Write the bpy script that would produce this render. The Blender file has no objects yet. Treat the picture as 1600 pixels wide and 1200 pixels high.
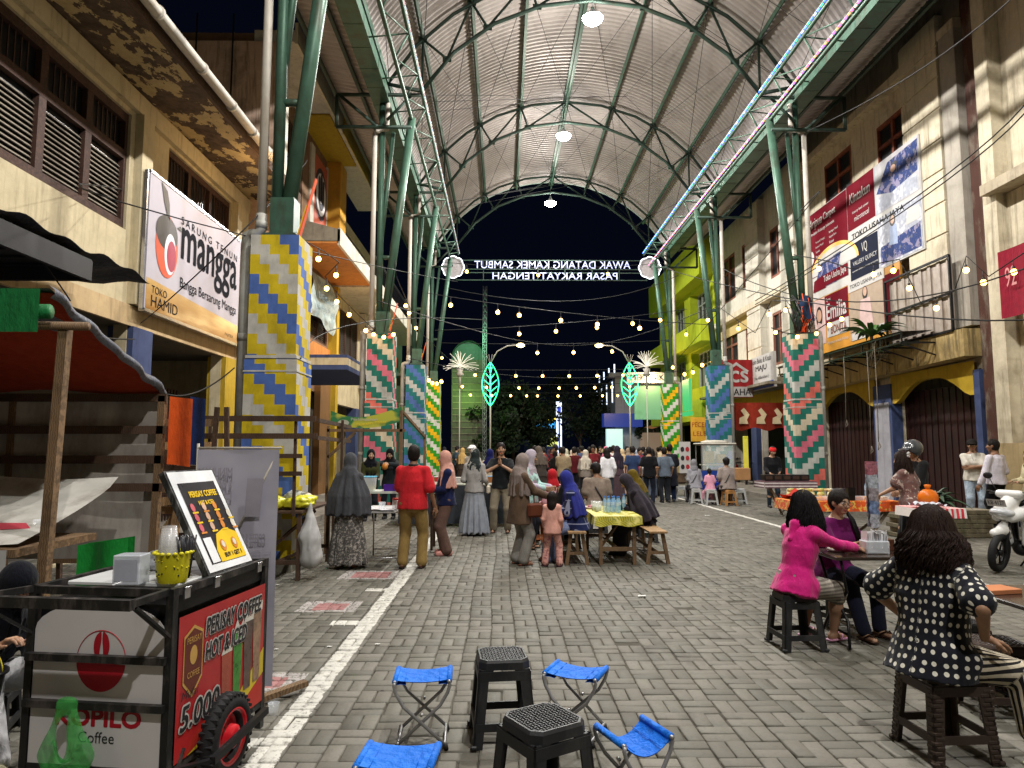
import bpy, math, random
import numpy as np
from mathutils import Vector, Matrix
random.seed(7); np.random.seed(7)
R = math.radians; V = Vector; PI = math.pi
sc = bpy.context.scene
COL = sc.collection
# ---------------------------------------------------------------- camera
FPX = 1070.0
PITCH = R(5.34); YAW = R(-0.80); EYE = 1.65
cd = bpy.data.cameras.new('camera'); cam = bpy.data.objects.new('camera', cd); COL.objects.link(cam)
cam.location = (0, 0, EYE); cam.rotation_euler = (R(90) + PITCH, 0, YAW)
cd.sensor_width = 36; cd.lens = 36 * FPX / 1600; cd.clip_end = 600; cd.clip_start = 0.05
sc.camera = cam
# ---------------------------------------------------------------- night sky
w = bpy.data.worlds.new('World'); sc.world = w; w.use_nodes = True
bg = w.node_tree.nodes['Background']; bg.inputs[0].default_value = (0.0009, 0.0015, 0.004, 1); bg.inputs[1].default_value = 1.0
sc.view_settings.view_transform = 'Standard'; sc.view_settings.look = 'None'
sc.view_settings.exposure = 0.45; sc.view_settings.gamma = 1
sc.cycles.use_denoising = True; sc.cycles.max_bounces = 6; sc.cycles.diffuse_bounces = 3
sc.cycles.glossy_bounces = 3; sc.cycles.transmission_bounces = 4; sc.cycles.transparent_max_bounces = 8
sc.cycles.sample_clamp_indirect = 4; sc.cycles.caustics_reflective = False; sc.cycles.caustics_refractive = False
# the high bay lamps under the roof (the lights themselves; their housings are built with the canopy)
LAMP_Y = [-5.0, 2.6, 10.2, 17.65, 24.7, 31.8]; LAMP_X = 2.4; LAMP_Z = 13.35
LAMP_W = 2500.0
def point_light(x, y, z, watt, col=(1, .93, .84), r=.12, name='lamp_light', parent=None):
 l = bpy.data.lights.new(name, 'POINT'); l.energy = watt; l.color = col; l.shadow_soft_size = r
 o = bpy.data.objects.new(name, l); COL.objects.link(o); o.location = (x, y, z)
 if parent is not None: o.parent = parent
 return o
# ---------------------------------------------------------------- pixel -> place on a real plane
_rot = cam.rotation_euler.to_matrix()
def ray(px, py): return _rot @ V((px - 800, 600 - py, -FPX))
def G(px, py, z=0.0):
 d = ray(px, py); t = (z - EYE) / d.z; return V((d.x * t, d.y * t, z))
def WX(px, py, x):
 d = ray(px, py); t = x / d.x; return V((x, d.y * t, EYE + d.z * t))
def WY(px, py, y):
 d = ray(px, py); t = y / d.y; return V((d.x * t, y, EYE + d.z * t))
# ---------------------------------------------------------------- materials
def srgb(h):
 h = h.lstrip('#'); c = [int(h[i:i + 2], 16) / 255 for i in (0, 2, 4)]
 return tuple(((x + .055) / 1.055) ** 2.4 if x > .04045 else x / 12.92 for x in c)
class NT:
 def __init__(s, m): s.t = m.node_tree; s.n = s.t.nodes; s.l = s.t.links
 def new(s, typ, **kw):
  n = s.n.new(typ)
  for k, v in kw.items():
   if k.startswith('i_'):
    key = k[2:]; key = int(key) if key.isdigit() else key.replace('_', ' ')
    s.set(n.inputs[key], v)
   else: setattr(n, k, v)
  return n
 def set(s, inp, v):
  if isinstance(v, bpy.types.NodeSocket): s.l.new(v, inp)
  else:
   try: inp.default_value = v
   except Exception: inp.default_value = (*v, 1)
 def math(s, op, a, b=None, c=None, clamp=False):
  n = s.n.new('ShaderNodeMath'); n.operation = op; n.use_clamp = clamp; s.set(n.inputs[0], a)
  if b is not None: s.set(n.inputs[1], b)
  if c is not None: s.set(n.inputs[2], c)
  return n.outputs[0]
 def mix(s, f, a, b):
  n = s.n.new('ShaderNodeMix'); n.data_type = 'RGBA'; s.set(n.inputs[0], f)
  s.set(n.inputs[6], a if isinstance(a, bpy.types.NodeSocket) else (*a[:3], 1))
  s.set(n.inputs[7], b if isinstance(b, bpy.types.NodeSocket) else (*b[:3], 1)); return n.outputs[2]
 def noise(s, vec, scale, detail=4, rough=.55, dim='3D'):
  n = s.n.new('ShaderNodeTexNoise'); n.noise_dimensions = dim; s.set(n.inputs['Vector'], vec)
  n.inputs['Scale'].default_value = scale; n.inputs['Detail'].default_value = detail; n.inputs['Roughness'].default_value = rough
  return n.outputs[0]
 def ramp(s, f, a, b):
  n = s.n.new('ShaderNodeMapRange'); n.clamp = True; s.set(n.inputs[0], f); n.inputs[1].default_value = a; n.inputs[2].default_value = b
  return n.outputs[0]
 def co(s, what='Object'):
  return s.n.new('ShaderNodeTexCoord').outputs[what]
 def pos(s): return s.n.new('ShaderNodeNewGeometry').outputs['Position']
 def scl(s, vec, sc_):
  n = s.n.new('ShaderNodeMapping'); s.set(n.inputs[0], vec); n.inputs['Scale'].default_value = sc_; return n.outputs[0]
 def bump(s, h, strength=.3, dist=.01):
  n = s.n.new('ShaderNodeBump'); s.set(n.inputs['Height'], h); n.inputs['Strength'].default_value = strength
  n.inputs['Distance'].default_value = dist; return n.outputs[0]
def newmat(name, rough=.6, metal=0.0, spec=.5):
 m = bpy.data.materials.new(name); m.use_nodes = True
 b = m.node_tree.nodes['Principled BSDF']; b.inputs['Roughness'].default_value = rough; b.inputs['Metallic'].default_value = metal
 b.inputs['Specular IOR Level'].default_value = spec
 return m, NT(m), b
_MC = {}
def mat(col, rough=.6, metal=0.0, var=.12, scale=6.0, bump=.15, bscale=40.0, spec=.25, coat=0.0, dirt=None, trans=0.0, alpha=1.0, sss=0):
 """plain surface with mottling, optional dirt colour and fine bump"""
 if isinstance(col, str): col = srgb(col)
 key = (tuple(round(c, 4) for c in col), rough, metal, var, scale, bump, bscale, spec, coat, dirt, trans, alpha, sss)
 if key in _MC: return _MC[key]
 m, t, b = newmat('surface', rough, metal, spec)
 p = t.co('Object')
 n1 = t.noise(p, scale, 5)
 f = t.ramp(n1, .3, .7)
 c = t.mix(f, tuple(x * (1 - var) for x in col), tuple(min(1, x * (1 + var)) for x in col))
 if dirt is not None:
  n2 = t.noise(t.scl(p, (1, 1, .35)), scale * .6, 7, .7)
  c = t.mix(t.ramp(n2, .5, .72), c, dirt)
 t.set(b.inputs['Base Color'], c)
 t.set(b.inputs['Roughness'], t.math('MULTIPLY_ADD', n1, .2, rough - .1, clamp=True))
 if bump > 0: t.set(b.inputs['Normal'], t.bump(t.noise(p, bscale, 3), bump, .004))
 if coat: b.inputs['Coat Weight'].default_value = coat; b.inputs['Coat Roughness'].default_value = .15
 if trans: b.inputs['Transmission Weight'].default_value = trans; b.inputs['IOR'].default_value = 1.2
 if alpha < 1: b.inputs['Alpha'].default_value = alpha
 if sss: b.inputs['Subsurface Weight'].default_value = sss; b.inputs['Subsurface Radius'].default_value = (.01, .004, .002)
 _MC[key] = m; return m
def emis(col, strength, base=(.02, .02, .02)):
 if isinstance(col, str): col = srgb(col)
 key = ('e', tuple(col), strength)
 if key in _MC: return _MC[key]
 m, t, b = newmat('glow', .4)
 b.inputs['Base Color'].default_value = (*base, 1); b.inputs['Emission Color'].default_value = (*col, 1)
 b.inputs['Emission Strength'].default_value = strength
 _MC[key] = m; return m
def glass(col=(.9, .95, .95), alpha=.25, rough=.08):
 key = ('g', tuple(col), alpha, rough)
 if key in _MC: return _MC[key]
 m, t, b = newmat('clear_plastic', rough, 0, .6)
 b.inputs['Base Color'].default_value = (*col, 1); b.inputs['Alpha'].default_value = alpha
 _MC[key] = m; return m
def plaster(col, stain=(.05, .04, .03), amount=.5, top=None, peel=None):
 """old painted wall: streaks running down, blotches, fine grain"""
 if isinstance(col, str): col = srgb(col)
 key = ('pl', tuple(col), stain, amount, peel)
 if key in _MC: return _MC[key]
 m, t, b = newmat('old_plaster', .85, 0, .25)
 p = t.pos()
 big = t.noise(p, .9, 6, .65); mid = t.noise(p, 5, 6, .7)
 streak = t.noise(t.scl(p, (3.2, 3.2, .28)), 2.2, 6, .7)
 c = t.mix(t.ramp(mid, .3, .7), tuple(x * .86 for x in col), tuple(min(1, x * 1.08) for x in col))
 c = t.mix(t.ramp(streak, .52, .52 + .35 * (1.2 - amount)), c, tuple(x * .35 + s * .65 for x, s in zip(col, stain)))
 c = t.mix(t.math('MULTIPLY', t.ramp(big, .55, .8), amount), c, stain)
 if peel is not None:
  pn = t.noise(t.scl(p, (1, .6, 1.2)), 2.4, 9, .66)
  k = t.ramp(pn, .475, .485)
  c = t.mix(k, c, t.mix(t.ramp(mid, .4, .6), peel, tuple(x * .5 for x in peel)))
  h = t.math('ADD', t.math('MULTIPLY', k, -.6), t.math('MULTIPLY', mid, .3))
 else: h = t.math('ADD', t.math('MULTIPLY', mid, .5), t.math('MULTIPLY', t.noise(p, 60, 3), .3))
 t.set(b.inputs['Base Color'], c)
 t.set(b.inputs['Normal'], t.bump(h, .35, .02))
 _MC[key] = m; return m
def wood(col, dark=.4):
 if isinstance(col, str): col = srgb(col)
 key = ('w', tuple(col), dark)
 if key in _MC: return _MC[key]
 m, t, b = newmat('old_wood', .75, 0, .3)
 p = t.co('Object')
 g = t.noise(t.scl(p, (14, 14, 14)), 1.0, 6, .7); g2 = t.noise(p, 2.5, 5, .7)
 wv = t.n.new('ShaderNodeTexWave'); t.set(wv.inputs[0], t.scl(p, (1, 1, 1))); wv.inputs['Scale'].default_value = 18; wv.inputs['Distortion'].default_value = 9
 wv.inputs['Detail'].default_value = 3
 f = t.math('ADD', t.math('MULTIPLY', g, .5), t.math('MULTIPLY', wv.outputs[1], .5))
 c = t.mix(t.ramp(f, .25, .75), tuple(x * (1 - dark) for x in col), tuple(x * 1.2 for x in col))
 c = t.mix(t.ramp(g2, .5, .75), c, tuple(x * .3 for x in col))
 t.set(b.inputs['Base Color'], c); t.set(b.inputs['Normal'], t.bump(f, .35, .004))
 _MC[key] = m; return m
def cloth(col, pattern=None, col2=(1, 1, 1), scale=1.0, fold=.5, rough=.9, sheen=.06):
 if isinstance(col, str): col = srgb(col)
 if isinstance(col2, str): col2 = srgb(col2)
 key = ('c', tuple(col), pattern, tuple(col2), scale, fold, rough)
 if key in _MC: return _MC[key]
 m, t, b = newmat('fabric', rough, 0, .12)
 p = t.co('Object')
 n1 = t.noise(p, 9, 3); c = t.mix(t.ramp(n1, .3, .7), tuple(x * .85 for x in col), tuple(min(1, x * 1.1) for x in col))
 if pattern == 'dots':
  v = t.n.new('ShaderNodeTexVoronoi'); v.voronoi_dimensions = '2D'; t.set(v.inputs['Vector'], t.new('ShaderNodeAttribute', attribute_name='around').outputs['Vector']); v.inputs['Scale'].default_value = scale; v.inputs['Randomness'].default_value = .3
  c = t.mix(t.math('LESS_THAN', v.outputs['Distance'], .24), c, col2)
 elif pattern == 'floral':
  v = t.noise(p, scale, 3, .6); v2 = t.noise(p, scale * 1.9, 2, .6)
  c = t.mix(t.ramp(v, .53, .56), c, col2); c = t.mix(t.ramp(v2, .6, .63), c, tuple(x * .4 + .1 for x in col))
 elif pattern == 'speckle':
  v = t.noise(p, scale, 2, .8); c = t.mix(t.ramp(v, .5, .6), c, col2)
 elif pattern in ('stripes', 'vstripes', 'plaid'):
  s = t.n.new('ShaderNodeSeparateXYZ'); t.set(s.inputs[0], p)
  def st(o, th): return t.math('LESS_THAN', t.math('FRACT', t.math('MULTIPLY', s.outputs[o], scale)), th)
  if pattern == 'stripes': c = t.mix(st(2, .5), c, col2)
  elif pattern == 'vstripes': c = t.mix(st(0, .5), c, col2)
  else:
   k = t.math('MAXIMUM', st(2, .12), st(0, .12)); c = t.mix(t.math('MULTIPLY', k, .8), c, col2)
 t.set(b.inputs['Base Color'], c)
 fn = t.noise(t.scl(p, (6, 6, 2.5)), 1.6, 4, .6); w_ = t.noise(p, 260, 2)
 t.set(b.inputs['Normal'], t.bump(t.math('ADD', t.math('MULTIPLY', fn, 1.6), t.math('MULTIPLY', w_, .06)), fold, .03))
 b.inputs['Sheen Weight'].default_value = sheen; b.inputs['Sheen Roughness'].default_value = .5
 _MC[key] = m; return m
# ---------------------------------------------------------------- objects
def tag(o, label=None, cat=None, group=None, kind=None):
 if label: o['label'] = label
 if cat: o['category'] = cat
 if group: o['group'] = group
 if kind: o['kind'] = kind
 return o
def thing(name, label, cat, loc=(0, 0, 0), rz=0.0, group=None):
 o = bpy.data.objects.new(name, None); COL.objects.link(o); o.location = loc; o.rotation_euler = (0, 0, rz)
 o.empty_display_size = .1
 return tag(o, label, cat, group)
def children_map():
 d = {}
 for o in COL.objects:
  if o.parent: d.setdefault(o.parent.name, []).append(o)
 return d
def copy_tree(o, kids, parent=None):
 c = o.copy(); COL.objects.link(c); c.parent = parent
 for ch in kids.get(o.name, []): copy_tree(ch, kids, c)
 return c
def dup(o, loc, rz, label, group=None, kids=None):
 kids = kids or children_map()
 c = copy_tree(o, kids); c.location = loc; c.rotation_euler = (0, 0, rz); c['label'] = label
 if group: c['group'] = group
 return c
class MB:
 """collects shapes; build() links them as one mesh object"""
 def __init__(s): s.v = []; s.f = []; s.m = []; s.sm = []; s.nv = 0
 def add(s, vs, fs, m=0, smooth=False, M=None):
  if M is not None: vs = [M @ V(p) for p in vs]
  b = s.nv; s.v.extend([tuple(p) for p in vs]); s.nv += len(vs)
  for f in fs:
   s.f.append(tuple(i + b for i in f)); s.m.append(m); s.sm.append(smooth)
  return s
 def box(s, c, d, m=0, rot=None, bev=0.0):
  x, y, z = d[0] / 2, d[1] / 2, d[2] / 2
  M = Matrix.Translation(V(c)) @ (rot.to_4x4() if rot is not None else Matrix.Identity(4))
  if bev <= 0:
   vs = [(-x, -y, -z), (x, -y, -z), (x, y, -z), (-x, y, -z), (-x, -y, z), (x, -y, z), (x, y, z), (-x, y, z)]
   return s.add(vs, [(0, 3, 2, 1), (4, 5, 6, 7), (0, 1, 5, 4), (1, 2, 6, 5), (2, 3, 7, 6), (3, 0, 4, 7)], m, False, M)
  b = min(bev, x * .9, y * .9, z * .9)
  def ring(zz, k): return [(-x + k, -y, zz), (x - k, -y, zz), (x, -y + k, zz), (x, y - k, zz), (x - k, y, zz), (-x + k, y, zz), (-x, y - k, zz), (-x, -y + k, zz)]
  def ringi(zz): return [(-x + b, -y + b, zz), (x - b, -y + b, zz), (x - b, -y + b, zz), (x - b, y - b, zz), (x - b, y - b, zz), (-x + b, y - b, zz), (-x + b, y - b, zz), (-x + b, -y + b, zz)]
  vs = ringi(-z) + ring(-z + b, b) + ring(z - b, b) + ringi(z); fs = []
  for k in range(3):
   for i in range(8):
    j = (i + 1) % 8; fs.append((k * 8 + i, k * 8 + j, k * 8 + 8 + j, k * 8 + 8 + i))
  fs.append((7, 5, 3, 1)); fs.append((25, 27, 29, 31))
  return s.add(vs, fs, m, False, M)
 def span(s, a, b, m=0, bev=0.0):
  return s.box([(a[i] + b[i]) / 2 for i in range(3)], [abs(b[i] - a[i]) for i in range(3)], m, None, bev)
 def bar(s, p, q, w_, h_, m=0, up=(0, 0, 1), bev=0.0):
  p = V(p); q = V(q); d = q - p; L = d.length
  if L < 1e-6: return s
  y = d / L; u = V(up)
  if abs(y.dot(u)) > .98: u = V((1, 0, 0))
  x = y.cross(u).normalized(); z = x.cross(y)
  rot = Matrix((x, y, z)).transposed()
  return s.box((p + q) / 2, (w_, L, h_), m, rot, bev)
 def tube(s, pts, r, n=8, m=0, cap=True, smooth=True, close=False):
  pts = [V(p) for p in pts]; k = len(pts); rs = r if hasattr(r, '__len__') else [r] * k
  vs = []; prev = None
  for i, p in enumerate(pts):
   if close: d = pts[(i + 1) % k] - pts[i - 1]
   else: d = pts[min(i + 1, k - 1)] - pts[max(i - 1, 0)]
   if d.length < 1e-9: d = V((0, 0, 1))
   d.normalize()
   if prev is None:
    u = V((0, 0, 1)) if abs(d.z) < .9 else V((1, 0, 0)); a = d.cross(u).normalized()
   else:
    a = prev - d * prev.dot(d)
    a = a.normalized() if a.length > 1e-6 else d.orthogonal().normalized()
   b = d.cross(a); prev = a
   for j in range(n):
    t = 2 * PI * j / n; vs.append(p + (a * math.cos(t) + b * math.sin(t)) * rs[i])
  fs = []
  for i in range(k if close else k - 1):
   i2 = (i + 1) % k
   for j in range(n):
    j2 = (j + 1) % n; fs.append((i * n + j, i * n + j2, i2 * n + j2, i2 * n + j))
  if cap and not close:
   fs.append(tuple(range(n - 1, -1, -1))); fs.append(tuple((k - 1) * n + j for j in range(n)))
  return s.add(vs, fs, m, smooth)
 def lathe(s, prof, n=24, m=0, M=None, smooth=True, cap=True):
  vs = []; fs = []
  for r, z in prof:
   for j in range(n):
    t = 2 * PI * j / n; vs.append((r * math.cos(t), r * math.sin(t), z))
  k = len(prof)
  for i in range(k - 1):
   for j in range(n):
    j2 = (j + 1) % n; fs.append((i * n + j, i * n + j2, (i + 1) * n + j2, (i + 1) * n + j))
  if cap:
   if prof[0][0] > 1e-5: fs.append(tuple(range(n - 1, -1, -1)))
   if prof[-1][0] > 1e-5: fs.append(tuple((k - 1) * n + j for j in range(n)))
  return s.add(vs, fs, m, smooth, M)
 def cyl(s, c, r, h, n=20, m=0, M=None): 
  T = Matrix.Translation(V(c)); return s.lathe([(r, -h / 2), (r, h / 2)], n, m, T if M is None else T @ M)
 def quad(s, a, b, c, d, m=0): return s.add([a, b, c, d], [(0, 1, 2, 3)], m)
 def slab(s, pts, nrm, th, m=0):
  """closed plate: polygon outline thickened against its normal"""
  nrm = V(nrm).normalized(); pts = [V(p) for p in pts]; k = len(pts)
  back = [p - nrm * th for p in pts]
  fs = [tuple(range(k)), tuple(range(2 * k - 1, k - 1, -1))] + [(i, (i + 1) % k, k + (i + 1) % k, k + i)[::-1] for i in range(k)]
  return s.add(pts + back, fs, m)
 def sphere(s, c, r, n=12, m=0, sc_=(1, 1, 1), M=None):
  prof = []
  vs = []; fs = []; h = n // 2
  for i in range(h + 1):
   a = PI * i / h
   for j in range(n):
    t = 2 * PI * j / n
    vs.append((r * math.sin(a) * math.cos(t) * sc_[0], r * math.sin(a) * math.sin(t) * sc_[1], -r * math.cos(a) * sc_[2]))
  for i in range(h):
   for j in range(n):
    j2 = (j + 1) % n; fs.append((i * n + j, i * n + j2, (i + 1) * n + j2, (i + 1) * n + j))
  T = Matrix.Translation(V(c)); return s.add(vs, fs, m, True, T if M is None else T @ M)
 def grid(s, fn, nu, nv, m=0, smooth=True, thick=None):
  vs = [tuple(fn(i / nu, j / nv)) for i in range(nu + 1) for j in range(nv + 1)]
  fs = [(i * (nv + 1) + j, (i + 1) * (nv + 1) + j, (i + 1) * (nv + 1) + j + 1, i * (nv + 1) + j + 1) for i in range(nu) for j in range(nv)]
  return s.add(vs, fs, m, smooth)
 def build(s, name, mats, parent=None, world=False, kind=None):
  me = bpy.data.meshes.new(name)
  vs = s.v
  if world and parent is not None:
   Mi = (Matrix.Translation(parent.location) @ Matrix.Rotation(parent.rotation_euler.z, 4, 'Z')).inverted()
   vs = [Mi @ V(p) for p in vs]
  me.from_pydata([tuple(p) for p in vs], [], s.f)
  if not isinstance(mats, (list, tuple)): mats = [mats]
  for m_ in mats: me.materials.append(m_)
  if any(s.m): me.polygons.foreach_set('material_index', s.m)
  if any(s.sm): me.polygons.foreach_set('use_smooth', s.sm)
  o = bpy.data.objects.new(name, me); COL.objects.link(o)
  if parent is not None: o.parent = parent
  if kind: o['kind'] = kind
  return o
def frame(right, up, origin):
 r = V(right).normalized(); u = V(up).normalized(); n = r.cross(u)
 return Matrix.Translation(V(origin)) @ Matrix((r, u, n)).transposed().to_4x4()
_TC = {}
def text_geo(s, bold=0.0, shear=0.0, space=1.0):
 key = (s, bold, shear, space)
 if key not in _TC:
  cu = bpy.data.curves.new('lettering', 'FONT'); cu.body = s; cu.size = 1; cu.offset = bold; cu.shear = shear; cu.space_character = space
  cu.resolution_u = 3
  ob = bpy.data.objects.new('lettering', cu); me = bpy.data.meshes.new_from_object(ob)
  vs = np.array([v.co[:] for v in me.vertices]); fs = [tuple(p.vertices) for p in me.polygons]
  bpy.data.objects.remove(ob); bpy.data.meshes.remove(me)
  vs = vs - vs.min(0); _TC[key] = (vs / 1.0, fs)
 return _TC[key]
def text(mb, s, M, width=None, height=None, m=0, bold=0.0, shear=0.0, align='L', space=1.0, z=.003, mirror=False):
 """lays lettering in the xy plane of M: left-bottom at the origin, scaled to the width and/or height"""
 vs, fs = text_geo(s, 0, shear, space)
 ext = vs.max(0); kx = ky = 1
 if width and height: kx = width / ext[0]; ky = height / ext[1]
 elif width: kx = ky = width / ext[0]
 elif height: kx = ky = height / ext[1]
 W = ext[0] * kx; dx = {'L': 0, 'C': -W / 2, 'R': -W}[align]
 out = [((-1 if mirror else 1) * (p[0] * kx + dx), p[1] * ky, z) for p in vs]
 if bold:
  r = bold * (ky if not height else height) * 1.1; n = 6 if bold < .05 else 10
  for i in range(n): a = 2 * PI * i / n; mb.add([(p[0] + r * math.cos(a), p[1] + r * math.sin(a), z - .0001 * (i + 1)) for p in out], fs, m, False, M)
 mb.add(out, fs, m, False, M); return W
# ================================================================ palette
GREEN = mat((.048, .105, .072), .45, .2, var=.15, dirt=(.05, .045, .03), bump=.2)
GREEN_D = mat((.030, .055, .042), .5, .2, var=.2, dirt=(.03, .03, .02))
PVC = mat((.40, .37, .32), .55, var=.08, dirt=(.3, .26, .2)); PVC_G = mat((.33, .33, .30), .5, var=.12, dirt=(.15, .13, .1))
BLACKM = mat((.014, .014, .015), .35, .3, var=.2, bump=.1); STEEL = mat((.45, .45, .46), .3, .9, var=.1)
BLK = mat((.02, .02, .022), .55); WIRE = mat((.012, .012, .012), .6, bump=0)
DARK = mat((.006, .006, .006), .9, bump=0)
WOOD = wood((.17, .105, .055)); WOOD_D = wood((.075, .043, .026)); WOOD_L = wood((.34, .21, .10)); WOOD_G = wood((.2, .17, .13))
# ================================================================ paving
def paver_mat():
 m, t, b = newmat('concrete_paver', .82, 0, .35)
 at = t.new('ShaderNodeAttribute', attribute_name='tone'); p = t.pos()
 s = t.n.new('ShaderNodeSeparateXYZ'); t.set(s.inputs[0], p)
 n1 = t.noise(p, 2.2, 6, .65); n2 = t.noise(p, 38, 4, .7); n3 = t.noise(p, .45, 4, .6)
 c = t.mix(at.outputs['Fac'], (.088, .082, .067), (.172, .160, .133))
 c = t.mix(t.math('MULTIPLY', t.ramp(n1, .45, .75), .6), c, (.10, .105, .078))
 c = t.mix(t.math('MULTIPLY', t.ramp(n2, .5, .8), .55), c, (.058, .056, .05))
 c = t.mix(t.math('MULTIPLY', t.ramp(n3, .48, .70), .6), c, (.066, .062, .048))
 vg = t.n.new('ShaderNodeTexVoronoi'); t.set(vg.inputs['Vector'], p); vg.inputs['Scale'].default_value = 1.9; c = t.mix(t.math('LESS_THAN', t.math('MULTIPLY_ADD', n2, .05, vg.outputs['Distance']), .055), c, (.03, .028, .024))
 c = t.mix(t.math('MULTIPLY', t.ramp(t.noise(t.scl(p, (1, .5, 1)), 1.1, 7, .7), .56, .64), .45), c, (.045, .04, .033))
 wob = t.math('MULTIPLY', t.math('SUBTRACT', n1, .5), .05)
 wear = t.noise(p, 14, 7, .75)
 def line(x0, hw, lo):
  d = t.math('ABSOLUTE', t.math('SUBTRACT', t.math('ADD', s.outputs[0], wob), x0))
  return t.math('MULTIPLY', t.math('LESS_THAN', t.math('ADD', d, t.math('MULTIPLY', t.math('SUBTRACT', wear, .5), .05)), hw), t.ramp(wear, .66, lo))
 k = t.math('MAXIMUM', line(-1.275, .078, .50), line(5.85, .06, .54))
 k = t.math('MULTIPLY', k, t.math('GREATER_THAN', wear, .38))
 def rect(x0, x1, y0, y1, thr):
  a = t.math('MULTIPLY', t.math('GREATER_THAN', s.outputs[0], x0), t.math('LESS_THAN', s.outputs[0], x1))
  b_ = t.math('MULTIPLY', t.math('GREATER_THAN', s.outputs[1], y0), t.math('LESS_THAN', s.outputs[1], y1))
  return t.math('MULTIPLY', t.math('MULTIPLY', a, b_), t.math('GREATER_THAN', t.math('ADD', wear, n2), thr))
 for (x0, x1, y0, y1) in ((-1.62, -1.3, 6.62, 6.78), (-1.6, -1.34, 8.15, 8.3), (-1.78, -1.36, 4.0, 4.12)):
  k = t.math('MAXIMUM', k, rect(x0, x1, y0, y1, .86))
 c = t.mix(t.math('MULTIPLY', k, .92), c, (.56, .55, .50))
 for (x0, x1, y0, y1) in ((-2.1, -1.5, 7.12, 7.62), (-1.98, -1.42, 4.85, 5.25), (-2.1, -1.35, 8.9, 9.5)):
  c = t.mix(t.math('MULTIPLY', rect(x0, x1, y0, y1, .95), .6), c, (.5, .46, .45))
  c = t.mix(t.math('MULTIPLY', rect(x0 + .15, x1 - .12, y0 + .08, y1 - .1, .9), .75), c, (.30, .08, .08))
 t.set(b.inputs['Base Color'], c)
 t.set(b.inputs['Roughness'], t.math('MULTIPLY_ADD', n1, -.35, .88))
 t.set(b.inputs['Normal'], t.bump(t.math('ADD', t.math('MULTIPLY', n2, .5), t.math('MULTIPLY', t.noise(p, 120, 3), .3)), .55, .006))
 return m
PAVER = paver_mat()
def build_paving():
 cell = .212; gap = .0032; bev = .0065
 xs = np.arange(-7.0, 11.2, cell); ys = np.arange(1.8, 21.5, cell)
 cx, cy = np.meshgrid(xs, ys, indexing='ij'); ix, iy = np.meshgrid(range(len(xs)), range(len(ys)), indexing='ij')
 cx = cx.ravel(); cy = cy.ravel(); par = ((ix + iy) % 2).ravel()
 keep = (cx < cy * .86 + .9) & (cx > -cy * .82 - .6); cx = cx[keep]; cy = cy[keep]; par = par[keep]
 X = []; 
 for h in (0, 1):
  ox = np.where(par == 0, 0, (h - .5) * cell / 2); oy = np.where(par == 0, (h - .5) * cell / 2, 0)
  hx = np.where(par == 0, cell / 2, cell / 4) - gap; hy = np.where(par == 0, cell / 4, cell / 2) - gap
  X.append(np.stack([cx + ox, cy + oy, hx, hy], 1))
 X = np.concatenate(X); n = len(X); rg = np.random.RandomState(3)
 x = X[:, 0] + rg.normal(0, .0022, n); y = X[:, 1] + rg.normal(0, .0022, n)
 x += .012 * np.sin(y * 1.3) + .004 * np.sin(y * 3.1 + x); y += .010 * np.sin(x * 1.1 + .6) + .004 * np.sin(x * 2.7)
 a = rg.normal(0, .014, n); tx = rg.normal(0, .011, n); ty = rg.normal(0, .011, n)
 z = rg.normal(0, .0022, n) - .003 + .006 * np.sin(x * .9) * np.sin(y * .7)
 z = np.where(rg.rand(n) < .012, z - .012, z)
 hx = X[:, 2] - rg.rand(n) * .002; hy = X[:, 3] - rg.rand(n) * .002
 sx = np.array([-1, 1, 1, -1]); sy = np.array([-1, -1, 1, 1])
 verts = np.zeros((n, 12, 3))
 for lv, (ins, dz) in enumerate(((0, -.03), (0, -bev * .8), (bev, 0))):
  for j in range(4):
   lx = sx[j] * (hx - ins); ly = sy[j] * (hy - ins)
   verts[:, lv * 4 + j, 0] = x + lx * np.cos(a) - ly * np.sin(a)
   verts[:, lv * 4 + j, 1] = y + lx * np.sin(a) + ly * np.cos(a)
   verts[:, lv * 4 + j, 2] = z + dz + lx * tx + ly * ty
 q = []
 for lv in (0, 1):
  for j in range(4):
   j2 = (j + 1) % 4; q.append((lv * 4 + j, lv * 4 + j2, lv * 4 + 4 + j2, lv * 4 + 4 + j))
 q.append((8, 9, 10, 11)); q = np.array(q)
 F = (q[None] + (np.arange(n) * 12)[:, None, None]).reshape(-1, 4)
 me = bpy.data.meshes.new('pavement'); me.vertices.add(n * 12); me.vertices.foreach_set('co', verts.ravel())
 me.loops.add(F.size); me.polygons.add(len(F)); me.loops.foreach_set('vertex_index', F.ravel().astype(np.int32))
 me.polygons.foreach_set('loop_start', (np.arange(len(F)) * 4).astype(np.int32)); me.update(calc_edges=True)
 tone = me.attributes.new('tone', 'FLOAT', 'FACE'); tv = np.clip(rg.normal(.5, .24, n), 0, 1)
 tone.data.foreach_set('value', np.repeat(tv, 9).astype(np.float32)); me.materials.append(PAVER)
 o = bpy.data.objects.new('pavement', me); COL.objects.link(o); o['kind'] = 'structure'
build_paving()
g = MB(); g.quad((-120, -30, -.017), (120, -30, -.017), (120, 260, -.017), (-120, 260, -.017))
g.build('ground', mat((.07, .062, .05), .95, var=.4, scale=4, bump=.5, bscale=60), kind='structure')
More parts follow.
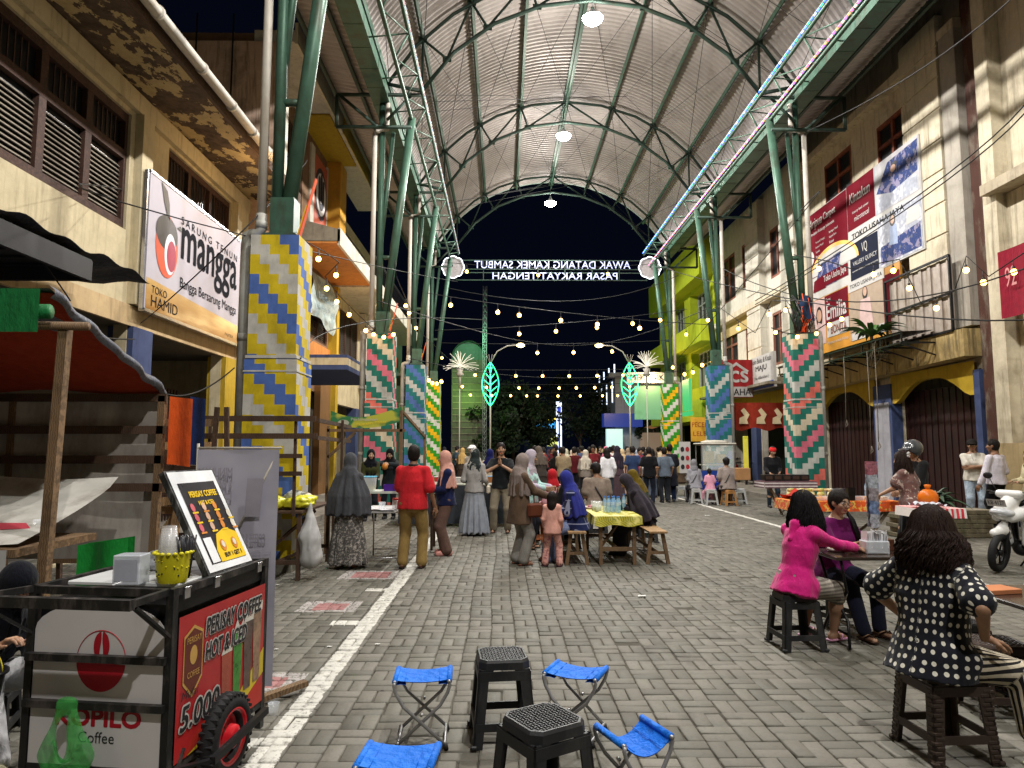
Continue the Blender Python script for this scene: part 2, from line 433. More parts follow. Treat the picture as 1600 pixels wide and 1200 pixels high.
# far end of the street where single stones can no longer be told apart
def far_road():
 m, t, b = newmat('far_paving', .85, 0, .3)
 p = t.pos(); br = t.n.new('ShaderNodeTexBrick'); t.set(br.inputs['Vector'], p); br.inputs['Scale'].default_value = 4.7
 br.inputs['Mortar Size'].default_value = .03; br.inputs['Color1'].default_value = (.13, .12, .1, 1); br.inputs['Color2'].default_value = (.17, .155, .125, 1); br.inputs['Mortar'].default_value = (.05, .045, .035, 1)
 n1 = t.noise(p, 1.5, 6); c = t.mix(t.math('MULTIPLY', t.ramp(n1, .45, .7), .5), br.outputs[0], (.08, .075, .055))
 s = t.n.new('ShaderNodeSeparateXYZ'); t.set(s.inputs[0], p)
 for x0, hw in ((-1.275, .08), (5.85, .06)):
  c = t.mix(t.math('LESS_THAN', t.math('ABSOLUTE', t.math('SUBTRACT', s.outputs[0], x0)), hw), c, (.5, .49, .44))
 t.set(b.inputs['Base Color'], c)
 r = MB(); r.quad((-6.9, 21.45, -.006), (10.9, 21.45, -.006), (10.9, 75, -.006), (-6.9, 75, -.006)); r.build('road', m, kind='structure')
far_road()
KERB = mat((.22, .2, .17), .85, var=.2, dirt=(.06, .05, .04))
for x0, x1 in ((8.75, 11.5), (-8.0, -4.15)):
 s_ = MB(); ya = 13.2 if x0 > 0 else 10.9
 s_.span((x0, ya, -.05), (x1, 60, .13), bev=.015); s_.build('sidewalk', KERB, kind='structure')
# ================================================================ arched canopy
CX = 2.4; CZ = 8.35; RU = 6.3; RL = 5.3; CZL = 8.55; BAYS = [-4.0, 2.6, 9.46, 17.65, 24.7, 31.8]; YA, YB = -4.5, 33.0
canopy = thing('arched_canopy', 'green steel arched canopy with ribbed grey roof spanning the whole street', 'canopy')
def sheet_mat():
 m, t, b = newmat('roof_sheet', .5, .25, .4)
 p = t.pos(); n1 = t.noise(p, .7, 5, .6); n2 = t.noise(t.scl(p, (1, .35, 1)), 7, 5, .7)
 c = t.mix(t.ramp(n1, .35, .65), (.30, .27, .255), (.40, .365, .345)); c = t.mix(t.math('MULTIPLY', t.ramp(n2, .55, .8), .5), c, (.19, .155, .13))
 t.set(b.inputs['Base Color'], c); return m
SHEET = sheet_mat()
prof = [0, .07, .10, .15]; dz = [0, 0, .045, .045]; pitch = .2
ys = []; hs = []
y = YA
while y < YB:
 for a, h in zip(prof, dz): ys.append(y + a); hs.append(h)
 y += pitch
rs_ = RU + .16; amax = math.acos((11.3 - CZ) / rs_); NA = 40
mb = MB(); vs = []
for yy, hh in zip(ys, hs):
 for k in range(NA + 1):
  a = -amax + 2 * amax * k / NA; r_ = rs_ + hh; vs.append((CX + r_ * math.sin(a), yy, CZ + r_ * math.cos(a)))
W1 = NA + 1
mb.add(vs, [(i * W1 + k, i * W1 + k + 1, (i + 1) * W1 + k + 1, (i + 1) * W1 + k) for i in range(len(ys) - 1) for k in range(NA)])
mb.build('roof_sheet', SHEET, canopy)
for sgn in (-1, 1):
 mb = MB(); vs = []
 for yy, hh in zip(ys, hs):
  for q_ in range(2): vs.append((CX + sgn * (5.95 + 1.2 * q_), yy, 11.42 + .22 * q_ + hh))
 mb.add(vs, [(i * 2, i * 2 + 1, i * 2 + 3, i * 2 + 2) for i in range(len(ys) - 1)])
 mb.build('side_roof_sheet', SHEET, canopy)
 for q_ in (.35, 1.1):
  b_ = MB(); b_.span((CX + sgn * (5.95 + q_) - .04, YA, 11.28 + .1 * q_), (CX + sgn * (5.95 + q_) + .04, YB, 11.38 + .12 * q_)); b_.build('side_purlin', GREEN_D, canopy)
 gt = MB(); x0 = CX + sgn * 5.48; x1 = CX + sgn * 5.94
 gt.span((x0, YA, 11.0), (x1, YB, 11.3))
 yy = YA
 while yy < YB: gt.span((min(x0, x1) - .006, yy, 10.992), (max(x0, x1) + .006, yy + .02, 11.305)); yy += .9
 gt.build('box_gutter', GREEN, canopy)
ua = [math.asin(d / RU) for d in (0, 1.71, 3.25, 4.57, 5.5)]
for i, a0 in enumerate(ua):
 for sgn in ((1,) if i == 0 else (-1, 1)):
  p_ = MB(); x = CX + sgn * RU * math.sin(a0); z = CZ + RU * math.cos(a0) + .06; hw = .11 if i == 0 else .045
  p_.bar((x, YA, z), (x, YB, z), hw * 2, .1, up=(sgn * math.sin(a0), 0, math.cos(a0)))
  if i == 0: p_.bar((x, YA, z - .16), (x, YB, z - .16), .06, .12)
  p_.build('purlin', GREEN, canopy)
def arc(y, r, cz, a0, a1, n=24): return [(CX + r * math.sin(a0 + (a1 - a0) * k / n), y, cz + r * math.cos(a0 + (a1 - a0) * k / n)) for k in range(n + 1)]
XR = 4.57
for y in BAYS:
 tr = MB(); a_end = math.asin(5.5 / RU)
 tr.tube(arc(y, RU, CZ, -a_end, a_end, 10), .05, 8)
 la = math.asin(XR / RL)
 tr.tube(arc(y, RL, CZL, -la, la, 8), .055, 8)
 UN = [(CX + RU * math.sin(s * a), CZ + RU * math.cos(a)) for s, a in [(-1, a) for a in ua[::-1]] + [(1, a) for a in ua[1:]]]
 LA = [.28, .56, .83]
 LN = [(CX - XR, CZL + 2.68)] + [(CX + RL * math.sin(s * a), CZL + RL * math.cos(a)) for s, a in [(-1, a) for a in LA[::-1]] + [(1, a) for a in LA]] + [(CX + XR, CZL + 2.68)]
 # webs: upper nodes 0..8 (4 is the crown), lower nodes 0..7
 for ui, li in ((4, 3), (4, 4), (3, 3), (3, 2), (2, 2), (2, 1), (1, 1), (1, 0), (5, 4), (5, 5), (6, 5), (6, 6), (7, 6), (7, 7), (0, 0), (8, 7)):
  u_ = UN[ui]; l_ = LN[li]; tr.tube([(u_[0], y, u_[1]), (l_[0], y, l_[1])], .035, 6)
 for (x, z) in LN[1:-1] + UN[1:-1]: tr.box((x, y, z), (.24, .03, .16))
 tr.build('truss', GREEN_D, canopy)
 for sgn in (-1, 1):
  br_ = MB()
  def X(d): return CX + sgn * d
  br_.tube([(X(4.6), y, 11.1), (X(6.85), y, 11.1)], .05, 6); br_.tube([(X(4.85), y, 10.2), (X(6.85), y, 10.2)], .05, 6)
  br_.tube([(X(6.85), y, 11.1), (X(6.85), y, 10.2)], .05, 6); br_.tube([(X(6.8), y, 11.1), (X(5.75), y, 10.2)], .045, 6)
  br_.tube([(X(4.6), y, 11.2), (X(5.5), y, 12.0 - .6)], .04, 6); br_.tube([(X(5.5), y, 10.4), (X(4.85), y, 11.1)], .04, 6)
  br_.build('bracket', GREEN_D, canopy)
for sgn in (-1, 1):   # inclined lattice rail along each edge
 r_ = MB(); xa = CX + sgn * 4.57; xb = CX + sgn * 4.88
 r_.tube([(xa, YA, 11.15), (xa, YB, 11.15)], .045, 8); r_.tube([(xb, YA, 10.55), (xb, YB, 10.55)], .05, 8)
 y = YA; k = 0
 while y < YB - .6:
  r_.tube([(xa, y, 11.15), (xb, y, 10.55)], .022, 6); r_.tube([(xb, y, 10.55), (xa, y + 1.77, 11.15)], .02, 6)
  r_.tube([(xa, y, 11.15), (CX + sgn * 5.5, y, 11.05)], .018, 6)
  y += 1.77
 r_.build('edge_rail', GREEN, canopy)
cb = MB()
for i in range(len(BAYS) - 1):
 y0, y1 = BAYS[i], BAYS[i + 1]
 nodes = [s * a for s, a in [(-1, a) for a in ua[::-1]] + [(1, a) for a in ua[1:]]]
 for k in range(len(nodes) - 1):
  for (ya, yb) in ((y0, y1), (y1, y0)):
   a, b = nodes[k], nodes[k + 1]
   p = (CX + (RU - .05) * math.sin(a), ya, CZ + (RU - .05) * math.cos(a)); q = (CX + (RU - .05) * math.sin(b), yb, CZ + (RU - .05) * math.cos(b))
   cb.tube([p, q], .009, 4, cap=False)
 for j in range(3):
  xx = random.uniform(-2.5, 2.5)
  cb.tube([(CX - 4.5, y0 + random.uniform(0, 3), 11.2), (CX + xx, (y0 + y1) / 2, 13.0), (CX + 4.5, y1 - random.uniform(0, 3), 11.3)], .008, 4, cap=False)
cb.build('brace_cable', WIRE, canopy)
# eave end trim at the far gable
et = MB(); et.tube(arc(YB, RU + .2, CZ, -amax, amax, 30), .06, 6); et.build('end_trim', mat((.35, .45, .42), .5), canopy)
# hanging lamps
LAMPLAB = ['round white lamp under the roof crown, far behind the viewer', 'round white lamp under the roof crown, straight above the viewer', 'white lamp just out at the top edge, nearest ahead of the viewer', 'big bright white lamp touching the top edge of the picture', 'bright white lamp under the middle roof truss', 'white lamp under the last truss, against the black sky']
LAMPE = emis((1, .97, .92), 90)
for i, y in enumerate(LAMP_Y):
 x = LAMP_X - (.12 if y > 20 else -.05)
 t_ = thing('high_bay_lamp', LAMPLAB[i], 'lamp', (x, y, LAMP_Z), 0, 'lamps hanging under the roof crown')
 h_ = MB(); h_.lathe([(.05, .28), (.07, .2), (.17, .08), (.2, -.0), (.2, -.03), (.185, -.03)], 20); h_.tube([(0, 0, .28), (0, 0, .62)], .012, 6); h_.build('housing', STEEL, t_)
 l_ = MB(); l_.lathe([(0.0, -.2), (.14, -.17), (.25, -.09), (.28, -.02)], 20, cap=False); l_.build('lens', LAMPE, t_)  # lens drawn wider than its housing to stand in for the lamp glare
 point_light(0, 0, -.34, LAMP_W * .125, parent=t_)
 sl_ = bpy.data.lights.new('lamp_beam', 'SPOT'); sl_.energy = LAMP_W; sl_.spot_size = R(162); sl_.spot_blend = .12; sl_.color = (1, .965, .92); sl_.shadow_soft_size = .14
 so_ = bpy.data.objects.new('lamp_beam', sl_); COL.objects.link(so_); so_.parent = t_; so_.location = (0, 0, -.3)
# ================================================================ mural pillars
def pc(h): return mat(h, .75, var=.16, scale=5, dirt=tuple(x * .55 for x in srgb(h)), bump=.25, bscale=25)
SCHEMES = {
 'yb': ['#4A66A6', '#BFA81C', '#B4B2AA', '#BFA81C'],
 'coral': ['#C9675C', '#1E665A', '#BDB39C', '#1E665A', '#C4687A', '#1E665A', '#ACAEA8', '#1E665A'],
 'teal': ['#4A66A0', '#226A6A', '#ACAEA8', '#226A6A'],
 'yg': ['#D9A90E', '#2F8A22', '#C4C6BC', '#2F8A22']}
def mural_pillar(xi, y0, side, scheme, label, z_top=4.62, phase=0):
 """side -1: left row, its street face looks +x; xi is the street side face"""
 w = .72; xo = xi + side * w; xc = (xi + xo) / 2; yc = y0 + w / 2
 t = thing('mural_pillar', label, 'pillar', (xc, yc, 0), 0, 'painted pillars carrying the canopy')
 cols = SCHEMES[scheme]; mats = [pc(c) for c in dict.fromkeys(cols)]; idx = [list(dict.fromkeys(cols)).index(c) for c in cols]
 def shaft(hw, z0, z1, name):
  mb = MB(); nc = 5 if hw < .37 else 6; cw = 2 * hw / nc; st = .14
  r0 = math.floor(z0 / st); r1 = math.ceil(z1 / st)
  for r in range(r0, r1):
   za, zb = max(z0, r * st), min(z1, (r + 1) * st)
   for f in range(4):
    for c in range(nc):
     u0, u1 = -hw + c * cw, -hw + (c + 1) * cw
     k = ((-r + phase) - side * c * (1 if f in (0,) else -1) * (1) ) if True else 0
     if f == 0: P = [(u0, -hw), (u1, -hw)]                    # towards the camera
     elif f == 1: P = [(hw, u0), (hw, u1)]; 
     elif f == 2: P = [(u1, hw), (u0, hw)]
     else: P = [(-hw, u1), (-hw, u0)]
     if f == 0: kk = -r - (c if side < 0 else -c)
     elif f == 1: kk = -r - ((nc - 0 + c) if side < 0 else (nc - c + nc))
     elif f == 3: kk = -r - (c if side < 0 else -c)
     else: kk = -r + c
     ci = idx[((kk + phase) // 2) % len(cols)]
     mb.add([(*P[0], za), (*P[1], za), (*P[1], zb), (*P[0], zb)], [(0, 1, 2, 3)], ci)
  mb.add([(-hw, -hw, z1), (hw, -hw, z1), (hw, hw, z1), (-hw, hw, z1)], [(0, 1, 2, 3)], idx[0])
  return mb.build(name, mats, t)
 shaft(.335, 2.86, z_top, 'shaft'); shaft(.36, -.05, 2.86, 'base')
 tr = MB()
 for z in (2.70,): tr.box((0, 0, z), (.735, .735, .02)); 
 tr.box((0, 0, 2.9), (.70, .70, .04)); tr.build('ledge', mats[-1], t)
 gd = MB(); gd.box((0, 0, .08), (.735, .735, .2)); gd.build('plinth', mat((.16, .15, .12), .9, var=.4, dirt=(.05, .05, .03)), t)
 gs = side
 hd = MB(); hd.box((gs * -.02, 0, z_top + .3), (.34, .3, .62)); hd.box((gs * -.02, 0, z_top + .05), (.46, .4, .05)); hd.build('base_bracket', GREEN, t)
 vp = MB(); vx = gs * .1; vp.tube([(vx, 0, z_top + .3), (vx, 0, 11.1)], .085, 12); vp.build('upright_post', GREEN, t)
 lp = MB(); ex = -gs * ((-2.35 - (-3.16)) if True else 0)
 xr = CX + side * 4.88 - xc
 lp.tube([(-gs * .05, 0, z_top + .35), (xr, 0, 10.6)], .108, 14); lp.build('leaning_post', GREEN, t)
 bp = MB(); f_ = .28; zc = z_top + 2.1
 def lx(z): return -gs * .05 + (xr + gs * .05) * (z - z_top - .35) / (10.6 - z_top - .35)
 bp.tube([(vx, 0, zc), (lx(zc), 0, zc)], .06, 8); bp.tube([(vx - gs * .0, .02, zc + .2), (lx(9.3) + gs * .0 + (gs * .35), .02, 10.2)], .06, 8)
 bp.build('cross_tie', GREEN, t)
 dp = MB(); px_ = gs * .27
 dp.tube([(px_, -.14, 10.1), (px_, -.14, z_top + .3)], .065, 10); dp.tube([(px_, -.14, 10.1), (px_ - gs * .05, -.05, 10.2), (px_ - gs * .3, -.05, 10.25), (px_ - gs * .32, -.05, 11.0)], .065, 10)
 dp.build('drain_pipe', PVC, t)
 ep = MB(); ep.tube([(px_, -.14, z_top + .36), (px_, -.14, z_top + .14), (px_ + gs * .03, -.14, z_top + .08), (px_ + gs * .12, -.14, z_top + .07), (gs * .46, -.14, z_top + .05), (gs * .47, -.14, z_top - .1), (gs * .47, -.14, 0)], .075, 10)
 for z in (z_top + .2, 3.2, 1.5): ep.cyl(((px_ if z > z_top else gs * .47), -.14, z), .085, .1, 12)
 ep.build('down_pipe', PVC_G, t)
 return t
XL_, XRt = -2.82, 7.52
mural_pillar(XL_, 9.36, -1, 'yb', 'yellow, blue and white stepped mural pillar nearest on the left', phase=4)
mural_pillar(XL_, 17.6, -1, 'coral', 'coral, teal and cream stepped mural pillar in the left row', phase=5)
mural_pillar(XL_ + .05, 24.4, -1, 'teal', 'blue, teal and white stepped mural pillar in the left row, between coral and yellow ones', phase=1)
mural_pillar(XL_ - .05, 31.5, -1, 'yg', 'yellow, green and white stepped mural pillar last of the left row', phase=3)
mural_pillar(XRt, 17.5, 1, 'coral', 'coral, teal and cream stepped mural pillar nearest on the right', phase=3)
mural_pillar(XRt - .02, 24.5, 1, 'teal', 'blue, teal and white stepped mural pillar in the right row', phase=6)
mural_pillar(XRt - .02, 31.7, 1, 'yg', 'yellow, green and white stepped mural pillar last of the right row', phase=3)
mural_pillar(XRt + .02, 8.3, 1, 'yb', 'canopy pillar just past the right edge of the picture', phase=2)
# tags of bunting / ribbon and wiring bundles on pillar tops
for (x, y, z, lab) in ((-2.88, 9.5, 4.62, 'orange and yellow striped flag stub on the first left pillar'), (-3.0, 17.9, 4.62, 'orange striped flag stub on the coral left pillar'), (-3.0, 24.7, 4.62, 'orange striped flag stub on the blue left pillar')):
 f = MB(); f.bar((x, y, z - .02), (x + .22, y, z + .85), .012, .09, 0, up=(0, 1, 0)); f.bar((x - .03, y + .01, z - .02), (x + .1, y + .01, z + .45), .012, .1, 1, up=(0, 1, 0))
 tag(f.build('flag_stub', [mat('#E0603A', .8), mat('#E8C030', .8)]), lab, 'flag', 'flag stubs on the left pillars')
bn = MB(); random.seed(5)
for i in range(26):
 a = random.uniform(0, 6.28); p0 = V((7.78 + random.uniform(-.12, .2), 17.6 + random.uniform(-.1, .1), 4.66))
 pts = [p0, p0 + V((random.uniform(-.25, .25), random.uniform(-.15, .15), random.uniform(.2, .5))), p0 + V((random.uniform(-.3, .2), random.uniform(-.2, .1), random.uniform(.5, 1.0)))]
 bn.tube(pts, random.choice([.008, .012, .03]), 5, random.choice([0, 0, 0, 1]))
bn.grid(lambda u, v: (7.75 + u * .3 + .03 * math.sin(9 * v), 17.42 + .05 * math.sin(u * 7 + v * 5), 5.7 - v * .6 - u * .2), 8, 8, 2)
tag(bn.build('cable_bundle', [BLK, mat('#D9542B', .7), cloth('#20304A')]), 'tangle of black and orange cables with a dark rag on the nearest right pillar', 'cables')
# coloured led ropes on the right rail
def led_rope(x, z, cols, lab, y0, y1, pitch):
 t = thing('led_rope', lab, 'light rope', (x, y0, z))
 mats = [emis(c, s) for c, s in cols]; mb = MB(); y = 0; k = 0
 while y < y1 - y0:
  mb.tube([(0, y, .0), (0, y + pitch * .55, .0)], .021, 5, k % len(mats)); y += pitch; k += 1
 mb.build('led', mats, t); c = MB(); c.tube([(0, 0, .03), (0, y1 - y0, .03)], .014, 5); c.build('cord', PVC, t)
led_rope(CX + 4.53, 11.24, [((.02, .10, 1), 5), ((.03, .8, .35), 2.2), ((.03, .12, 1), 6), ((.3, .5, 1), 3)], 'blue and green dotted light rope along the right roof rail', 8.0, 33, .16)
led_rope(CX + 4.80, 10.64, [((1, .1, .3), 3), ((1, .35, .12), 2), ((.5, .1, .9), 3), ((1, .6, .5), 2)], 'pink and orange dotted light rope below the blue one on the right rail', 8.0, 33, .13)
led_rope(CX - 4.53, 11.2, [((.9, .8, .75), .9), ((.8, .45, .5), .7), ((.55, .7, .9), .8)], 'dim pinkish light rope along the left roof rail', 8.0, 33, .16)
# ================================================================ facades
CREAM = plaster((.50, .43, .28), stain=(.12, .09, .05), amount=.45); CREAM_R = plaster((.56, .50, .37), stain=(.11, .08, .05), amount=.7)
PALE = plaster((.55, .52, .44), stain=(.16, .14, .11), amount=.5); MAROON = wood((.055, .026, .018), .3); ORANGE_W = plaster((.50, .20, .05), amount=.4)
YEL = plaster((.40, .27, .02), stain=(.12, .07, .02), amount=.4); BLUE = plaster((.045, .065, .15), stain=(.03, .03, .05), amount=.35); CONC = plaster((.22, .19, .14), stain=(.04, .035, .03), amount=.8)
BROWNW = plaster((.20, .12, .07), stain=(.05, .03, .02), amount=.6); DKG = plaster((.06, .085, .06), stain=(.02, .02, .015), amount=.6)
SOFFIT = plaster((.42, .33, .17), stain=(.12, .08, .05), amount=.3, peel=(.10, .068, .048)); LIME = plaster((.36, .44, .02), stain=(.16, .2, .03), amount=.25)
PANEG = newmat('window_pane', .3, 0, .25)[0]; PANEG.node_tree.nodes['Principled BSDF'].inputs['Base Color'].default_value = (.012, .014, .016, 1)
def facade(parent, name, m, X, nx, y0, y1, z0, z1, holes=(), th=.22):
 mb = MB(); ysx = sorted({y0, y1, *[h[0] for h in holes], *[h[1] for h in holes]}); zs = sorted({z0, z1, *[h[2] for h in holes], *[h[3] for h in holes]})
 ysx = [y for y in ysx if y0 <= y <= y1]; zs = [z for z in zs if z0 <= z <= z1]
 def q(a, b, c, d):
  mb.add([a, b, c, d], [(0, 1, 2, 3)])
 for i in range(len(ysx) - 1):
  for j in range(len(zs) - 1):
   ym = (ysx[i] + ysx[i + 1]) / 2; zm = (zs[j] + zs[j + 1]) / 2
   if any(h[0] < ym < h[1] and h[2] < zm < h[3] for h in holes): continue
   q((X, ysx[i], zs[j]), (X, ysx[i + 1], zs[j]), (X, ysx[i + 1], zs[j + 1]), (X, ysx[i], zs[j + 1]))
 B = X - nx * th
 for (a, b, c, d) in holes:
  q((X, a, c), (B, a, c), (B, a, d), (X, a, d)); q((X, b, c), (B, b, c), (B, b, d), (X, b, d))
  q((X, a, c), (X, b, c), (B, b, c), (B, a, c)); q((X, a, d), (X, b, d), (B, b, d), (B, a, d))
 for yy in (y0, y1): q((X, yy, z0), (X - nx * 4.5, yy, z0), (X - nx * 4.5, yy, z1), (X, yy, z1))
 q((X, y0, z1), (X, y1, z1), (X - nx * 4.5, y1, z1), (X - nx * 4.5, y0, z1))
 q((X - nx * 4.5, y0, z0), (X - nx * 4.5, y1, z0), (X - nx * 4.5, y1, z1), (X - nx * 4.5, y0, z1))
 return mb.build(name, m, parent, world=True)
def window(parent, X, nx, ya, yb, za, zb, cols=2, rows=1, fm=MAROON, style='pane', fw=.07, split=None, inset=.1):
 Xi = X - nx * inset
 f = MB()
 for y in (ya, yb): f.span((Xi - .05, y - fw / 2 if y == yb else y, za), (Xi + .05, y if y == yb else y + fw, zb))
 for z in (za, zb): f.span((Xi - .052, ya, z if z == za else z - fw), (Xi + .052, yb, z + fw if z == za else z))
 for k in range(1, cols): y = ya + (yb - ya) * k / cols; f.span((Xi - .045, y - fw / 2, za + .01), (Xi + .045, y + fw / 2, zb - .01))
 zsp = [za + (zb - za) * s for s in (split or [])]
 for z in zsp: f.span((Xi - .048, ya + .01, z - fw / 2), (Xi + .048, yb - .01, z + fw / 2))
 o = f.build('window', fm, parent, world=True)
 lev = [za] + zsp + [zb]; pl = parent.location
 def sub(mb, name, mt):
  ob = mb.build(name, mt, None); ob.parent = o
  Mi = Matrix.Translation(-V(pl)); ob.data.transform(Mi); return ob
 if 'louver' in style: Xi -= nx * .03
 p = MB(); p.span((Xi - nx * .03 - .004, ya + .02, za + .02), (Xi - nx * .03 + .004, yb - .02, zb - .02)); sub(p, 'pane', PANEG)
 if style in ('louver', 'barlouver'):
  s = MB()
  for k in range(cols):
   a = ya + (yb - ya) * k / cols + fw * .6; b = ya + (yb - ya) * (k + 1) / cols - fw * .6
   z0, z1 = (lev[0], lev[1]) if len(lev) > 2 else (za, zb); z = z0 + fw
   while z < z1 - fw:
    s.box((Xi + nx * .01, (a + b) / 2, z), (.012, b - a, .062), 0, Matrix.Rotation(-nx * .75, 3, 'Y')); z += .075
  sub(s, 'louvre', wood((.23, .2, .16), .35) if style == 'barlouver' else wood((.12, .10, .08), .3))
 if style in ('bars', 'barlouver'):
  s = MB(); z0, z1 = (lev[-2], lev[-1])
  for k in range(cols):
   a = ya + (yb - ya) * k / cols + fw; b = ya + (yb - ya) * (k + 1) / cols - fw; n = max(3, int((b - a) / .11))
   for i in range(1, n): y = a + (b - a) * i / n; s.box((Xi + nx * .02, y, (z0 + z1) / 2), (.018, .018, z1 - z0 - fw))
  sub(s, 'bar', MAROON)
 return o
def pxy(X, px): return WX(px, 700, X).y
def pz(X, px, py): return WX(px, py, X).z
# ---------------- left first shop building
XA = -6.2
b1 = thing('shop_building', 'cream two storey shop building with brown louvred windows, peeling eaves and the mango sign', 'building', (XA, 9, 0))
WALLH = 7.62
w1 = (pxy(XA, -60), pxy(XA, 178), pz(XA, 172, 345), pz(XA, 178, 155)); w2 = (pxy(XA, 242), pxy(XA, 347), 6.42, 7.22)
ground = [(2.5, 11.25, 0, 3.72), (11.95, 15.05, 0, 3.72)]
facade(b1, 'wall', CREAM, XA, 1, -2, 16.3, 0, WALLH, [w1, w2, (2.0, 6.0, 5.2, 7.0)] + ground)
window(b1, XA, 1, *w1, cols=3, split=[.64], style='barlouver', fw=.15)
window(b1, XA, 1, *w2, cols=3, style='bars', fw=.12, split=[])
window(b1, XA, 1, 2.0, 6.0, 5.2, 7.0, cols=3, split=[.64], style='barlouver', fw=.15)
m_ = MB(); m_.span((XA, -2, 7.28), (XA + .1, 16.3, 7.6)); m_.build('cornice', CREAM, b1, world=True)
for a, b in ((11.2, 11.55), (15.35, 16.0), (6.2, 6.5)):
 m_ = MB(); m_.span((XA, a, 4.02), (XA + .14, b, 7.27)); m_.build('pilaster', CREAM, b1, world=True)
m_ = MB(); m_.span((XA, -2, 3.66), (XA + .06, 16.3, 4.0)); m_.build('beam', plaster((.48, .35, .19), stain=(.1, .07, .04), amount=.5), b1, world=True)
m_ = MB(); m_.span((XA - .32, 11.27, 0), (XA + .1, 11.9, 3.655)); m_.build('blue_column', BLUE, b1, world=True)
m_ = MB(); m_.span((XA - .3, 15.08, 0), (XA + .1, 15.75, 3.655)); m_.build('yellow_column', YEL, b1, world=True)
m_ = MB()
def sof(u, v): return (XA + 1.28 * v, -2 + 18.3 * u, 7.64 - .06 * v + .02 * math.sin(u * 40 + v * 3) + (.09 * math.exp(-((u - .80) * 30) ** 2) * -v if True else 0))
m_.grid(sof, 80, 6); m_.span((XA - .4, -2, 7.72), (XA + 1.25, 16.3, 7.78)); m_.build('eaves', SOFFIT, b1, world=True)
m_ = MB(); m_.span((XA + 1.24, -2, 7.5), (XA + 1.30, 16.2, 7.78)); m_.build('fascia_board', WOOD_D, b1, world=True)
m_ = MB(); ring = []
m_.tube([(XA + 1.42, -2 + k, 7.66 + .01 * math.sin(k)) for k in range(0, 17)], .085, 12)
for yy in (1, 3, 5.2, 7, 9, 10.4, 11.6, 12.6, 13.5): m_.tube([(XA + 1.42, yy, 7.66), (XA + 1.42, yy + .06, 7.66)], .1, 12)
m_.build('gutter_pipe', PVC, b1, world=True)
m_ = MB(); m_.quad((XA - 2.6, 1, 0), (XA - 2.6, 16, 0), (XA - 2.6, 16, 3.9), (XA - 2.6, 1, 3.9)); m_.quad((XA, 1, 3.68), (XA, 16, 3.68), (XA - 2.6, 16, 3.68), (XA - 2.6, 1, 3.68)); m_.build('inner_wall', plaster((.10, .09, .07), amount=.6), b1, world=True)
gt = MB(); y = 12.2
while y < 15.0:
 gt.span((XA - .9, y, .1), (XA - .87, y + .025, 2.9)); gt.bar((XA - .885, y, .3), (XA - .885, y + .26, 2.7), .012, .02); gt.bar((XA - .885, y + .26, .3), (XA - .885, y, 2.7), .012, .02); y += .13
gt.build('folding_gate', MAROON, b1, world=True)
# awning beyond the stall
aw = MB(); aw.span((XA + .06, 3.5, 3.86), (-4.98, 8.2, 3.92)); aw.span((-5.03, 3.5, 3.66), (-4.97, 8.2, 3.9)); aw.span((XA + .1, 8.15, 3.66), (-4.98, 8.21, 3.9))
for k in range(14): aw.bar((XA + .1, 3.7 + k * .34, 3.84), (-5.0, 3.7 + k * .34, 3.84), .03, .03)
tag(aw.build('awning', BLK), 'black flat metal awning high at the left edge, under the louvred window', 'awning')
tp = MB(); tp.grid(lambda u, v: (XA + .2 + 1.05 * v, 4.0 + 5.6 * u, 4.02 + .03 * math.sin(u * 50) + .02 * math.sin(v * 9 + u * 21) - .1 * max(0, u - .7)), 60, 6)
tag(tp.build('tarp_strip', cloth((.06, .065, .08), fold=1)), 'grey crumpled tarp strip lying along the black awning', 'tarp')
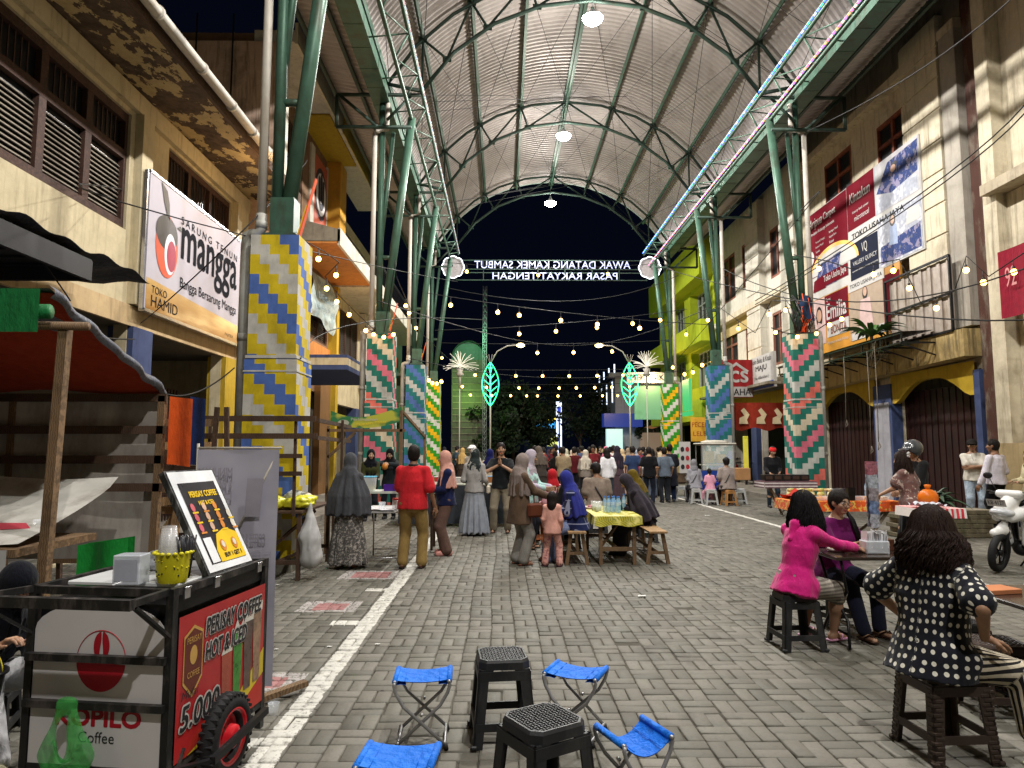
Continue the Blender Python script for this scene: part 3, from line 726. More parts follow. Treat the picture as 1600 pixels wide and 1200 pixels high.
# ---------------- mango sign (generic marks)
def mango_sign(y0, y1, z0, z1, X, lab, full=True):
 t = thing('shop_sign', lab, 'sign', (X, y0, z0))
 W = y1 - y0; H = z1 - z0
 p = MB(); p.box((0, W / 2, H / 2), (.08, W, H)); p.build('panel', mat((.42, .40, .455), .6, var=.03, bump=0, spec=.1, dirt=(.42, .38, .4)), t)
 fr = MB()
 for a, b in (((.0, 0, 0), (.0, W, 0)), ((0, 0, H), (0, W, H)), ((0, 0, 0), (0, 0, H)), ((0, W, 0), (0, W, H))): fr.bar(a, b, .11, .05)
 fr.build('frame', STEEL, t)
 M = frame((0, 1, 0), (0, 0, 1), (.0425, 0, 0))
 gld = MB(); n = 24
 gld.add([(0.03, .03, .001), (W - .03, .03, .001), (W - .03, H * .17, .001), (.03, H * .235, .001)], [(0, 1, 2, 3)], 0, False, M); 
 gm, t_, b_ = newmat('gold_print', .35); pp = t_.co('Object'); s_ = t_.n.new('ShaderNodeSeparateXYZ'); t_.set(s_.inputs[0], pp)
 c_ = t_.mix(t_.ramp(s_.outputs[2], .05, H * .22), (.24, .10, .012), (.48, .30, .10)); c_ = t_.mix(t_.ramp(t_.noise(t_.scl(pp, (1, .5, 3)), 1.4, 4), .45, .7), c_, (.52, .36, .16)); t_.set(b_.inputs[0], c_)
 gld.build('gold_band', gm, t)
 INK = mat((.012, .013, .018), .8, bump=0, spec=.05)
 l = MB(); k = W / 4.5
 text(l, 'SARUNG TENUN', M @ Matrix.Translation((1.15 * k, 1.84, 0)), width=2.65 * k, height=.15, z=.006, space=1.5)
 text(l, 'mangga', M @ Matrix.Translation((1.2 * k, .93, 0)), width=2.62 * k, height=.86, bold=.018, z=.006)
 text(l, 'Bangga Bersarung Mangga', M @ Matrix.Translation((1.2 * k, .60, 0)), width=2.65 * k, height=.25, z=.006)
 text(l, 'TOKO', M @ Matrix.Translation((.2, .33, 0)), height=.13, z=.006); text(l, 'HAMID', M @ Matrix.Translation((.2, .1, 0)), width=.95, height=.19, z=.006)
 text(l, 'PAJITEX', M @ Matrix.Translation((3.3 * k, .09, 0)), width=.45, height=.08, z=.006)
 l.build('lettering', INK, t)
 lg = MB()
 def blob(cx, cy, pts, m): lg.add([(cx + x, cy + y, .006 + .002 * m) for x, y in pts], [tuple(range(len(pts)))], m, False, M)
 body = []
 for i in range(28):
  a = 2 * PI * i / 28; r = .5 + .06 * math.cos(a - .6); body.append((.42 * r * 2 * math.cos(a) * .95, .5 * r * 2 * math.sin(a) * 1.12))
 blob(.62 * k, 1.22, body, 0); blob(.60 * k, 1.45, [(x * .98, y * .55 + .02) for x, y in body], 1)
 blob(.75 * k, 1.12, [(x * .52, y * .66) for x, y in body], 2); blob(.80 * k, 1.10, [(x * .42, y * .5) for x, y in body], 3)
 blob(.58 * k, 2.02, [(-.22, .32), (0, .22), (.1, 0), (.12, -.28), (.02, -.2), (-.1, .0)], 1); blob(.98 * k, 1.70, [(0, 0), (.14, .08), (.2, -.02)], 1)
 lg.build('emblem', [mat((.55, .09, .04), .5), mat((.05, .045, .04), .5), mat((.66, .62, .68), .5, var=.02), mat((.30, .02, .05), .5)], t)
 return t
mango_sign(11.3, 15.8, 3.95, 6.33, -6.0, 'white and gold shop sign with a mango emblem above the dark shop front')
mango_sign(15.95, 19.6, 3.7, 5.9, -5.95, 'second copy of the white and gold mango sign, mostly hidden behind the drain pipe')
# ---------------- second left building
b2 = thing('shop_building', 'tall stained building with orange wall, overhanging slabs and a round red emblem sign', 'building', (XA, 19, 0))
facade(b2, 'wall', BROWNW, XA, 1, 16.35, 24.6, 0, 12.0, [(17, 24.2, 0, 3.5), (17.6, 20.2, 5.0, 7.1), (20.9, 24.0, 5.2, 6.6), (17.2, 20.6, 8.6, 11.2)])
for h in ((17.6, 20.2, 5.0, 7.1), (20.9, 24.0, 5.2, 6.6)): window(b2, XA, 1, *h, cols=3, split=[.6], style='louver', fw=.09)
window(b2, XA, 1, 17.2, 20.6, 8.6, 11.2, cols=3, split=[.6], fw=.09)
def box_part(p, name, a, b, m, bev=0): mb = MB(); mb.span(a, b, bev=bev); return mb.build(name, m, p, world=True)
box_part(b2, 'roof_slab', (XA, 16.3, 11.75), (-5.2, 28.6, 12.05), PALE)
box_part(b2, 'soffit_panel', (XA, 20.0, 11.70), (-5.25, 23.8, 11.745), YEL)
box_part(b2, 'fascia', (-5.2, 16.3, 11.7), (-5.12, 28.6, 12.25), plaster((.6, .56, .42), amount=.4))
box_part(b2, 'yellow_fascia', (-5.115, 21.2, 11.69), (-5.10, 25.3, 12.26), plaster((.6, .45, .08), amount=.3))
box_part(b2, 'yellow_jamb', (XA, 23.4, 8.0), (XA + .5, 24.3, 11.69), plaster((.5, .26, .03), amount=.4))
box_part(b2, 'party_wall', (-9.5, 16.2, 7.0), (-5.5, 16.6, 11.7), plaster((.50, .36, .28), stain=(.05, .04, .035), amount=.8))
for k in range(5): box_part(b2, 'trim_strip', (-9.4 + k * .9, 16.17, 7.9), (-9.37 + k * .9, 16.195, 12.4), DARK)
box_part(b2, 'corner_post', (-5.5, 16.2, 7.4), (-5.36, 16.5, 11.7), PALE)
box_part(b2, 'floor_slab', (XA, 19.4, 7.55), (-4.75, 24.6, 7.62), ORANGE_W); box_part(b2, 'slab_fascia', (-4.78, 19.4, 7.5), (-4.70, 24.6, 8.0), PALE)
sl = MB(); sl.add([(XA, 19.4, 8.35), (-4.7, 19.4, 7.95), (-4.7, 24.6, 7.95), (XA, 24.6, 8.35)], [(0, 1, 2, 3)]); sl.add([(XA, 19.4, 7.6), (-4.7, 19.4, 7.6), (-4.7, 19.4, 7.95), (XA, 19.4, 8.35)], [(0, 1, 2, 3)]); sl.build('lean_roof', CONC, b2, world=True)
box_part(b2, 'orange_panel', (XA, 18.5, 3.9), (XA + .07, 24.2, 5.1), ORANGE_W); box_part(b2, 'yellow_post', (XA, 24.2, 0), (XA + .3, 24.55, 7.4), YEL)
box_part(b2, 'brown_post', (XA, 22.6, 0), (XA + .2, 23.9, 3.9), plaster((.18, .09, .03), amount=.5)); box_part(b2, 'shutter', (XA - .5, 17, 0), (XA - .45, 24.2, 3.5), plaster((.12, .11, .09), amount=.6))
cs = thing('entrance_canopy', 'flat entrance canopy with blue and cream edge stripes on the left side', 'canopy', (-5, 19, 3.6))
for nm, z0, z1, m_ in (('blue_stripe', 3.92, 4.0, BLUE), ('cream_stripe', 3.74, 3.918, CREAM), ('blue_base', 3.62, 3.738, BLUE)): box_part(cs, nm, (XA + .08, 17.2, z0), (-3.92, 21.6, z1), m_)
us = thing('emblem_sign', 'tall red sign panel with a round black and white emblem on the stained building', 'sign', (XA, 22.5, 9.8))
um = frame((0, 1, 0), (0, 0, 1), (.06, 0, 0)); mb = MB(); mb.box((.03, 0, 0), (.06, 1.5, 3.0)); mb.build('panel', mat((.42, .09, .05), .5), us)
mb = MB(); mb.box((.03, -1.0, 0), (.07, .42, 3.3)); mb.box((.03, 1.0, 0), (.07, .42, 3.3)); mb.build('border', PALE, us)
mb = MB(); mb.cyl((0, .35, .01), .78, .02, 32, 0, None) if False else None
for r, z, c in ((.74, .004, 0), (.60, .012, 1)):
 pts = [(r * math.cos(2 * PI * i / 32), .35 + r * 1.2 * math.sin(2 * PI * i / 32), z) for i in range(32)]; mb.add(pts, [tuple(range(32))], c, False, um)
text(mb, 'U', um @ Matrix.Translation((0, -.15, 0)), width=.62, height=1.0, m=0, bold=.05, align='C', z=.02); mb.add([(-.12, .1, .022), (.12, .1, .022), (.12, .95, .022), (0, 1.15, .022), (-.12, .95, .022)], [(0, 1, 2, 3, 4)], 0, False, um)
text(mb, 'BUSANA', um @ Matrix.Translation((0, -1.15, 0)), width=1.1, height=.25, m=0, bold=.03, align='C', z=.012)
mb.build('emblem', [mat((.02, .02, .03), .5), mat((.7, .68, .66), .5)], us)
# hanging cloth banner
hb = thing('cloth_banner', 'faded blue cloth banner with blurred text hanging on the orange building', 'banner', (-5.9, 20.6, 5.7))
mb = MB(); mb.grid(lambda u, v: (.1 * math.sin(u * 6 + v * 3) + .05 * math.sin(v * 11), 3.2 * u, 1.5 * v + .12 * math.sin(u * 3.2) - .15 * u), 30, 14); mb.build('cloth', cloth((.34, .42, .42), 'floral', (.22, .3, .32), 2.2, fold=.9), hb)
lt = MB()
for i, s in enumerate(['MAULID NABI', 'BESAR', 'RAHMAT 1446']): text(lt, s, frame((0, 1, 0), (0, 0, 1), (.17, .5, 1.0 - i * .36)), width=2.0, height=.2)
lt.build('lettering', mat((.12, .17, .2), .8), hb)
# ---------------- third and fourth left buildings
b3 = thing('shop_building', 'cream building with louvred window and long balcony slab, middle of the left side', 'building', (XA, 27, 0))
facade(b3, 'wall', CREAM, XA, 1, 24.65, 31.6, 0, 10.6, [(25.2, 30.8, 0, 3.3), (25.0, 29.2, 5.2, 7.0), (25.4, 30.6, 8.2, 10.2)])
window(b3, XA, 1, 25.0, 29.2, 5.2, 7.0, cols=4, split=[], style='louver', fw=.1); window(b3, XA, 1, 25.4, 30.6, 8.2, 10.2, cols=4, split=[.6], fw=.09)
box_part(b3, 'balcony_slab', (XA, 24.65, 7.5), (-4.72, 39, 7.66), PALE); box_part(b3, 'balcony_fascia', (-4.74, 24.65, 7.45), (-4.66, 39, 7.95), PALE)
rl = MB()
for k in range(30): rl.box((-4.75, 24.8 + k * .3, 8.35), (.02, .02, .8))
rl.span((-4.78, 24.7, 8.74), (-4.72, 33.5, 8.79)); rl.build('railing', BLACKM, b3, world=True)
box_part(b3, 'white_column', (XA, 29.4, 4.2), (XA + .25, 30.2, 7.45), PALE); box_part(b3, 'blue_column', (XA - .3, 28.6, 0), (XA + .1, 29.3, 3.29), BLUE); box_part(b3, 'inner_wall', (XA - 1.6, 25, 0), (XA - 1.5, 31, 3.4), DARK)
b4 = thing('shop_building', 'dim greenish building furthest along the left side', 'building', (XA, 36, 0))
facade(b4, 'wall', DKG, XA, 1, 31.65, 42, 0, 9.8, [(32.5, 36, 4.6, 6.8), (37, 40, 4.6, 6.8), (32.5, 41, 0, 3.2)])
for h in ((32.5, 36, 4.6, 6.8), (37, 40, 4.6, 6.8)): window(b4, XA, 1, *h, cols=4, split=[.6], fw=.09, fm=PALE)
box_part(b4, 'sign_band', (XA, 31.9, 3.3), (XA + .5, 41, 4.1), plaster((.2, .3, .22), amount=.4)); box_part(b4, 'lower_slab', (XA, 31.7, 5.0), (-4.6, 37, 5.12), DKG)
# ================================================================ right side
XB = 10.8
r0 = thing('shop_building', 'cream building at the right edge with a projecting concrete ledge', 'building', (XB, 8, 0))
facade(r0, 'wall', CREAM_R, XB, -1, -2, 14.35, 0, 12.5, [(3, 9, 8.6, 10.6)]); window(r0, XB, -1, 3, 9, 8.6, 10.6, cols=4, split=[.6])
box_part(r0, 'ledge', (XB - .5, -2, 7.05), (XB, 14.2, 7.28), plaster((.42, .36, .26), amount=.7)); box_part(r0, 'wall_band', (XB - .08, -2, 5.6), (XB, 14.2, 7.04), CREAM_R); box_part(r0, 'end_pier', (XB - .3, 14.0, 0), (XB + .2, 14.4, 12.5), CREAM_R)
box_part(r0, 'dado', (XB - .32, -2, .1), (XB - .01, 14.38, 1.75), plaster((.33, .25, .13), amount=.5))
fl = MB(); fl.grid(lambda u, v: (XB - .35 - .05 * math.sin(u * 9), 11.6 + 2.2 * u, 4.2 + 1.3 * v - .1 * math.sin(u * 3)), 16, 8)
ff = thing('flag_banner', 'crimson banner with a pale crest hanging at the right edge of the picture', 'banner', (XB - .5, 12.7, 4.3)); mb = MB(); mb.grid(lambda u, v: (.03 * math.sin(u * 9), 1.1 - 2.2 * u, 1.4 * v), 16, 6); mb.build('cloth', cloth((.20, .006, .02), fold=.4), ff)
lt = MB(); M_ = frame((0, -1, 0), (0, 0, 1), (-.06, .85, .6)); text(lt, '92', M_, width=.3, height=.4); lt.build('lettering', mat((.5, .2, .2), .7), ff)
dpp = MB(); dpp.span((XB - .14, 14.46, .2), (XB + .2, 14.95, 12.3)); tag(dpp.build('down_duct', mat((.07, .03, .022), .7, dirt=(.2, .18, .14))), 'dark maroon square downpipe between the two right hand buildings', 'downpipe')
r1 = thing('shop_building', 'cream three storey building behind the big carpet billboards, with arched yellow shop fronts', 'building', (XB, 20, 0))
WA = (pxy(XB, 1447), pxy(XB, 1395), pz(XB, 1447, 240), pz(XB, 1447, 135)); WB_ = (pxy(XB, 1352), pxy(XB, 1307), pz(XB, 1352, 300), pz(XB, 1352, 205))
arches = [(15.2, 18.55, 0, 3.45), (19.35, 23.0, 0, 3.45)]
facade(r1, 'wall', CREAM_R, XB, -1, 15.0, 24.7, 0, 12.6, [WA, WB_, (23.3, 24.4, 0, 3.2)] + arches, th=.3)
for h in (WA, WB_): window(r1, XB, -1, *h, cols=2, split=[.62], fm=wood((.24, .07, .04), .25), fw=.1, inset=.05)
box_part(r1, 'concrete_band', (XB - .12, 15.0, 11.7), (XB, 24.7, 12.62), CONC); box_part(r1, 'cornice', (XB - .3, 15.0, 11.45), (XB, 24.7, 11.68), CREAM_R)
for a, b in ((15.6, 17.1), (23.9, 25.2)):
 pm = MB(); z = 4.4
 while z < 11.4: pm.span((XB - .34, a, z + .03), (XB, b, z + .74)); pm.span((XB - .31, a + .01, z + .72), (XB, b - .01, z + .80)); z += .77
 pm.build('pilaster', PALE if a > 20 else CREAM_R, r1, world=True)
box_part(r1, 'side_pier', (XB - .30, 15.0, 4.4), (XB - .01, 15.55, 11.44), plaster((.36, .33, .28), stain=(.12, .1, .08), amount=.6))  # greyer plaster: the shade on this side face is put into its colour
pr = MB(); pr.add([(XB - .5, 15.0, 3.70), (XB - .5, 23.6, 3.50), (XB - .5, 23.6, 4.30), (XB - .5, 15.0, 4.32)], [(0, 1, 2, 3)]); pr.add([(XB - .5, 15.0, 3.70), (XB - .5, 23.6, 3.50), (XB, 23.6, 3.5), (XB, 15.0, 3.7)], [(0, 1, 2, 3)]); pr.add([(XB - .5, 15.0, 4.32), (XB - .5, 23.6, 4.30), (XB, 23.6, 4.3), (XB, 15.0, 4.32)], [(0, 1, 2, 3)]); pr.add([(XB - .5, 15, 3.7), (XB, 15, 3.7), (XB, 15, 4.32), (XB - .5, 15, 4.32)], [(0, 1, 2, 3)])
pr.build('parapet', plaster((.42, .31, .13), stain=(.05, .04, .025), amount=.95), r1, world=True)
for (a, b, _, z) in arches:
 ar = MB(); n = 18; top = 3.62; x0, x1 = XB - .16, XB - .02; prev = None
 for i in range(n + 1):
  u = i / n; y = a + (b - a) * u; e = min(u, 1 - u) * 2; h = 2.85 + (.0 if e < .16 else .52 * math.sin(min(1, (e - .16) / .7) * PI / 2))
  cur = (y, h)
  if prev:
   y0_, h0 = prev; ar.add([(x0, y0_, h0), (x0, y, h), (x0, y, top), (x0, y0_, top), (x1, y0_, h0), (x1, y, h)], [(0, 1, 2, 3), (4, 5, 1, 0)])
  prev = cur
 ar.build('arch_band', YEL, r1, world=True)
 dr = MB(); k = int((b - a) / .12)
 for i in range(k): y = a + (b - a) * (i + .5) / k; dr.box((XB + .22 + .02 * (i % 2), y, 1.6), (.03, (b - a) / k * .96, 3.1))
 dr.build('folding_door', mat((.022, .006, .005), .6, var=.25, dirt=(.01, .007, .006)), r1, world=True)
for a, b in ((15.0, 15.2), (18.5, 19.4), (23.0, 23.3)): box_part(r1, 'blue_column', (XB - .2, a, 0), (XB + .1, b, 3.4), BLUE)
box_part(r1, 'grey_plinth', (XB - .22, 18.6, 0), (XB - .19, 19.3, 2.9), plaster((.30, .30, .33), amount=.5))
sm = MB(); y = 15.35
while y < 17.85: sm.span((XB - .45 - (.03 if round((y - 15.35) / .12) % 3 == 0 else 0), y, 4.35), (XB - .42, y + .118, 6.05)); y += .12
cbx = thing('metal_cladding_box', 'ribbed pale sheet metal box in a black frame beside the billboards', 'cladding', (XB - .4, 16.6, 4.3)); sm.build('sheet', mat((.36, .31, .27), .45, .3, var=.15, dirt=(.2, .15, .1)), cbx, world=True)
fb = MB(); X_ = XB - .52
for p, q in (((X_, 15.3, 4.33), (X_, 17.95, 4.33)), ((X_, 15.3, 6.08), (X_, 17.95, 6.08)), ((X_, 15.3, 4.33), (X_, 15.3, 6.08)), ((X_, 17.95, 4.33), (X_, 17.95, 6.08)), ((X_, 15.3, 5.2), (X_, 17.95, 5.2))): fb.bar(p, q, .05, .05)
fb.build('frame', BLACKM, cbx, world=True)
cr = MB()
for yy in np.arange(16.0, 23.5, .9):
 cr.bar((XB - .5, yy, 4.15), (XB - 1.3, yy, 4.15), .04, .04); cr.bar((XB - .5, yy, 3.85), (XB - 1.3, yy, 4.12), .03, .03); cr.bar((XB - 1.3, yy, 4.15), (XB - 1.3, yy, 4.4), .03, .03)
for z_ in (4.15, 4.38): cr.bar((XB - 1.3, 16, z_), (XB - 1.3, 23.3, z_), .05, .04)
cr.bar((XB - .9, 16, 4.18), (XB - .9, 23.3, 4.18), .04, .04)
cr.add([(XB - 1.35, 16, 4.42), (XB - 1.35, 23.4, 4.42), (XB - .5, 23.4, 4.46), (XB - .5, 16, 4.46)], [(0, 1, 2, 3)])
tag(cr.build('bracket_awning', BLACKM), 'rusty black bracket frame under the billboards, carrying a fern', 'awning')
# ---------------- billboards
def board(name, lab, X, px0, px1, z0, z1, back):
 ya, yb = WX(px0, 700, X).y, WX(px1, 700, X).y   # reads from ya (far, left in view) to yb (near)
 t = thing(name, lab, 'billboard', (X, ya, z0)); W = ya - yb; H = z1 - z0
 p = MB(); p.box((.03, -W / 2, H / 2), (.06, W, H)); p.build('panel', back, t)
 M = frame((0, -1, 0), (0, 0, 1), (-.003, 0, 0)); return t, M, W, H
def rect_(mb, M, x0, y0, x1, y1, m, z=.003): mb.add([(x0, y0, z), (x1, y0, z), (x1, y1, z), (x0, y1, z)], [(0, 1, 2, 3)], m, False, M)
def ellip(mb, M, cx, cy, rx, ry, m, z=.006, a0=0, a1=2 * PI, n=28): mb.add([(cx + rx * math.cos(a0 + (a1 - a0) * i / n), cy + ry * math.sin(a0 + (a1 - a0) * i / n), z) for i in range(n)], [tuple(range(n))], m, False, M)
def poly(mb, M, pts, m, z=.006): mb.add([(x, y, z) for x, y in pts], [tuple(range(len(pts)))], m, False, M)
WHT = mat((.45, .44, .42), .6, spec=.15, var=.04, bump=0); MRN = mat((.12, .006, .013), .8, spec=.05, var=.12, scale=1.2, bump=0); NAVY = mat((.014, .017, .032), .8, spec=.05, var=.15, bump=0)
BEDB = cloth((.03, .05, .16), 'floral', (.22, .2, .3), 4, fold=.6); BEDG = cloth((.34, .36, .42), 'speckle', (.55, .56, .6), 3, fold=.6); SKINP = mat((.45, .28, .2), .5, bump=0); HAIRP = mat((.02, .015, .015), .5, bump=0)
t, M, W, H = board('billboard', 'large maroon and white carpet and bedding billboard high on the right building', 10.42, 1275, 1463, 6.55, 9.5, WHT)
g_ = MB(); xs = [0, W * .43, W * .67, W]
rect_(g_, M, .02, .75, xs[1] - .02, H - .02, 1); poly(g_, M, [(xs[1], H * .53), (xs[2], H * .53), (xs[2], H), (xs[1], H)], 1, .004)
rect_(g_, M, xs[2] + .01, H * .52, W - .03, H, 4, .004); poly(g_, M, [(xs[2] + .1, H * .72), (W * .78, H * .95), (W - .05, H * .97), (W - .1, H * .7), (W * .8, H * .65)], 3, .007); poly(g_, M, [(xs[2] + .05, H * .53), (W - .1, H * .53), (W - .15, H * .68), (xs[2] + .2, H * .68)], 6, .006)
ellip(g_, M, W * .82, H * .86, .12, .1, 7, .010); ellip(g_, M, W * .83, H * .89, .14, .08, 8, .009)
text(g_, 'TOKO USAHA JAYA', M @ Matrix.Translation((xs[1] + .2, H * .41, 0)), width=W * .42, height=.22, m=5, bold=.02, z=.006)
rect_(g_, M, xs[1] + .04, .05, xs[2] + .05, H * .38, 2, .005); text(g_, 'VQ', M @ Matrix.Translation((xs[1] + .72, H * .24, 0)), width=.3, height=.32, m=0, z=.010)
text(g_, 'VALLERY QUINCY', M @ Matrix.Translation((xs[1] + .2, H * .15, 0)), width=1.3, height=.15, m=0, z=.010); text(g_, 'nyaman untuk keluarga tersayang', M @ Matrix.Translation((xs[1] + .15, H * .09, 0)), width=1.4, height=.07, m=0, z=.010)
rect_(g_, M, xs[2] + .1, .04, W - .04, H * .48, 6, .004); poly(g_, M, [(xs[2] + .15, .1), (W - .1, .1), (W - .1, H * .25), (xs[2] + .2, H * .2)], 3, .007); poly(g_, M, [(W - .7, H * .28), (W - .1, H * .28), (W - .1, H * .4), (W - .6, H * .42)], 0, .008)
poly(g_, M, [(xs[2] + .6, H * .18), (xs[2] + 1.0, H * .16), (xs[2] + .98, H * .34), (xs[2] + .8, H * .37), (xs[2] + .66, H * .34)], 9, .010); ellip(g_, M, xs[2] + .8, H * .40, .09, .11, 7, .012); ellip(g_, M, xs[2] + .8, H * .40, .13, .18, 8, .011)
ellip(g_, M, xs[1] * .62, .72, xs[1] * .58, .80, 10, .006, 0, PI); ellip(g_, M, xs[1] * .62, .70, xs[1] * .54, .70, 0, .008, 0, PI); poly(g_, M, [(.35, .3), (1.9, .28), (2.25, 1.15), (.9, 1.1)], 3, .011); poly(g_, M, [(.3, .25), (1.2, .25), (1.0, .7), (.4, .62)], 1, .013)
poly(g_, M, [(1.0, .30), (xs[1] - .1, .30), (xs[1] - .1, .68), (1.05, .68)], 1, .014); text(g_, 'Toko Usaha Jaya', M @ Matrix.Translation((1.08, .38, 0)), width=1.45, height=.26, m=0, z=.018, bold=.01)
text(g_, 'Aripua', M @ Matrix.Translation((.15, H - .62, 0)), width=.95, height=.42, m=0, shear=.3, z=.008); text(g_, 'Carpet', M @ Matrix.Translation((1.2, H - .55, 0)), width=.8, height=.3, m=0, z=.008, bold=.01); text(g_, 'Andalan Keluarga Indonesia', M @ Matrix.Translation((.3, H - .80, 0)), width=1.6, height=.13, m=0, z=.008)
ellip(g_, M, .28, H - 1.5, .18, .22, 0, .008)
for i in range(4):
 text(g_, ['Tersedia Karpet', 'Karpet Masjid', 'Sajadah', 'Permadani'][i], M @ Matrix.Translation((.6, H - 1.12 - .16 * i, 0)), height=.09, m=0, z=.008); text(g_, ['Berbagai Motif', 'Karpet Bulu', 'Keset', 'Gorden'][i], M @ Matrix.Translation((1.55, H - 1.05 - .16 * i, 0)), height=.09, m=0, z=.008)
text(g_, 'Kintakun', M @ Matrix.Translation((xs[1] + .15, H * .80, 0)), width=1.15, height=.3, m=0, z=.008, bold=.015, shear=.15); text(g_, 'microtencel', M @ Matrix.Translation((xs[1] + .4, H * .60, 0)), width=.8, height=.16, m=0, z=.008); text(g_, 'luxury bed cover', M @ Matrix.Translation((xs[1] + .3, H * .68, 0)), width=.9, height=.1, m=0, z=.008)
g_.build('print', [WHT, MRN, NAVY, BEDB, mat((.34, .33, .34), .5, bump=0), mat((.012, .012, .012), .8, bump=0, spec=.05), BEDG, SKINP, HAIRP, mat((.22, .28, .42), .5, bump=0), mat((.65, .4, .08), .5, bump=0)], t)
t, M, W, H = board('billboard', 'red and gold bedding billboard with two women, just above the fern', 10.38, 1278, 1421, 4.5, 6.52, mat((.48, .22, .03), .4, var=.25, scale=.8, bump=0))
g_ = MB(); rect_(g_, M, .02, H * .52, W * .47, H - .02, 1, .004); rect_(g_, M, .02, H * .25, W * .18, H - .02, 2, .006); ellip(g_, M, W * .10, H * .72, .16, .2, 4, .010); ellip(g_, M, W * .10, H * .7, .22, .34, 5, .009); poly(g_, M, [(.1, H * .25), (W * .17, H * .25), (W * .16, H * .55), (W * .08, H * .62)], 2, .011)
text(g_, 'Sprei', M @ Matrix.Translation((W * .2, H * .88, 0)), height=.14, m=0, z=.010); text(g_, 'Emilia', M @ Matrix.Translation((W * .2, H * .60, 0)), width=1.25, height=.5, m=0, z=.010, bold=.02)
rect_(g_, M, W * .2, H * .32, W * .47, H * .54, 0, .010); text(g_, 'By', M @ Matrix.Translation((W * .205, H * .42, 0)), height=.1, m=3, z=.014); text(g_, 'BONITA', M @ Matrix.Translation((W * .25, H * .36, 0)), width=.98, height=.26, m=3, z=.014, bold=.03)
text(g_, 'Nyaman untuk Hidup', M @ Matrix.Translation((W * .2, H * .2, 0)), width=1.3, height=.12, m=0, z=.010)
rect_(g_, M, W * .48, H * .87, W * .86, H * 1.02, 0, .010); text(g_, 'TOKO USAHA JAYA', M @ Matrix.Translation((W * .5, H * .90, 0)), width=W * .34, height=.15, m=5, z=.014, bold=.02)
rect_(g_, M, W * .48, .3, W * .84, H * .86, 6, .006); rect_(g_, M, W * .84, .3, W - .02, H * .9, 1, .006); ellip(g_, M, W * .66, H * .8, .1, .13, 4, .012); ellip(g_, M, W * .66, H * .78, .14, .2, 5, .011); poly(g_, M, [(W * .58, .45), (W * .74, .45), (W * .71, H * .7), (W * .61, H * .7)], 2, .013); poly(g_, M, [(W * .5, .3), (W * .84, .3), (W * .84, .55), (W * .5, .5)], 0, .014)
text(g_, 'TOKO', M @ Matrix.Translation((W * .88, .08, 0)), height=.18, m=5, z=.014)
g_.build('print', [WHT, MRN, mat((.5, .36, .34), .5, bump=0), mat((.2, .06, .04), .5, bump=0), SKINP, HAIRP, mat((.34, .26, .19), .5, bump=0)], t)
# ---------------- second right building
r2 = thing('shop_building', 'pale three storey building with tall brown windows in the middle of the right side', 'building', (XB, 29, 0))
def wpx(a, b, t_, bo): return (pxy(XB, b), pxy(XB, a), pz(XB, b, bo), pz(XB, b, t_))
wins = [wpx(1137, 1158, 512, 575), wpx(1171, 1184, 497, 568), wpx(1137, 1157, 385, 460), wpx(1169, 1181, 366, 438), (25.6, 26.9, 4.9, 7.0), (25.6, 26.9, 8.4, 10.4)]
facade(r2, 'wall', PALE, XB, -1, 24.75, 33.6, 0, 12.2, wins + [(25.2, 28.4, 0, 3.2), (29.2, 33.0, 0, 3.2)], th=.25)
for h in wins: window(r2, XB, -1, *h, cols=2, split=[.66], fm=wood((.22, .09, .06), .25), fw=.1, inset=.06)
for a, b in ((27.4, 28.9), (24.76, 25.2)):
 pm = MB(); z = 4.2
 while z < 11.8: pm.span((XB - .3, a, z + .03), (XB, b, z + .74)); pm.span((XB - .27, a + .01, z + .72), (XB, b - .01, z + .80)); z += .77
 pm.build('pilaster', PALE, r2, world=True)
box_part(r2, 'ledge', (XB - .35, 24.8, 7.5), (XB, 33.5, 7.75), CREAM_R); box_part(r2, 'recess_band', (XB - .06, 28.95, 6.9), (XB, 33.5, 7.49), plaster((.5, .38, .16), amount=.4))
box_part(r2, 'lean_canopy', (XB - 1.1, 24.8, 4.0), (XB, 33.5, 4.1), CONC); box_part(r2, 'yellow_band', (XB - .1, 24.8, 3.2), (XB, 33.5, 3.9), YEL)
for a in (24.9, 28.5): box_part(r2, 'blue_column', (XB - .2, a, 0), (XB + .1, a + .6, 3.19), BLUE)
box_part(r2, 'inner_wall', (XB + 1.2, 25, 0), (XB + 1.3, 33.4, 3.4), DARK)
ms = thing('shop_sign', 'white board sign with black lettering and blue strip, left of the coral pillar', 'sign', (10.0, 27.2, 3.9))
mb = MB(); mb.box((0, -1.2, .65), (.1, 2.35, 1.3)); mb.build('panel', WHT, ms); M = frame((0, -1, 0), (0, 0, 1), (-.055, 0, 0)); g_ = MB(); rect_(g_, M, .03, 0.02, 2.33, .25, 0, .004)
text(g_, 'Toko Buku & Kitab', M @ Matrix.Translation((.15, 1.02, 0)), width=2.0, height=.2, m=1); text(g_, 'MAJU', M @ Matrix.Translation((.6, .66, 0)), width=1.1, height=.26, m=1, bold=.02); text(g_, '( Isa Alfamidani )', M @ Matrix.Translation((.4, .36, 0)), width=1.5, height=.16, m=1); text(g_, 'Jln. Kauman No. 9', M @ Matrix.Translation((.2, .06, 0)), width=1.9, height=.14, m=2, z=.008)
g_.build('lettering', [mat((.05, .08, .35), .5), mat((.02, .02, .02), .5, bump=0), WHT], ms)
cs_ = thing('shop_sign', 'red hanging sign reading cs with a white strip, beside the blue and teal right pillar', 'sign', (9.3, 27.0, 3.65))
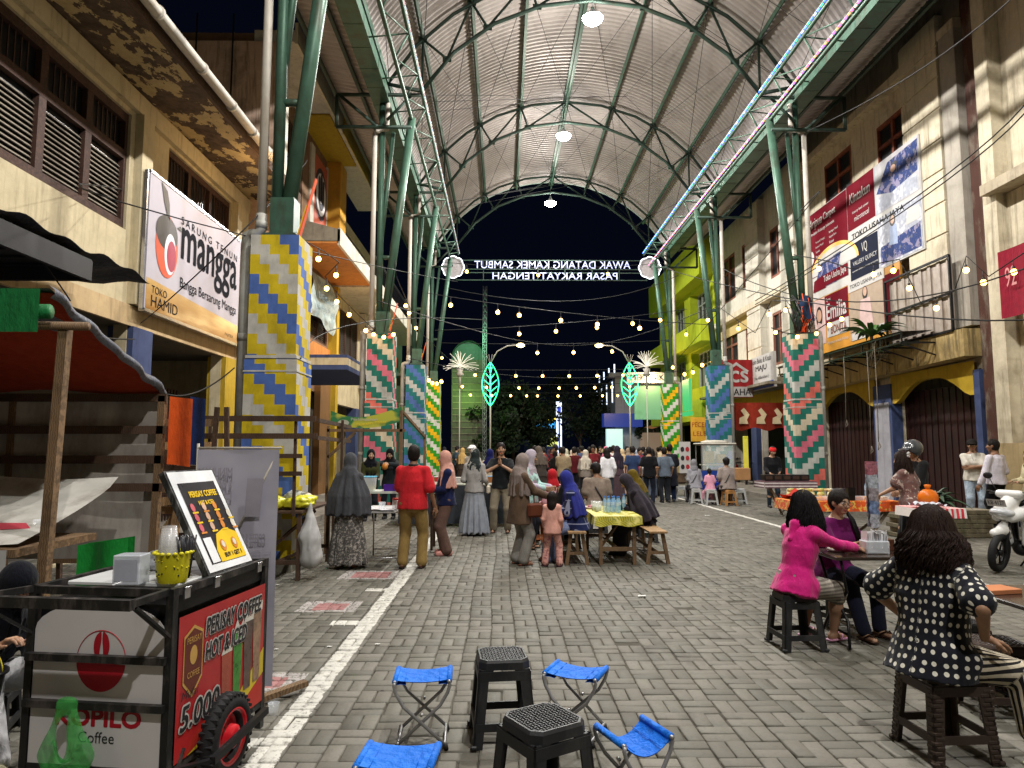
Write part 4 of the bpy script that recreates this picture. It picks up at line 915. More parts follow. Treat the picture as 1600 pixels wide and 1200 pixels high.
mb = MB(); mb.box((0, 0, .75), (1.3, .12, 1.5)); mb.build('panel', mat((.28, .012, .014), .5), cs_); M = frame((1, 0, 0), (0, 0, 1), (-.6, -.065, 0)); g_ = MB(); rect_(g_, M, 0, .02, 1.22, .42, 0, .004); text(g_, 'USAHA', M @ Matrix.Translation((.1, .08, 0)), width=1.05, height=.26, m=1, z=.008, bold=.02); text(g_, 'cs', M @ Matrix.Translation((.35, .6, 0)), width=.7, height=.45, m=0, z=.006, bold=.03); poly(g_, M, [(.1, 1.05), (.6, 1.4), (1.1, 1.05), (1.0, 1.0), (.6, 1.28), (.2, 1.0)], 0)
g_.build('lettering', [WHT, BLK], cs_)
rb = thing('cloth_banner', 'red and orange banner with white figures hung under the canopy behind the right pillars', 'banner', (9.6, 25.6, 2.35)); mb = MB(); mb.grid(lambda u, v: (-.9 + 1.9 * u, .06 * math.sin(u * 9), 1.0 * v - .06 * math.sin(u * 12) * (1 - v)), 20, 6); mb.build('cloth', cloth((.24, .025, .012), fold=.5), rb)
g_ = MB(); M = frame((1, 0, 0), (0, 0, 1), (-.9, -.08, 0))
for x in (.15, .8, 1.4): poly(g_, M, [(x, .2), (x + .35, .2), (x + .3, .35), (x + .4, .55), (x + .2, .8), (x + .08, .7), (x + .2, .5), (x + .02, .42)], 0, .01)
g_.build('print', [mat((.62, .5, .3), .6)], rb)
# ---------------- lime building
r3 = thing('shop_building', 'bright lime green building furthest on the right side', 'building', (XB, 40, 0))
lw = [(34.3, 38.0, 4.9, 6.9), (39.2, 42.6, 4.9, 6.9), (34.3, 38.0, 8.3, 10.2), (39.2, 42.6, 8.3, 10.2)]
facade(r3, 'wall', LIME, XB - .2, -1, 33.65, 45.5, 0, 12.4, lw + [(34.5, 44.5, 0, 3.0)], th=.6)
for h in lw: window(r3, XB - .2, -1, *h, cols=5, split=[.66], fm=mat((.3, .33, .3), .5), fw=.07, inset=.5)
for z0, z1 in ((3.05, 4.1), (7.0, 8.1), (10.4, 12.4)): box_part(r3, 'lime_band', (XB - .9, 33.7, z0), (XB - .2, 45.5, z1), LIME)
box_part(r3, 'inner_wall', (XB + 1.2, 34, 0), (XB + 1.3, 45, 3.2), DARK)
gs = thing('shop_sign', 'pale green glowing sign panel beyond the last right pillar', 'sign', (8.6, 38.5, 3.3)); mb = MB(); mb.box((0, 0, .9), (2.3, .14, 1.9)); mb.build('panel', emis((.25, .7, .35), .22, (.12, .25, .15)), gs)
mk = thing('shop_sign', 'white sign strip with dark capitals above the pale green sign', 'sign', (8.3, 38.3, 5.35)); mb = MB(); mb.box((0, 0, .25), (2.6, .12, .6)); mb.build('panel', WHT, mk); g_ = MB(); text(g_, 'MEKANIKA', frame((1, 0, 0), (0, 0, 1), (-1.1, -.063, .1)), width=2.2, height=.32, bold=.02); g_.build('lettering', BLK, mk)
gg = MB(); gg.box((8.95, 33.0, 4.2), (.14, 1.2, 1.5)); gg.box((8.95, 33.0, 3.3), (.16, 1.3, .2)); tag(gg.build('light_sign', emis((.03, .5, .15), .8)), 'small green lit sign box behind the blue and teal right pillar', 'sign')
yp = thing('poster_board', 'yellow poster board hanging under the lime building', 'poster', (9.0, 31.2, 2.0)); mb = MB(); mb.box((0, 0, .5), (.8, .05, 1.1)); mb.build('panel', mat((.62, .36, .04), .5), yp); g_ = MB(); text(g_, 'PECEL', frame((1, 0, 0), (0, 0, 1), (-.35, -.03, .6)), width=.7, height=.22); text(g_, 'LELE', frame((1, 0, 0), (0, 0, 1), (-.3, -.03, .2)), width=.6, height=.2); g_.build('lettering', mat((.3, .05, .02), .6), yp)
wp = thing('poster_board', 'dark poster board with white pictures beside the yellow one', 'poster', (9.9, 31.2, 1.85)); mb = MB(); mb.box((0, 0, .5), (.8, .05, 1.2)); mb.build('panel', cloth((.06, .06, .09), 'floral', (.5, .5, .5), 6), wp)
# ================================================================ bodies: signed distance shapes turned into one surface
def nets(F, org, h):
 s = F < 0; nx, ny, nz = F.shape
 c = [s[i:nx - 1 + i, j:ny - 1 + j, k:nz - 1 + k] for i in (0, 1) for j in (0, 1) for k in (0, 1)]
 cnt = sum(x.astype(np.int8) for x in c); act = (cnt > 0) & (cnt < 8); ijk = np.argwhere(act)
 if len(ijk) == 0: return np.zeros((0, 3)), np.zeros((0, 4), int)
 idx = -np.ones(act.shape, np.int64); idx[act] = np.arange(len(ijk))
 acc = np.zeros((len(ijk), 3)); n = np.zeros(len(ijk)); I, J, K = ijk.T
 for a in range(3):
  for u in (0, 1):
   for v in (0, 1):
    o0 = [0, 0, 0]; o1 = [0, 0, 0]; b, c_ = [x for x in range(3) if x != a]
    o0[b] = o1[b] = u; o0[c_] = o1[c_] = v; o1[a] = 1
    f0 = F[I + o0[0], J + o0[1], K + o0[2]]; f1 = F[I + o1[0], J + o1[1], K + o1[2]]
    m = (f0 < 0) != (f1 < 0); t = np.where(m, f0 / np.where(m, f0 - f1, 1), 0)
    P = np.stack([np.full(len(I), float(o0[q])) for q in range(3)], 1); P[:, a] += t
    acc[m] += P[m]; n[m] += 1
 verts = (acc / n[:, None] + ijk) * h + org; quads = []
 for a in range(3):
  b, c_ = (a + 1) % 3, (a + 2) % 3
  sl0 = [slice(None)] * 3; sl1 = [slice(None)] * 3; sl0[a] = slice(0, -1); sl1[a] = slice(1, None)
  d = s[tuple(sl0)] != s[tuple(sl1)]; E = np.argwhere(d); E = E[(E[:, b] > 0) & (E[:, c_] > 0) & (E[:, b] < F.shape[b] - 1) & (E[:, c_] < F.shape[c_] - 1)]
  if len(E) == 0: continue
  def g_(db, dc): q = E.copy(); q[:, b] -= db; q[:, c_] -= dc; return idx[q[:, 0], q[:, 1], q[:, 2]]
  q = np.stack([g_(1, 1), g_(0, 1), g_(0, 0), g_(1, 0)], 1); ins = s[E[:, 0], E[:, 1], E[:, 2]]
  q[~ins] = q[~ins][:, ::-1]; quads.append(q)
 return verts, np.concatenate(quads)
class S:
 """list of shapes; eval over a grid with smooth unions"""
 def __init__(s): s.p = []; s.lo = np.array([9e9] * 3); s.hi = -s.lo; s.neg = []; s.nz = None
 def _bb(s, P, r): P = np.array(P, float); s.lo = np.minimum(s.lo, (P - r).min(0)); s.hi = np.maximum(s.hi, (P + r).max(0))
 def cap(s, a, b, r1, r2=None, k=.02):
  r2 = r1 if r2 is None else r2; a = np.array(a, float); b = np.array(b, float); s._bb([a, b], max(r1, r2)); s.p.append(('c', a, b, r1, r2, k)); return s
 def ell(s, c, r, Rm=None, k=.02, neg=False):
  c = np.array(c, float); r = np.array(r, float)
  if not neg: s._bb([c], r.max())
  (s.neg if neg else s.p).append(('e', c, r, None if Rm is None else np.array(Rm, float), k)); return s
 def loft(s, rows, org=(0, 0, 0), Rm=None, k=.02, pw=2.0):
  """rows: (t, cx, cy, rx, ry) along local z"""
  rows = np.array(rows, float); org = np.array(org, float); Rm_ = np.eye(3) if Rm is None else np.array(Rm, float)
  m = max(rows[:, 3].max(), rows[:, 4].max()) + abs(rows[:, 1:3]).max(); s._bb([org + Rm_ @ np.array([0, 0, rows[0, 0]]), org + Rm_ @ np.array([0, 0, rows[-1, 0]])], m)
  s.p.append(('l', org, rows, Rm_, k, pw)); return s
 def ev(s, P):
  F = None
  for p in s.p + [('neg',)] + s.neg if s.neg else s.p:
   if p[0] == 'neg': mode = 1; continue
   isneg = any(p is q for q in s.neg)
   if p[0] == 'c':
    _, a, b, r1, r2, k = p; ab = b - a; L = max(ab @ ab, 1e-9); t = np.clip((P - a) @ ab / L, 0, 1)
    d = np.linalg.norm(P - a - t[..., None] * ab, axis=-1) - (r1 + (r2 - r1) * t)
   elif p[0] == 'e':
    _, c, r, Rm, k = p; q = P - c
    if Rm is not None: q = q @ Rm
    k0 = np.linalg.norm(q / r, axis=-1); k1 = np.linalg.norm(q / (r * r), axis=-1) + 1e-9; d = k0 * (k0 - 1) / k1
   else:
    _, o, rows, Rm, k, pw = p; q = (P - o) @ Rm; z = q[..., 2]; zz = np.clip(z, rows[0, 0], rows[-1, 0])
    f = [np.interp(zz, rows[:, 0], rows[:, i]) for i in range(1, 5)]
    e = (np.abs((q[..., 0] - f[0]) / f[2]) ** pw + np.abs((q[..., 1] - f[1]) / f[3]) ** pw) ** (1 / pw)
    d = (e - 1) * np.minimum(f[2], f[3]); dz_ = np.maximum(rows[0, 0] - z, z - rows[-1, 0])
    d = np.where(dz_ > 0, np.sqrt(np.maximum(d, 0) ** 2 + dz_ ** 2), np.maximum(d, -1e3))
    d = np.maximum(d, dz_)
   if isneg: F = np.maximum(F, -d); continue
   if F is None: F = d
   else:
    hh = np.clip(.5 + .5 * (F - d) / k, 0, 1); F = F * (1 - hh) + d * hh - k * hh * (1 - hh)
  if s.nz is not None: F = F + s.nz(P)
  return F
 def mesh(s, h):
  lo = s.lo - 3 * h; hi = s.hi + 3 * h; n = np.ceil((hi - lo) / h).astype(int) + 1
  ax = [lo[i] + h * np.arange(n[i]) for i in range(3)]; P = np.stack(np.meshgrid(*ax, indexing='ij'), -1).astype(np.float32)
  return nets(s.ev(P), lo, h)
def folds(amp, scale=14, st=(1, 1, .35), seed=0):
 rg = np.random.RandomState(seed); D = rg.normal(size=(5, 3)); D /= np.linalg.norm(D, axis=1)[:, None]; ph = rg.rand(5) * 6
 st = np.array(st)
 def f(P):
  q = P * st * scale; w_ = np.zeros(P.shape[:-1])
  for i in range(5): w_ += np.sin(q @ D[i] * (1 + .5 * i) + ph[i] + (w_ * .8)) / (1 + .4 * i)
  return amp * w_ * .5
 return f
def link_mesh(name, vf_list, mats, parent, cls=None, mod=True):
 vs = []; fs = []; off = 0
 for v, f in vf_list: vs.append(v); fs.append(f + off); off += len(v)
 Vv = np.concatenate(vs); Ff = np.concatenate(fs); me = bpy.data.meshes.new(name)
 me.vertices.add(len(Vv)); me.vertices.foreach_set('co', Vv.astype(np.float32).ravel()); me.loops.add(Ff.size); me.polygons.add(len(Ff))
 me.loops.foreach_set('vertex_index', Ff.ravel().astype(np.int32)); me.polygons.foreach_set('loop_start', (np.arange(len(Ff)) * 4).astype(np.int32))
 me.polygons.foreach_set('use_smooth', np.ones(len(Ff), bool)); me.update(calc_edges=True)
 for m_ in (mats if isinstance(mats, (list, tuple)) else [mats]): me.materials.append(m_)
 if cls is not None:
  c = Vv[Ff].mean(1); me.polygons.foreach_set('material_index', cls(c).astype(np.int32))
 o = bpy.data.objects.new(name, me); COL.objects.link(o); o.parent = parent; return o
def nrm(v): v = np.array(v, float); return v / max(np.linalg.norm(v), 1e-9)
def ik(a, c, l1, l2, pole):
 a = np.array(a, float); c = np.array(c, float); d = c - a; L = np.linalg.norm(d)
 if L > (l1 + l2) * .995: c = a + d * (l1 + l2) * .995 / L; d = c - a; L = np.linalg.norm(d)
 L = max(L, abs(l1 - l2) + .01); x = (l1 * l1 - l2 * l2 + L * L) / (2 * L); hh = math.sqrt(max(l1 * l1 - x * x, 0)); u = nrm(d)
 p = np.array(pole, float); p = p - u * (p @ u); return a + u * x + nrm(p) * hh, c
SKIN = {}
def skin(t=0):
 if t in SKIN: return SKIN[t]
 base = [(.34, .19, .115), (.42, .25, .16), (.24, .125, .07)][t]
 m, T, b = newmat('skin', .55, 0, .35); p = T.co('Object'); n_ = T.noise(p, 22, 4); c = T.mix(T.ramp(n_, .3, .7), tuple(x * .86 for x in base), tuple(x * 1.08 for x in base)); T.set(b.inputs[0], c)
 b.inputs['Subsurface Weight'].default_value = .12; b.inputs['Subsurface Radius'].default_value = (.012, .005, .003); b.inputs['Subsurface Scale'].default_value = 1.0
 T.set(b.inputs['Normal'], T.bump(T.noise(p, 150, 3), .12, .003)); SKIN[t] = m; return m
def hairmat(c=(.012, .009, .008)):
 key = ('hair', c)
 if key in _MC: return _MC[key]
 m, T, b = newmat('hair', .6, 0, .15); p = T.co('Object'); n_ = T.noise(T.scl(p, (60, 60, 5)), 2.0, 4, .7); T.set(b.inputs[0], T.mix(n_, tuple(x * .5 for x in c), tuple(x * 1.7 for x in c)))
 T.set(b.inputs['Normal'], T.bump(n_, .9, .01)); b.inputs['Anisotropic'].default_value = .4; _MC[key] = m; return m
LIP = mat((.28, .08, .07), .5, bump=0); EYEW = mat((.55, .52, .5), .25, bump=0); EYEB = mat((.012, .008, .006), .12, bump=0)
def hand(sh, w_, d, n, side, curl=.5, sc_=1.0):
 """five fingers: w wrist, d pointing direction, n palm normal (where the fingers curl to)"""
 d = nrm(d); n = nrm(np.array(n) - d * (np.array(n) @ d)); l = np.cross(d, n) * side; w_ = np.array(w_, float); s_ = sc_
 k = w_ + d * .085 * s_
 for i in range(4): o = (i - 1.5) * .019 * s_; sh.cap(w_ + d * .012 * s_ + l * o * .6, k + l * o, .0145 * s_, .0115 * s_, .014)
 L = [.064, .078, .072, .055]
 for i in range(4):
  o = (1.5 - i) * .0195 * s_ * 1.05; p = k + l * o; dd = d.copy(); r_ = .0092 * s_
  for j, f in enumerate((.45, .32, .26)):
   a = curl * (.55 + .35 * j) + .06 * i; dd = nrm(dd * math.cos(a) + n * math.sin(a)) if j == 0 else nrm(dd + n * math.tan(min(1.2, a)) * .8)
   q = p + dd * L[i] * s_ * f * 1.12; sh.cap(p, q, r_, r_ * .88, .005); p = q; r_ *= .9
 p = w_ + d * .022 * s_ + l * .022 * s_; q = p + (d * .55 + l * .62 + n * .35) * .042 * s_; sh.cap(p, q, .0135 * s_, .0115 * s_, .012)
 q2 = q + (d * .85 + l * .15 + n * .4) * .032 * s_; sh.cap(q, q2, .0108 * s_, .0095 * s_, .006); sh.cap(q2, q2 + (d * .9 + n * .3) * .02 * s_, .0095 * s_, .008 * s_, .005)
def rotm(ax, a): return np.array(Matrix.Rotation(a, 3, V(ax)))
def person(label, loc, heading, H=1.6, sit=None, lean=0.0, twist=0.0, head=(0, 0, 0), hands=(None, None), feet=(None, None), knees=None, top=None, bottom=None, headw=None, shoes=None, tone=0,
  det=0, sex='f', group=None, base_z=0.0, curl=.5, build=1.0, belly=0.0, palm=None, poleL=(-.3, -.6, -.9), poleR=(.3, -.6, -.9), extra=None, handdir=(None, None)):
 """local frame: +y is where the body faces, x to its right. Colours and cuts come as dicts.
 det 0 far, 1 middle, 2 near"""
 s_ = H / 1.62; t = thing('person', label, 'person', (loc[0], loc[1], base_z), R(heading - 90), group); hres = (.019, .0125, .0085)[det]
 seat = sit is not None; hipz = (sit + .085 * s_ * build) if seat else .86 * s_; A = lambda *v: np.array(v, float)
 pel = A(0, 0, hipz); Rt = rotm((1, 0, 0), -lean) @ rotm((0, 0, 1), twist); up = Rt @ A(0, 0, 1); rt = Rt @ A(1, 0, 0); fw = Rt @ A(0, 1, 0)
 sw = (.145 if sex == 'f' else .165) * s_ * (1 + (build - 1) * .5); neck = pel + up * .52 * s_; shL = pel + up * .437 * s_ - rt * sw; shR = pel + up * .437 * s_ + rt * sw
 hp = A(*head); Rh = rotm((0, 0, 1), hp[0]) @ rotm((1, 0, 0), -hp[1]) @ rotm((0, 1, 0), hp[2]); Rh = (Rt if False else np.eye(3)) @ Rh
 hbase = neck + up * .06 * s_ + Rh @ A(0, .012, 0) * s_; hc = hbase + Rh @ A(0, .02, .085) * s_
 hf = Rh @ A(0, 1, 0); hu = Rh @ A(0, 0, 1); hr = Rh @ A(1, 0, 0)
 ar, fa = .275 * s_, .245 * s_
 tg = [hands[0], hands[1]]; dfl = [pel + A(-sw * 1.35, .07, -.02 * s_) - A(0, 0, .0), pel + A(sw * 1.35, .07, -.02 * s_)]
 for i in (0, 1):
  if tg[i] is None: tg[i] = dfl[i] if not seat else pel + A((-1, 1)[i] * .14, .26, .12) * s_
 elL, wrL = ik(shL, tg[0], ar, fa, poleL); elR, wrR = ik(shR, tg[1], ar, fa, poleR)
 hw = .085 * s_ * (1 + (build - 1) * .6); hipL = pel + A(-hw, 0, -.02); hipR = pel + A(hw, 0, -.02); th, sh_ = .41 * s_, .385 * s_
 ft = list(feet)
 for i in (0, 1):
  sx = (-1, 1)[i]
  if ft[i] is None: ft[i] = A(sx * (.1 if not seat else .13), (0 if not seat else .40) * s_, .075 * s_)
  else: ft[i] = A(*ft[i]) if len(ft[i]) == 3 else A(ft[i][0], ft[i][1], .075 * s_)
 kp = knees or (A(-.15, 1, .25 if seat else 0), A(.15, 1, .25 if seat else 0))
 knL, anL = ik(hipL, ft[0], th, sh_, kp[0]); knR, anR = ik(hipR, ft[1], th, sh_, kp[1])
 fem = sex == 'f'; B = build
 # ------------- body
 b = S(); trows = [(-.10 * s_, 0, 0, .13 * s_ * B, .10 * s_), (0, 0, 0, .158 * s_ * B, .112 * s_ * B), (.14 * s_, 0, belly * .3, (.125 if fem else .14) * s_ * B, (.095 + belly * .4) * s_), (.3 * s_, 0, .01, .148 * s_ * B, .108 * s_), (.43 * s_, 0, -.005, .14 * s_, .082 * s_), (.5 * s_, 0, 0, .07 * s_, .055 * s_)]
 b.loft(trows, pel, Rt, .03); b.cap(neck - up * .04 * s_, hbase + hu * .02 * s_, .052 * s_ * (1 if fem else 1.1), .048 * s_, .03)
 for (sh0, el, wr) in ((shL, elL, wrL), (shR, elR, wrR)): b.cap(sh0, el, .05 * s_ * B, .037 * s_, .04); b.cap(el, wr, .037 * s_, .024 * s_, .015)
 b.cap(neck - up * .02 * s_, shL, .04 * s_, .035 * s_, .04); b.cap(neck - up * .02 * s_, shR, .04 * s_, .035 * s_, .04)
 for (h0, kn, an) in ((hipL, knL, anL), (hipR, knR, anR)): b.cap(h0 + (kn - h0) * (.3 if seat else 0), kn, (.07 if seat else .085) * s_ * B, .054 * s_, .05); b.cap(kn, kn + (an - kn) * .4, .052 * s_, .056 * s_, .03); b.cap(kn + (an - kn) * .35, an, .052 * s_, .034 * s_, .03)
 fdir = []
 for (an, kn, h0) in ((anL, knL, hipL), (anR, knR, hipR)):
  d = A(an[0] * .35, 1, 0) if not seat else A((kn - h0)[0] * .8, (kn - h0)[1] + .12, 0); d = nrm(d); fdir.append(d)
  b.cap(an + A(0, 0, -.035 * s_) - d * .035 * s_, an + d * .13 * s_ + A(0, 0, -.048 * s_), .03 * s_, .026 * s_, .03)
 b.ell(hc, A(.072, .088, .105) * s_, Rh, .02)
 parts = [b.mesh(hres)]
 # ------------- head in finer mesh
 if headw is None or headw.get('face', True):
  hd = S(); hd.ell(hc + hu * .022 * s_ - hf * .008 * s_, A(.074, .09, .092) * s_, Rh); hd.ell(hc - hu * .035 * s_ + hf * .022 * s_, A(.056, .062, .072) * s_, Rh, .03)
  hd.ell(hc - hu * .088 * s_ + hf * .052 * s_, A(.026, .022, .018) * s_, Rh, .03)
  if det > 0:
   hd.cap(hc + hu * .002 * s_ + hf * .082 * s_, hc - hu * .028 * s_ + hf * .098 * s_, .008 * s_, .0125 * s_, .012)
   for x in (-1, 1):
    hd.ell(hc + hr * x * .011 * s_ - hu * .03 * s_ + hf * .09 * s_, A(.009, .009, .007) * s_, Rh, .008); hd.ell(hc + hr * x * .076 * s_ - hu * .008 * s_ - hf * .004 * s_, A(.010, .018, .028) * s_, Rh, .008)
    hd.ell(hc + hr * x * .031 * s_ + hu * .004 * s_ + hf * .096 * s_, A(.017, .014, .011) * s_, Rh, .01, neg=True); hd.ell(hc + hr * x * .045 * s_ - hu * .025 * s_ + hf * .062 * s_, A(.02, .02, .022) * s_, Rh, .02)
   hd.ell(hc - hu * .058 * s_ + hf * .082 * s_, A(.021, .012, .006) * s_, Rh, .006); hd.ell(hc - hu * .068 * s_ + hf * .08 * s_, A(.018, .012, .006) * s_, Rh, .006)
  parts.append(hd.mesh((.014, .0065, .0042)[det]))
 for i, (el, wr) in enumerate(((elL, wrL), (elR, wrR))):
  hh = S(); d = nrm(wr - el) if handdir[i] is None else nrm(handdir[i]); side = (-1, 1)[i]
  pn = A(*(palm[i] if palm and palm[i] is not None else ((-side, .3, 0) if not seat else (0, .2, -1)))); hand(hh, wr, d, pn, -side, curl if not isinstance(curl, tuple) else curl[i], s_); parts.append(hh.mesh((.012, .0055, .0038)[det]))
 mouth = hc - hu * .063 * s_ + hf * .088 * s_
 def cls(c): q = (c - mouth) @ np.stack([hr, hf, hu], 1); return ((np.abs(q[:, 0]) < .024 * s_) & (np.abs(q[:, 1]) < .02) & (np.abs(q[:, 2]) < .011 * s_)).astype(int)
 link_mesh('body', parts, [skin(tone), LIP], t, cls)
 if det > 0 and (headw is None or headw.get('face', True)):
  for x in (-1, 1):
   e = MB(); c = V(hc + hr * x * .031 * s_ + hu * .004 * s_ + hf * .074 * s_); Me = Matrix(np.stack([hr, hf, hu], 1).tolist()).to_4x4()
   e.sphere(c, .0135 * s_, 12, 0, (1.15, .9, .55), Me); e.sphere(c + V(hf) * .0075 * s_, .0068 * s_, 10, 1, (1, .8, .95), Me); e.build('eye', [EYEW, EYEB], t)
   w2 = MB(); q = [hc + hr * x * (.014 + .012 * i) * s_ + hu * (.024 + .004 * math.sin(i * 1.1)) * s_ + hf * (.0905 - .006 * i) * s_ for i in range(4)]; w2.tube(q, [.0035 * s_, .0042 * s_, .0036 * s_, .002 * s_], 6); w2.build('eyebrow', EYEB, t)
 # ------------- clothes
 tp = top or {}; m_ = tp.get('m')
 if m_:
  g2 = S(); inf = tp.get('loose', .014) * s_; low = tp.get('low', -.10) * s_
  rows = [(low, 0, 0, (.158 + tp.get('flare', .022 if seat else 0)) * s_ * B + inf, (.125 + tp.get('flare', .022 if seat else 0) * .8 + (belly * .3)) * s_ * (.5 + .5 * B) + inf)] + [(r[0], r[1], r[2], r[3] + inf * (1 if r[0] < .35 * s_ else .4), r[4] + inf * (1 if r[0] < .35 * s_ else .5)) for r in trows[1:-1]] + [(.497 * s_, 0, 0, .078 * s_, .066 * s_)]
  g2.loft(rows, pel, Rt, .03); sl = tp.get('sleeve', 'long')
  for (sh0, el, wr) in ((shL, elL, wrL), (shR, elR, wrR)):
   inf_ = inf; inf = inf * .42
   if sl == 'none': g2.cap(sh0, sh0 + (el - sh0) * .15, .055 * s_ * B + inf * .5, .05 * s_, .04); continue
   if sl == 'short': g2.cap(sh0, sh0 + (el - sh0) * tp.get('slen', .72), .050 * s_ * B + inf, (.045 * s_ * B + inf * 2.6), .022)
   else: g2.cap(sh0, el, .048 * s_ * B + inf, .041 * s_ + inf, .022); g2.cap(el, wr - nrm(wr - el) * .015, .041 * s_ + inf, .030 * s_ + inf, .015)
   inf = inf_
  for sh0 in (shL, shR): g2.cap(neck - up * .035 * s_, sh0, .047 * s_, .045 * s_, .04)
  if seat:
   for h0, kn in ((hipL, knL), (hipR, knR)): g2.cap(h0, h0 + (kn - h0) * .24, .09 * s_ * B + inf * .4, .082 * s_ * B + inf * .4, .03)
  if fem: 
   for x in (-1, 1): g2.ell(pel + up * .315 * s_ + rt * x * .06 * s_ + fw * .085 * s_, A(.06, .05, .055) * s_, Rt, .04)
  if belly: g2.ell(pel + up * .14 * s_ + fw * .06 * s_, A(.14, .11 + belly * .4, .14) * s_ * B, Rt, .06)
  g2.nz = folds(tp.get('fold', .0065) * s_, 22 if det < 2 else 26, tp.get('st', (1, 1, .6)), sum(map(ord, label)) % 1000)
  link_mesh(tp.get('name', 'shirt'), [g2.mesh(hres * (1.0 if det else 1.1))], m_, t)
 bt = bottom or {}; m_ = bt.get('m')
 if m_:
  g2 = S(); inf = bt.get('loose', .012) * s_; kind = bt.get('kind', 'trousers')
  if kind in ('trousers', 'shorts'):
   g2.loft([(-.10 * s_, 0, 0, .14 * s_ * B, .11 * s_), (0, 0, 0, (.150 if seat else .162) * s_ * B + inf * .3, .112 * s_ * B + inf * .6), (.10 * s_, 0, 0, .14 * s_ * B, .102 * s_)], pel, Rt if not seat else None, .03)
   for (h0, kn, an) in ((hipL, knL, anL), (hipR, knR, anR)):
    g2.cap(h0 + (kn - h0) * (.34 if seat else 0), kn, (.080 if seat else .086) * s_ * B + inf * .5, .056 * s_ + inf * .8, .035)
    e = bt.get('len', .97); g2.cap(kn, kn + (an - kn) * e, .056 * s_ + inf * .75, .044 * s_ + inf * bt.get('hem', 1.3) * .75, .02) if e > 0 else None
  else:
   if not seat:
    hem = bt.get('hemz', .07) * s_; w0 = bt.get('w', .24) * s_; npl = bt.get('pleats', 11)
    g2.loft([(hem, 0, .02, w0 * 1.05, w0 * .9), (hem + .3, 0, .01, w0 * .92, w0 * .76), (hipz - .05, 0, 0, .175 * s_ * B, .135 * s_), (hipz + .12 * s_, 0, 0, .14 * s_, .105 * s_)], (0, 0, 0), None, .03)
    amp = bt.get('pl', .012)
    def pz_(P): a = np.arctan2(P[..., 1], P[..., 0]); k_ = np.clip((hipz - P[..., 2]) / .6, 0, 1); return amp * k_ * (np.sin(a * npl + 2 * np.sin(a * 2)) + .5 * np.sin(a * npl * 1.7 + 1))
    g2.nz = pz_
   else:
    for (h0, kn, an) in ((hipL, knL, anL), (hipR, knR, anR)): g2.cap(h0, kn, .12 * s_ * B, .095 * s_, .1); g2.cap(kn, kn + (an - kn) * bt.get('len', .85), .095 * s_, .13 * s_, .12)
  if g2.nz is None: g2.nz = folds(bt.get('fold', .005) * s_, 18, (1, 1, .7), 3 + sum(map(ord, label)) % 1000)
  link_mesh(bt.get('name', 'trousers' if kind == 'trousers' else kind), [g2.mesh(hres * (1.0 if det else 1.1))], m_, t)
 # ------------- shoes
 sm_ = (shoes or {}).get('m', BLK)
 for (an, d) in ((anL, fdir[0]), (anR, fdir[1])):
  g2 = S(); kd = (shoes or {}).get('kind', 'shoe'); a0 = A(an[0], an[1], max(an[2] - .075 * s_, 0.0) + .014) - d * .055 * s_; a1 = a0 + d * .225 * s_
  if kd == 'shoe': g2.cap(a0 + A(0, 0, .024), a1 - d * .03 + A(0, 0, .02), .04 * s_, .036 * s_, .02); g2.cap(a0, a1 - d * .02, .028, .03, .02)
  else:
   n_ = 7
   for i in range(n_): g2.cap(a0 + (a1 - a0) * i / n_ + np.cross(d, A(0, 0, 1)) * .014, a0 + (a1 - a0) * i / n_ - np.cross(d, A(0, 0, 1)) * .014, .021, None, .02)
   g2.p = [(*q[:3], .024, .024, q[5]) for q in g2.p]
  vq, fq = g2.mesh(max(.008, hres * .7))
  if kd != 'shoe': vq[:, 2] = (vq[:, 2] - a0[2]) * .45 + a0[2] - .0 
  link_mesh('shoe' if kd == 'shoe' else 'sandal', [(vq, fq)], sm_, t)
  if kd == 'sandal' and det > 0:
   st_ = MB(); cr_ = np.cross(d, A(0, 0, 1)); c0 = a0 + d * .15 * s_; st_.tube([c0 - cr_ * .045 - d * .05 + A(0, 0, .01), c0 - cr_ * .02 + A(0, 0, .05 * s_), c0 + d * .045 + A(0, 0, .03), c0 + cr_ * .02 + A(0, 0, .05 * s_), c0 + cr_ * .045 - d * .05 + A(0, 0, .01)], .007, 6); st_.build('strap', sm_, t)
 # ------------- head cover
 hw_ = headw or {}; k_ = hw_.get('kind'); hm = hw_.get('m')
 if k_ == 'hijab':
  g2 = S(); L = hw_.get('len', .32) * s_; wd = hw_.get('w', .2) * s_; 
  g2.ell(hc + hu * .02 * s_ - hf * .014 * s_, A(.094, .104, .115) * s_, Rh, .02); g2.ell(hc - hu * .05 * s_ - hf * .012 * s_, A(.085, .088, .1) * s_, Rh, .04)
  g2.cap(hc - hu * .09 * s_ - hf * .0, neck + up * .0, .078 * s_, .10 * s_, .05)
  g2.loft([(.497 * s_ - L, 0, hw_.get('fwd', 0), wd, wd * .72), (.497 * s_ - L * .55, 0, 0, wd * .95, wd * .66), (.46 * s_, 0, 0, min(wd, .19 * s_), .12 * s_), (.54 * s_, 0, 0, .085 * s_, .085 * s_)], pel, Rt, .06)
  g2.ell(hc + hf * .095 * s_ - hu * .018 * s_, A(.056, .07, .078) * s_, Rh, .01, neg=True)
  amp = hw_.get('fold', .012) * s_; sd = sum(map(ord, label)) % 97
  def hz(P, c0=np.array(pel)): a = np.arctan2((P - c0) @ fw, (P - c0) @ rt); k2 = np.clip((neck[2] - P[..., 2]) / .25, 0, 1); return amp * k2 * (np.sin(a * 9 + sd) + .6 * np.sin(a * 15 + 1.3 * sd)) + folds(.003 * s_, 20, (1, 1, .4), sd)(P)
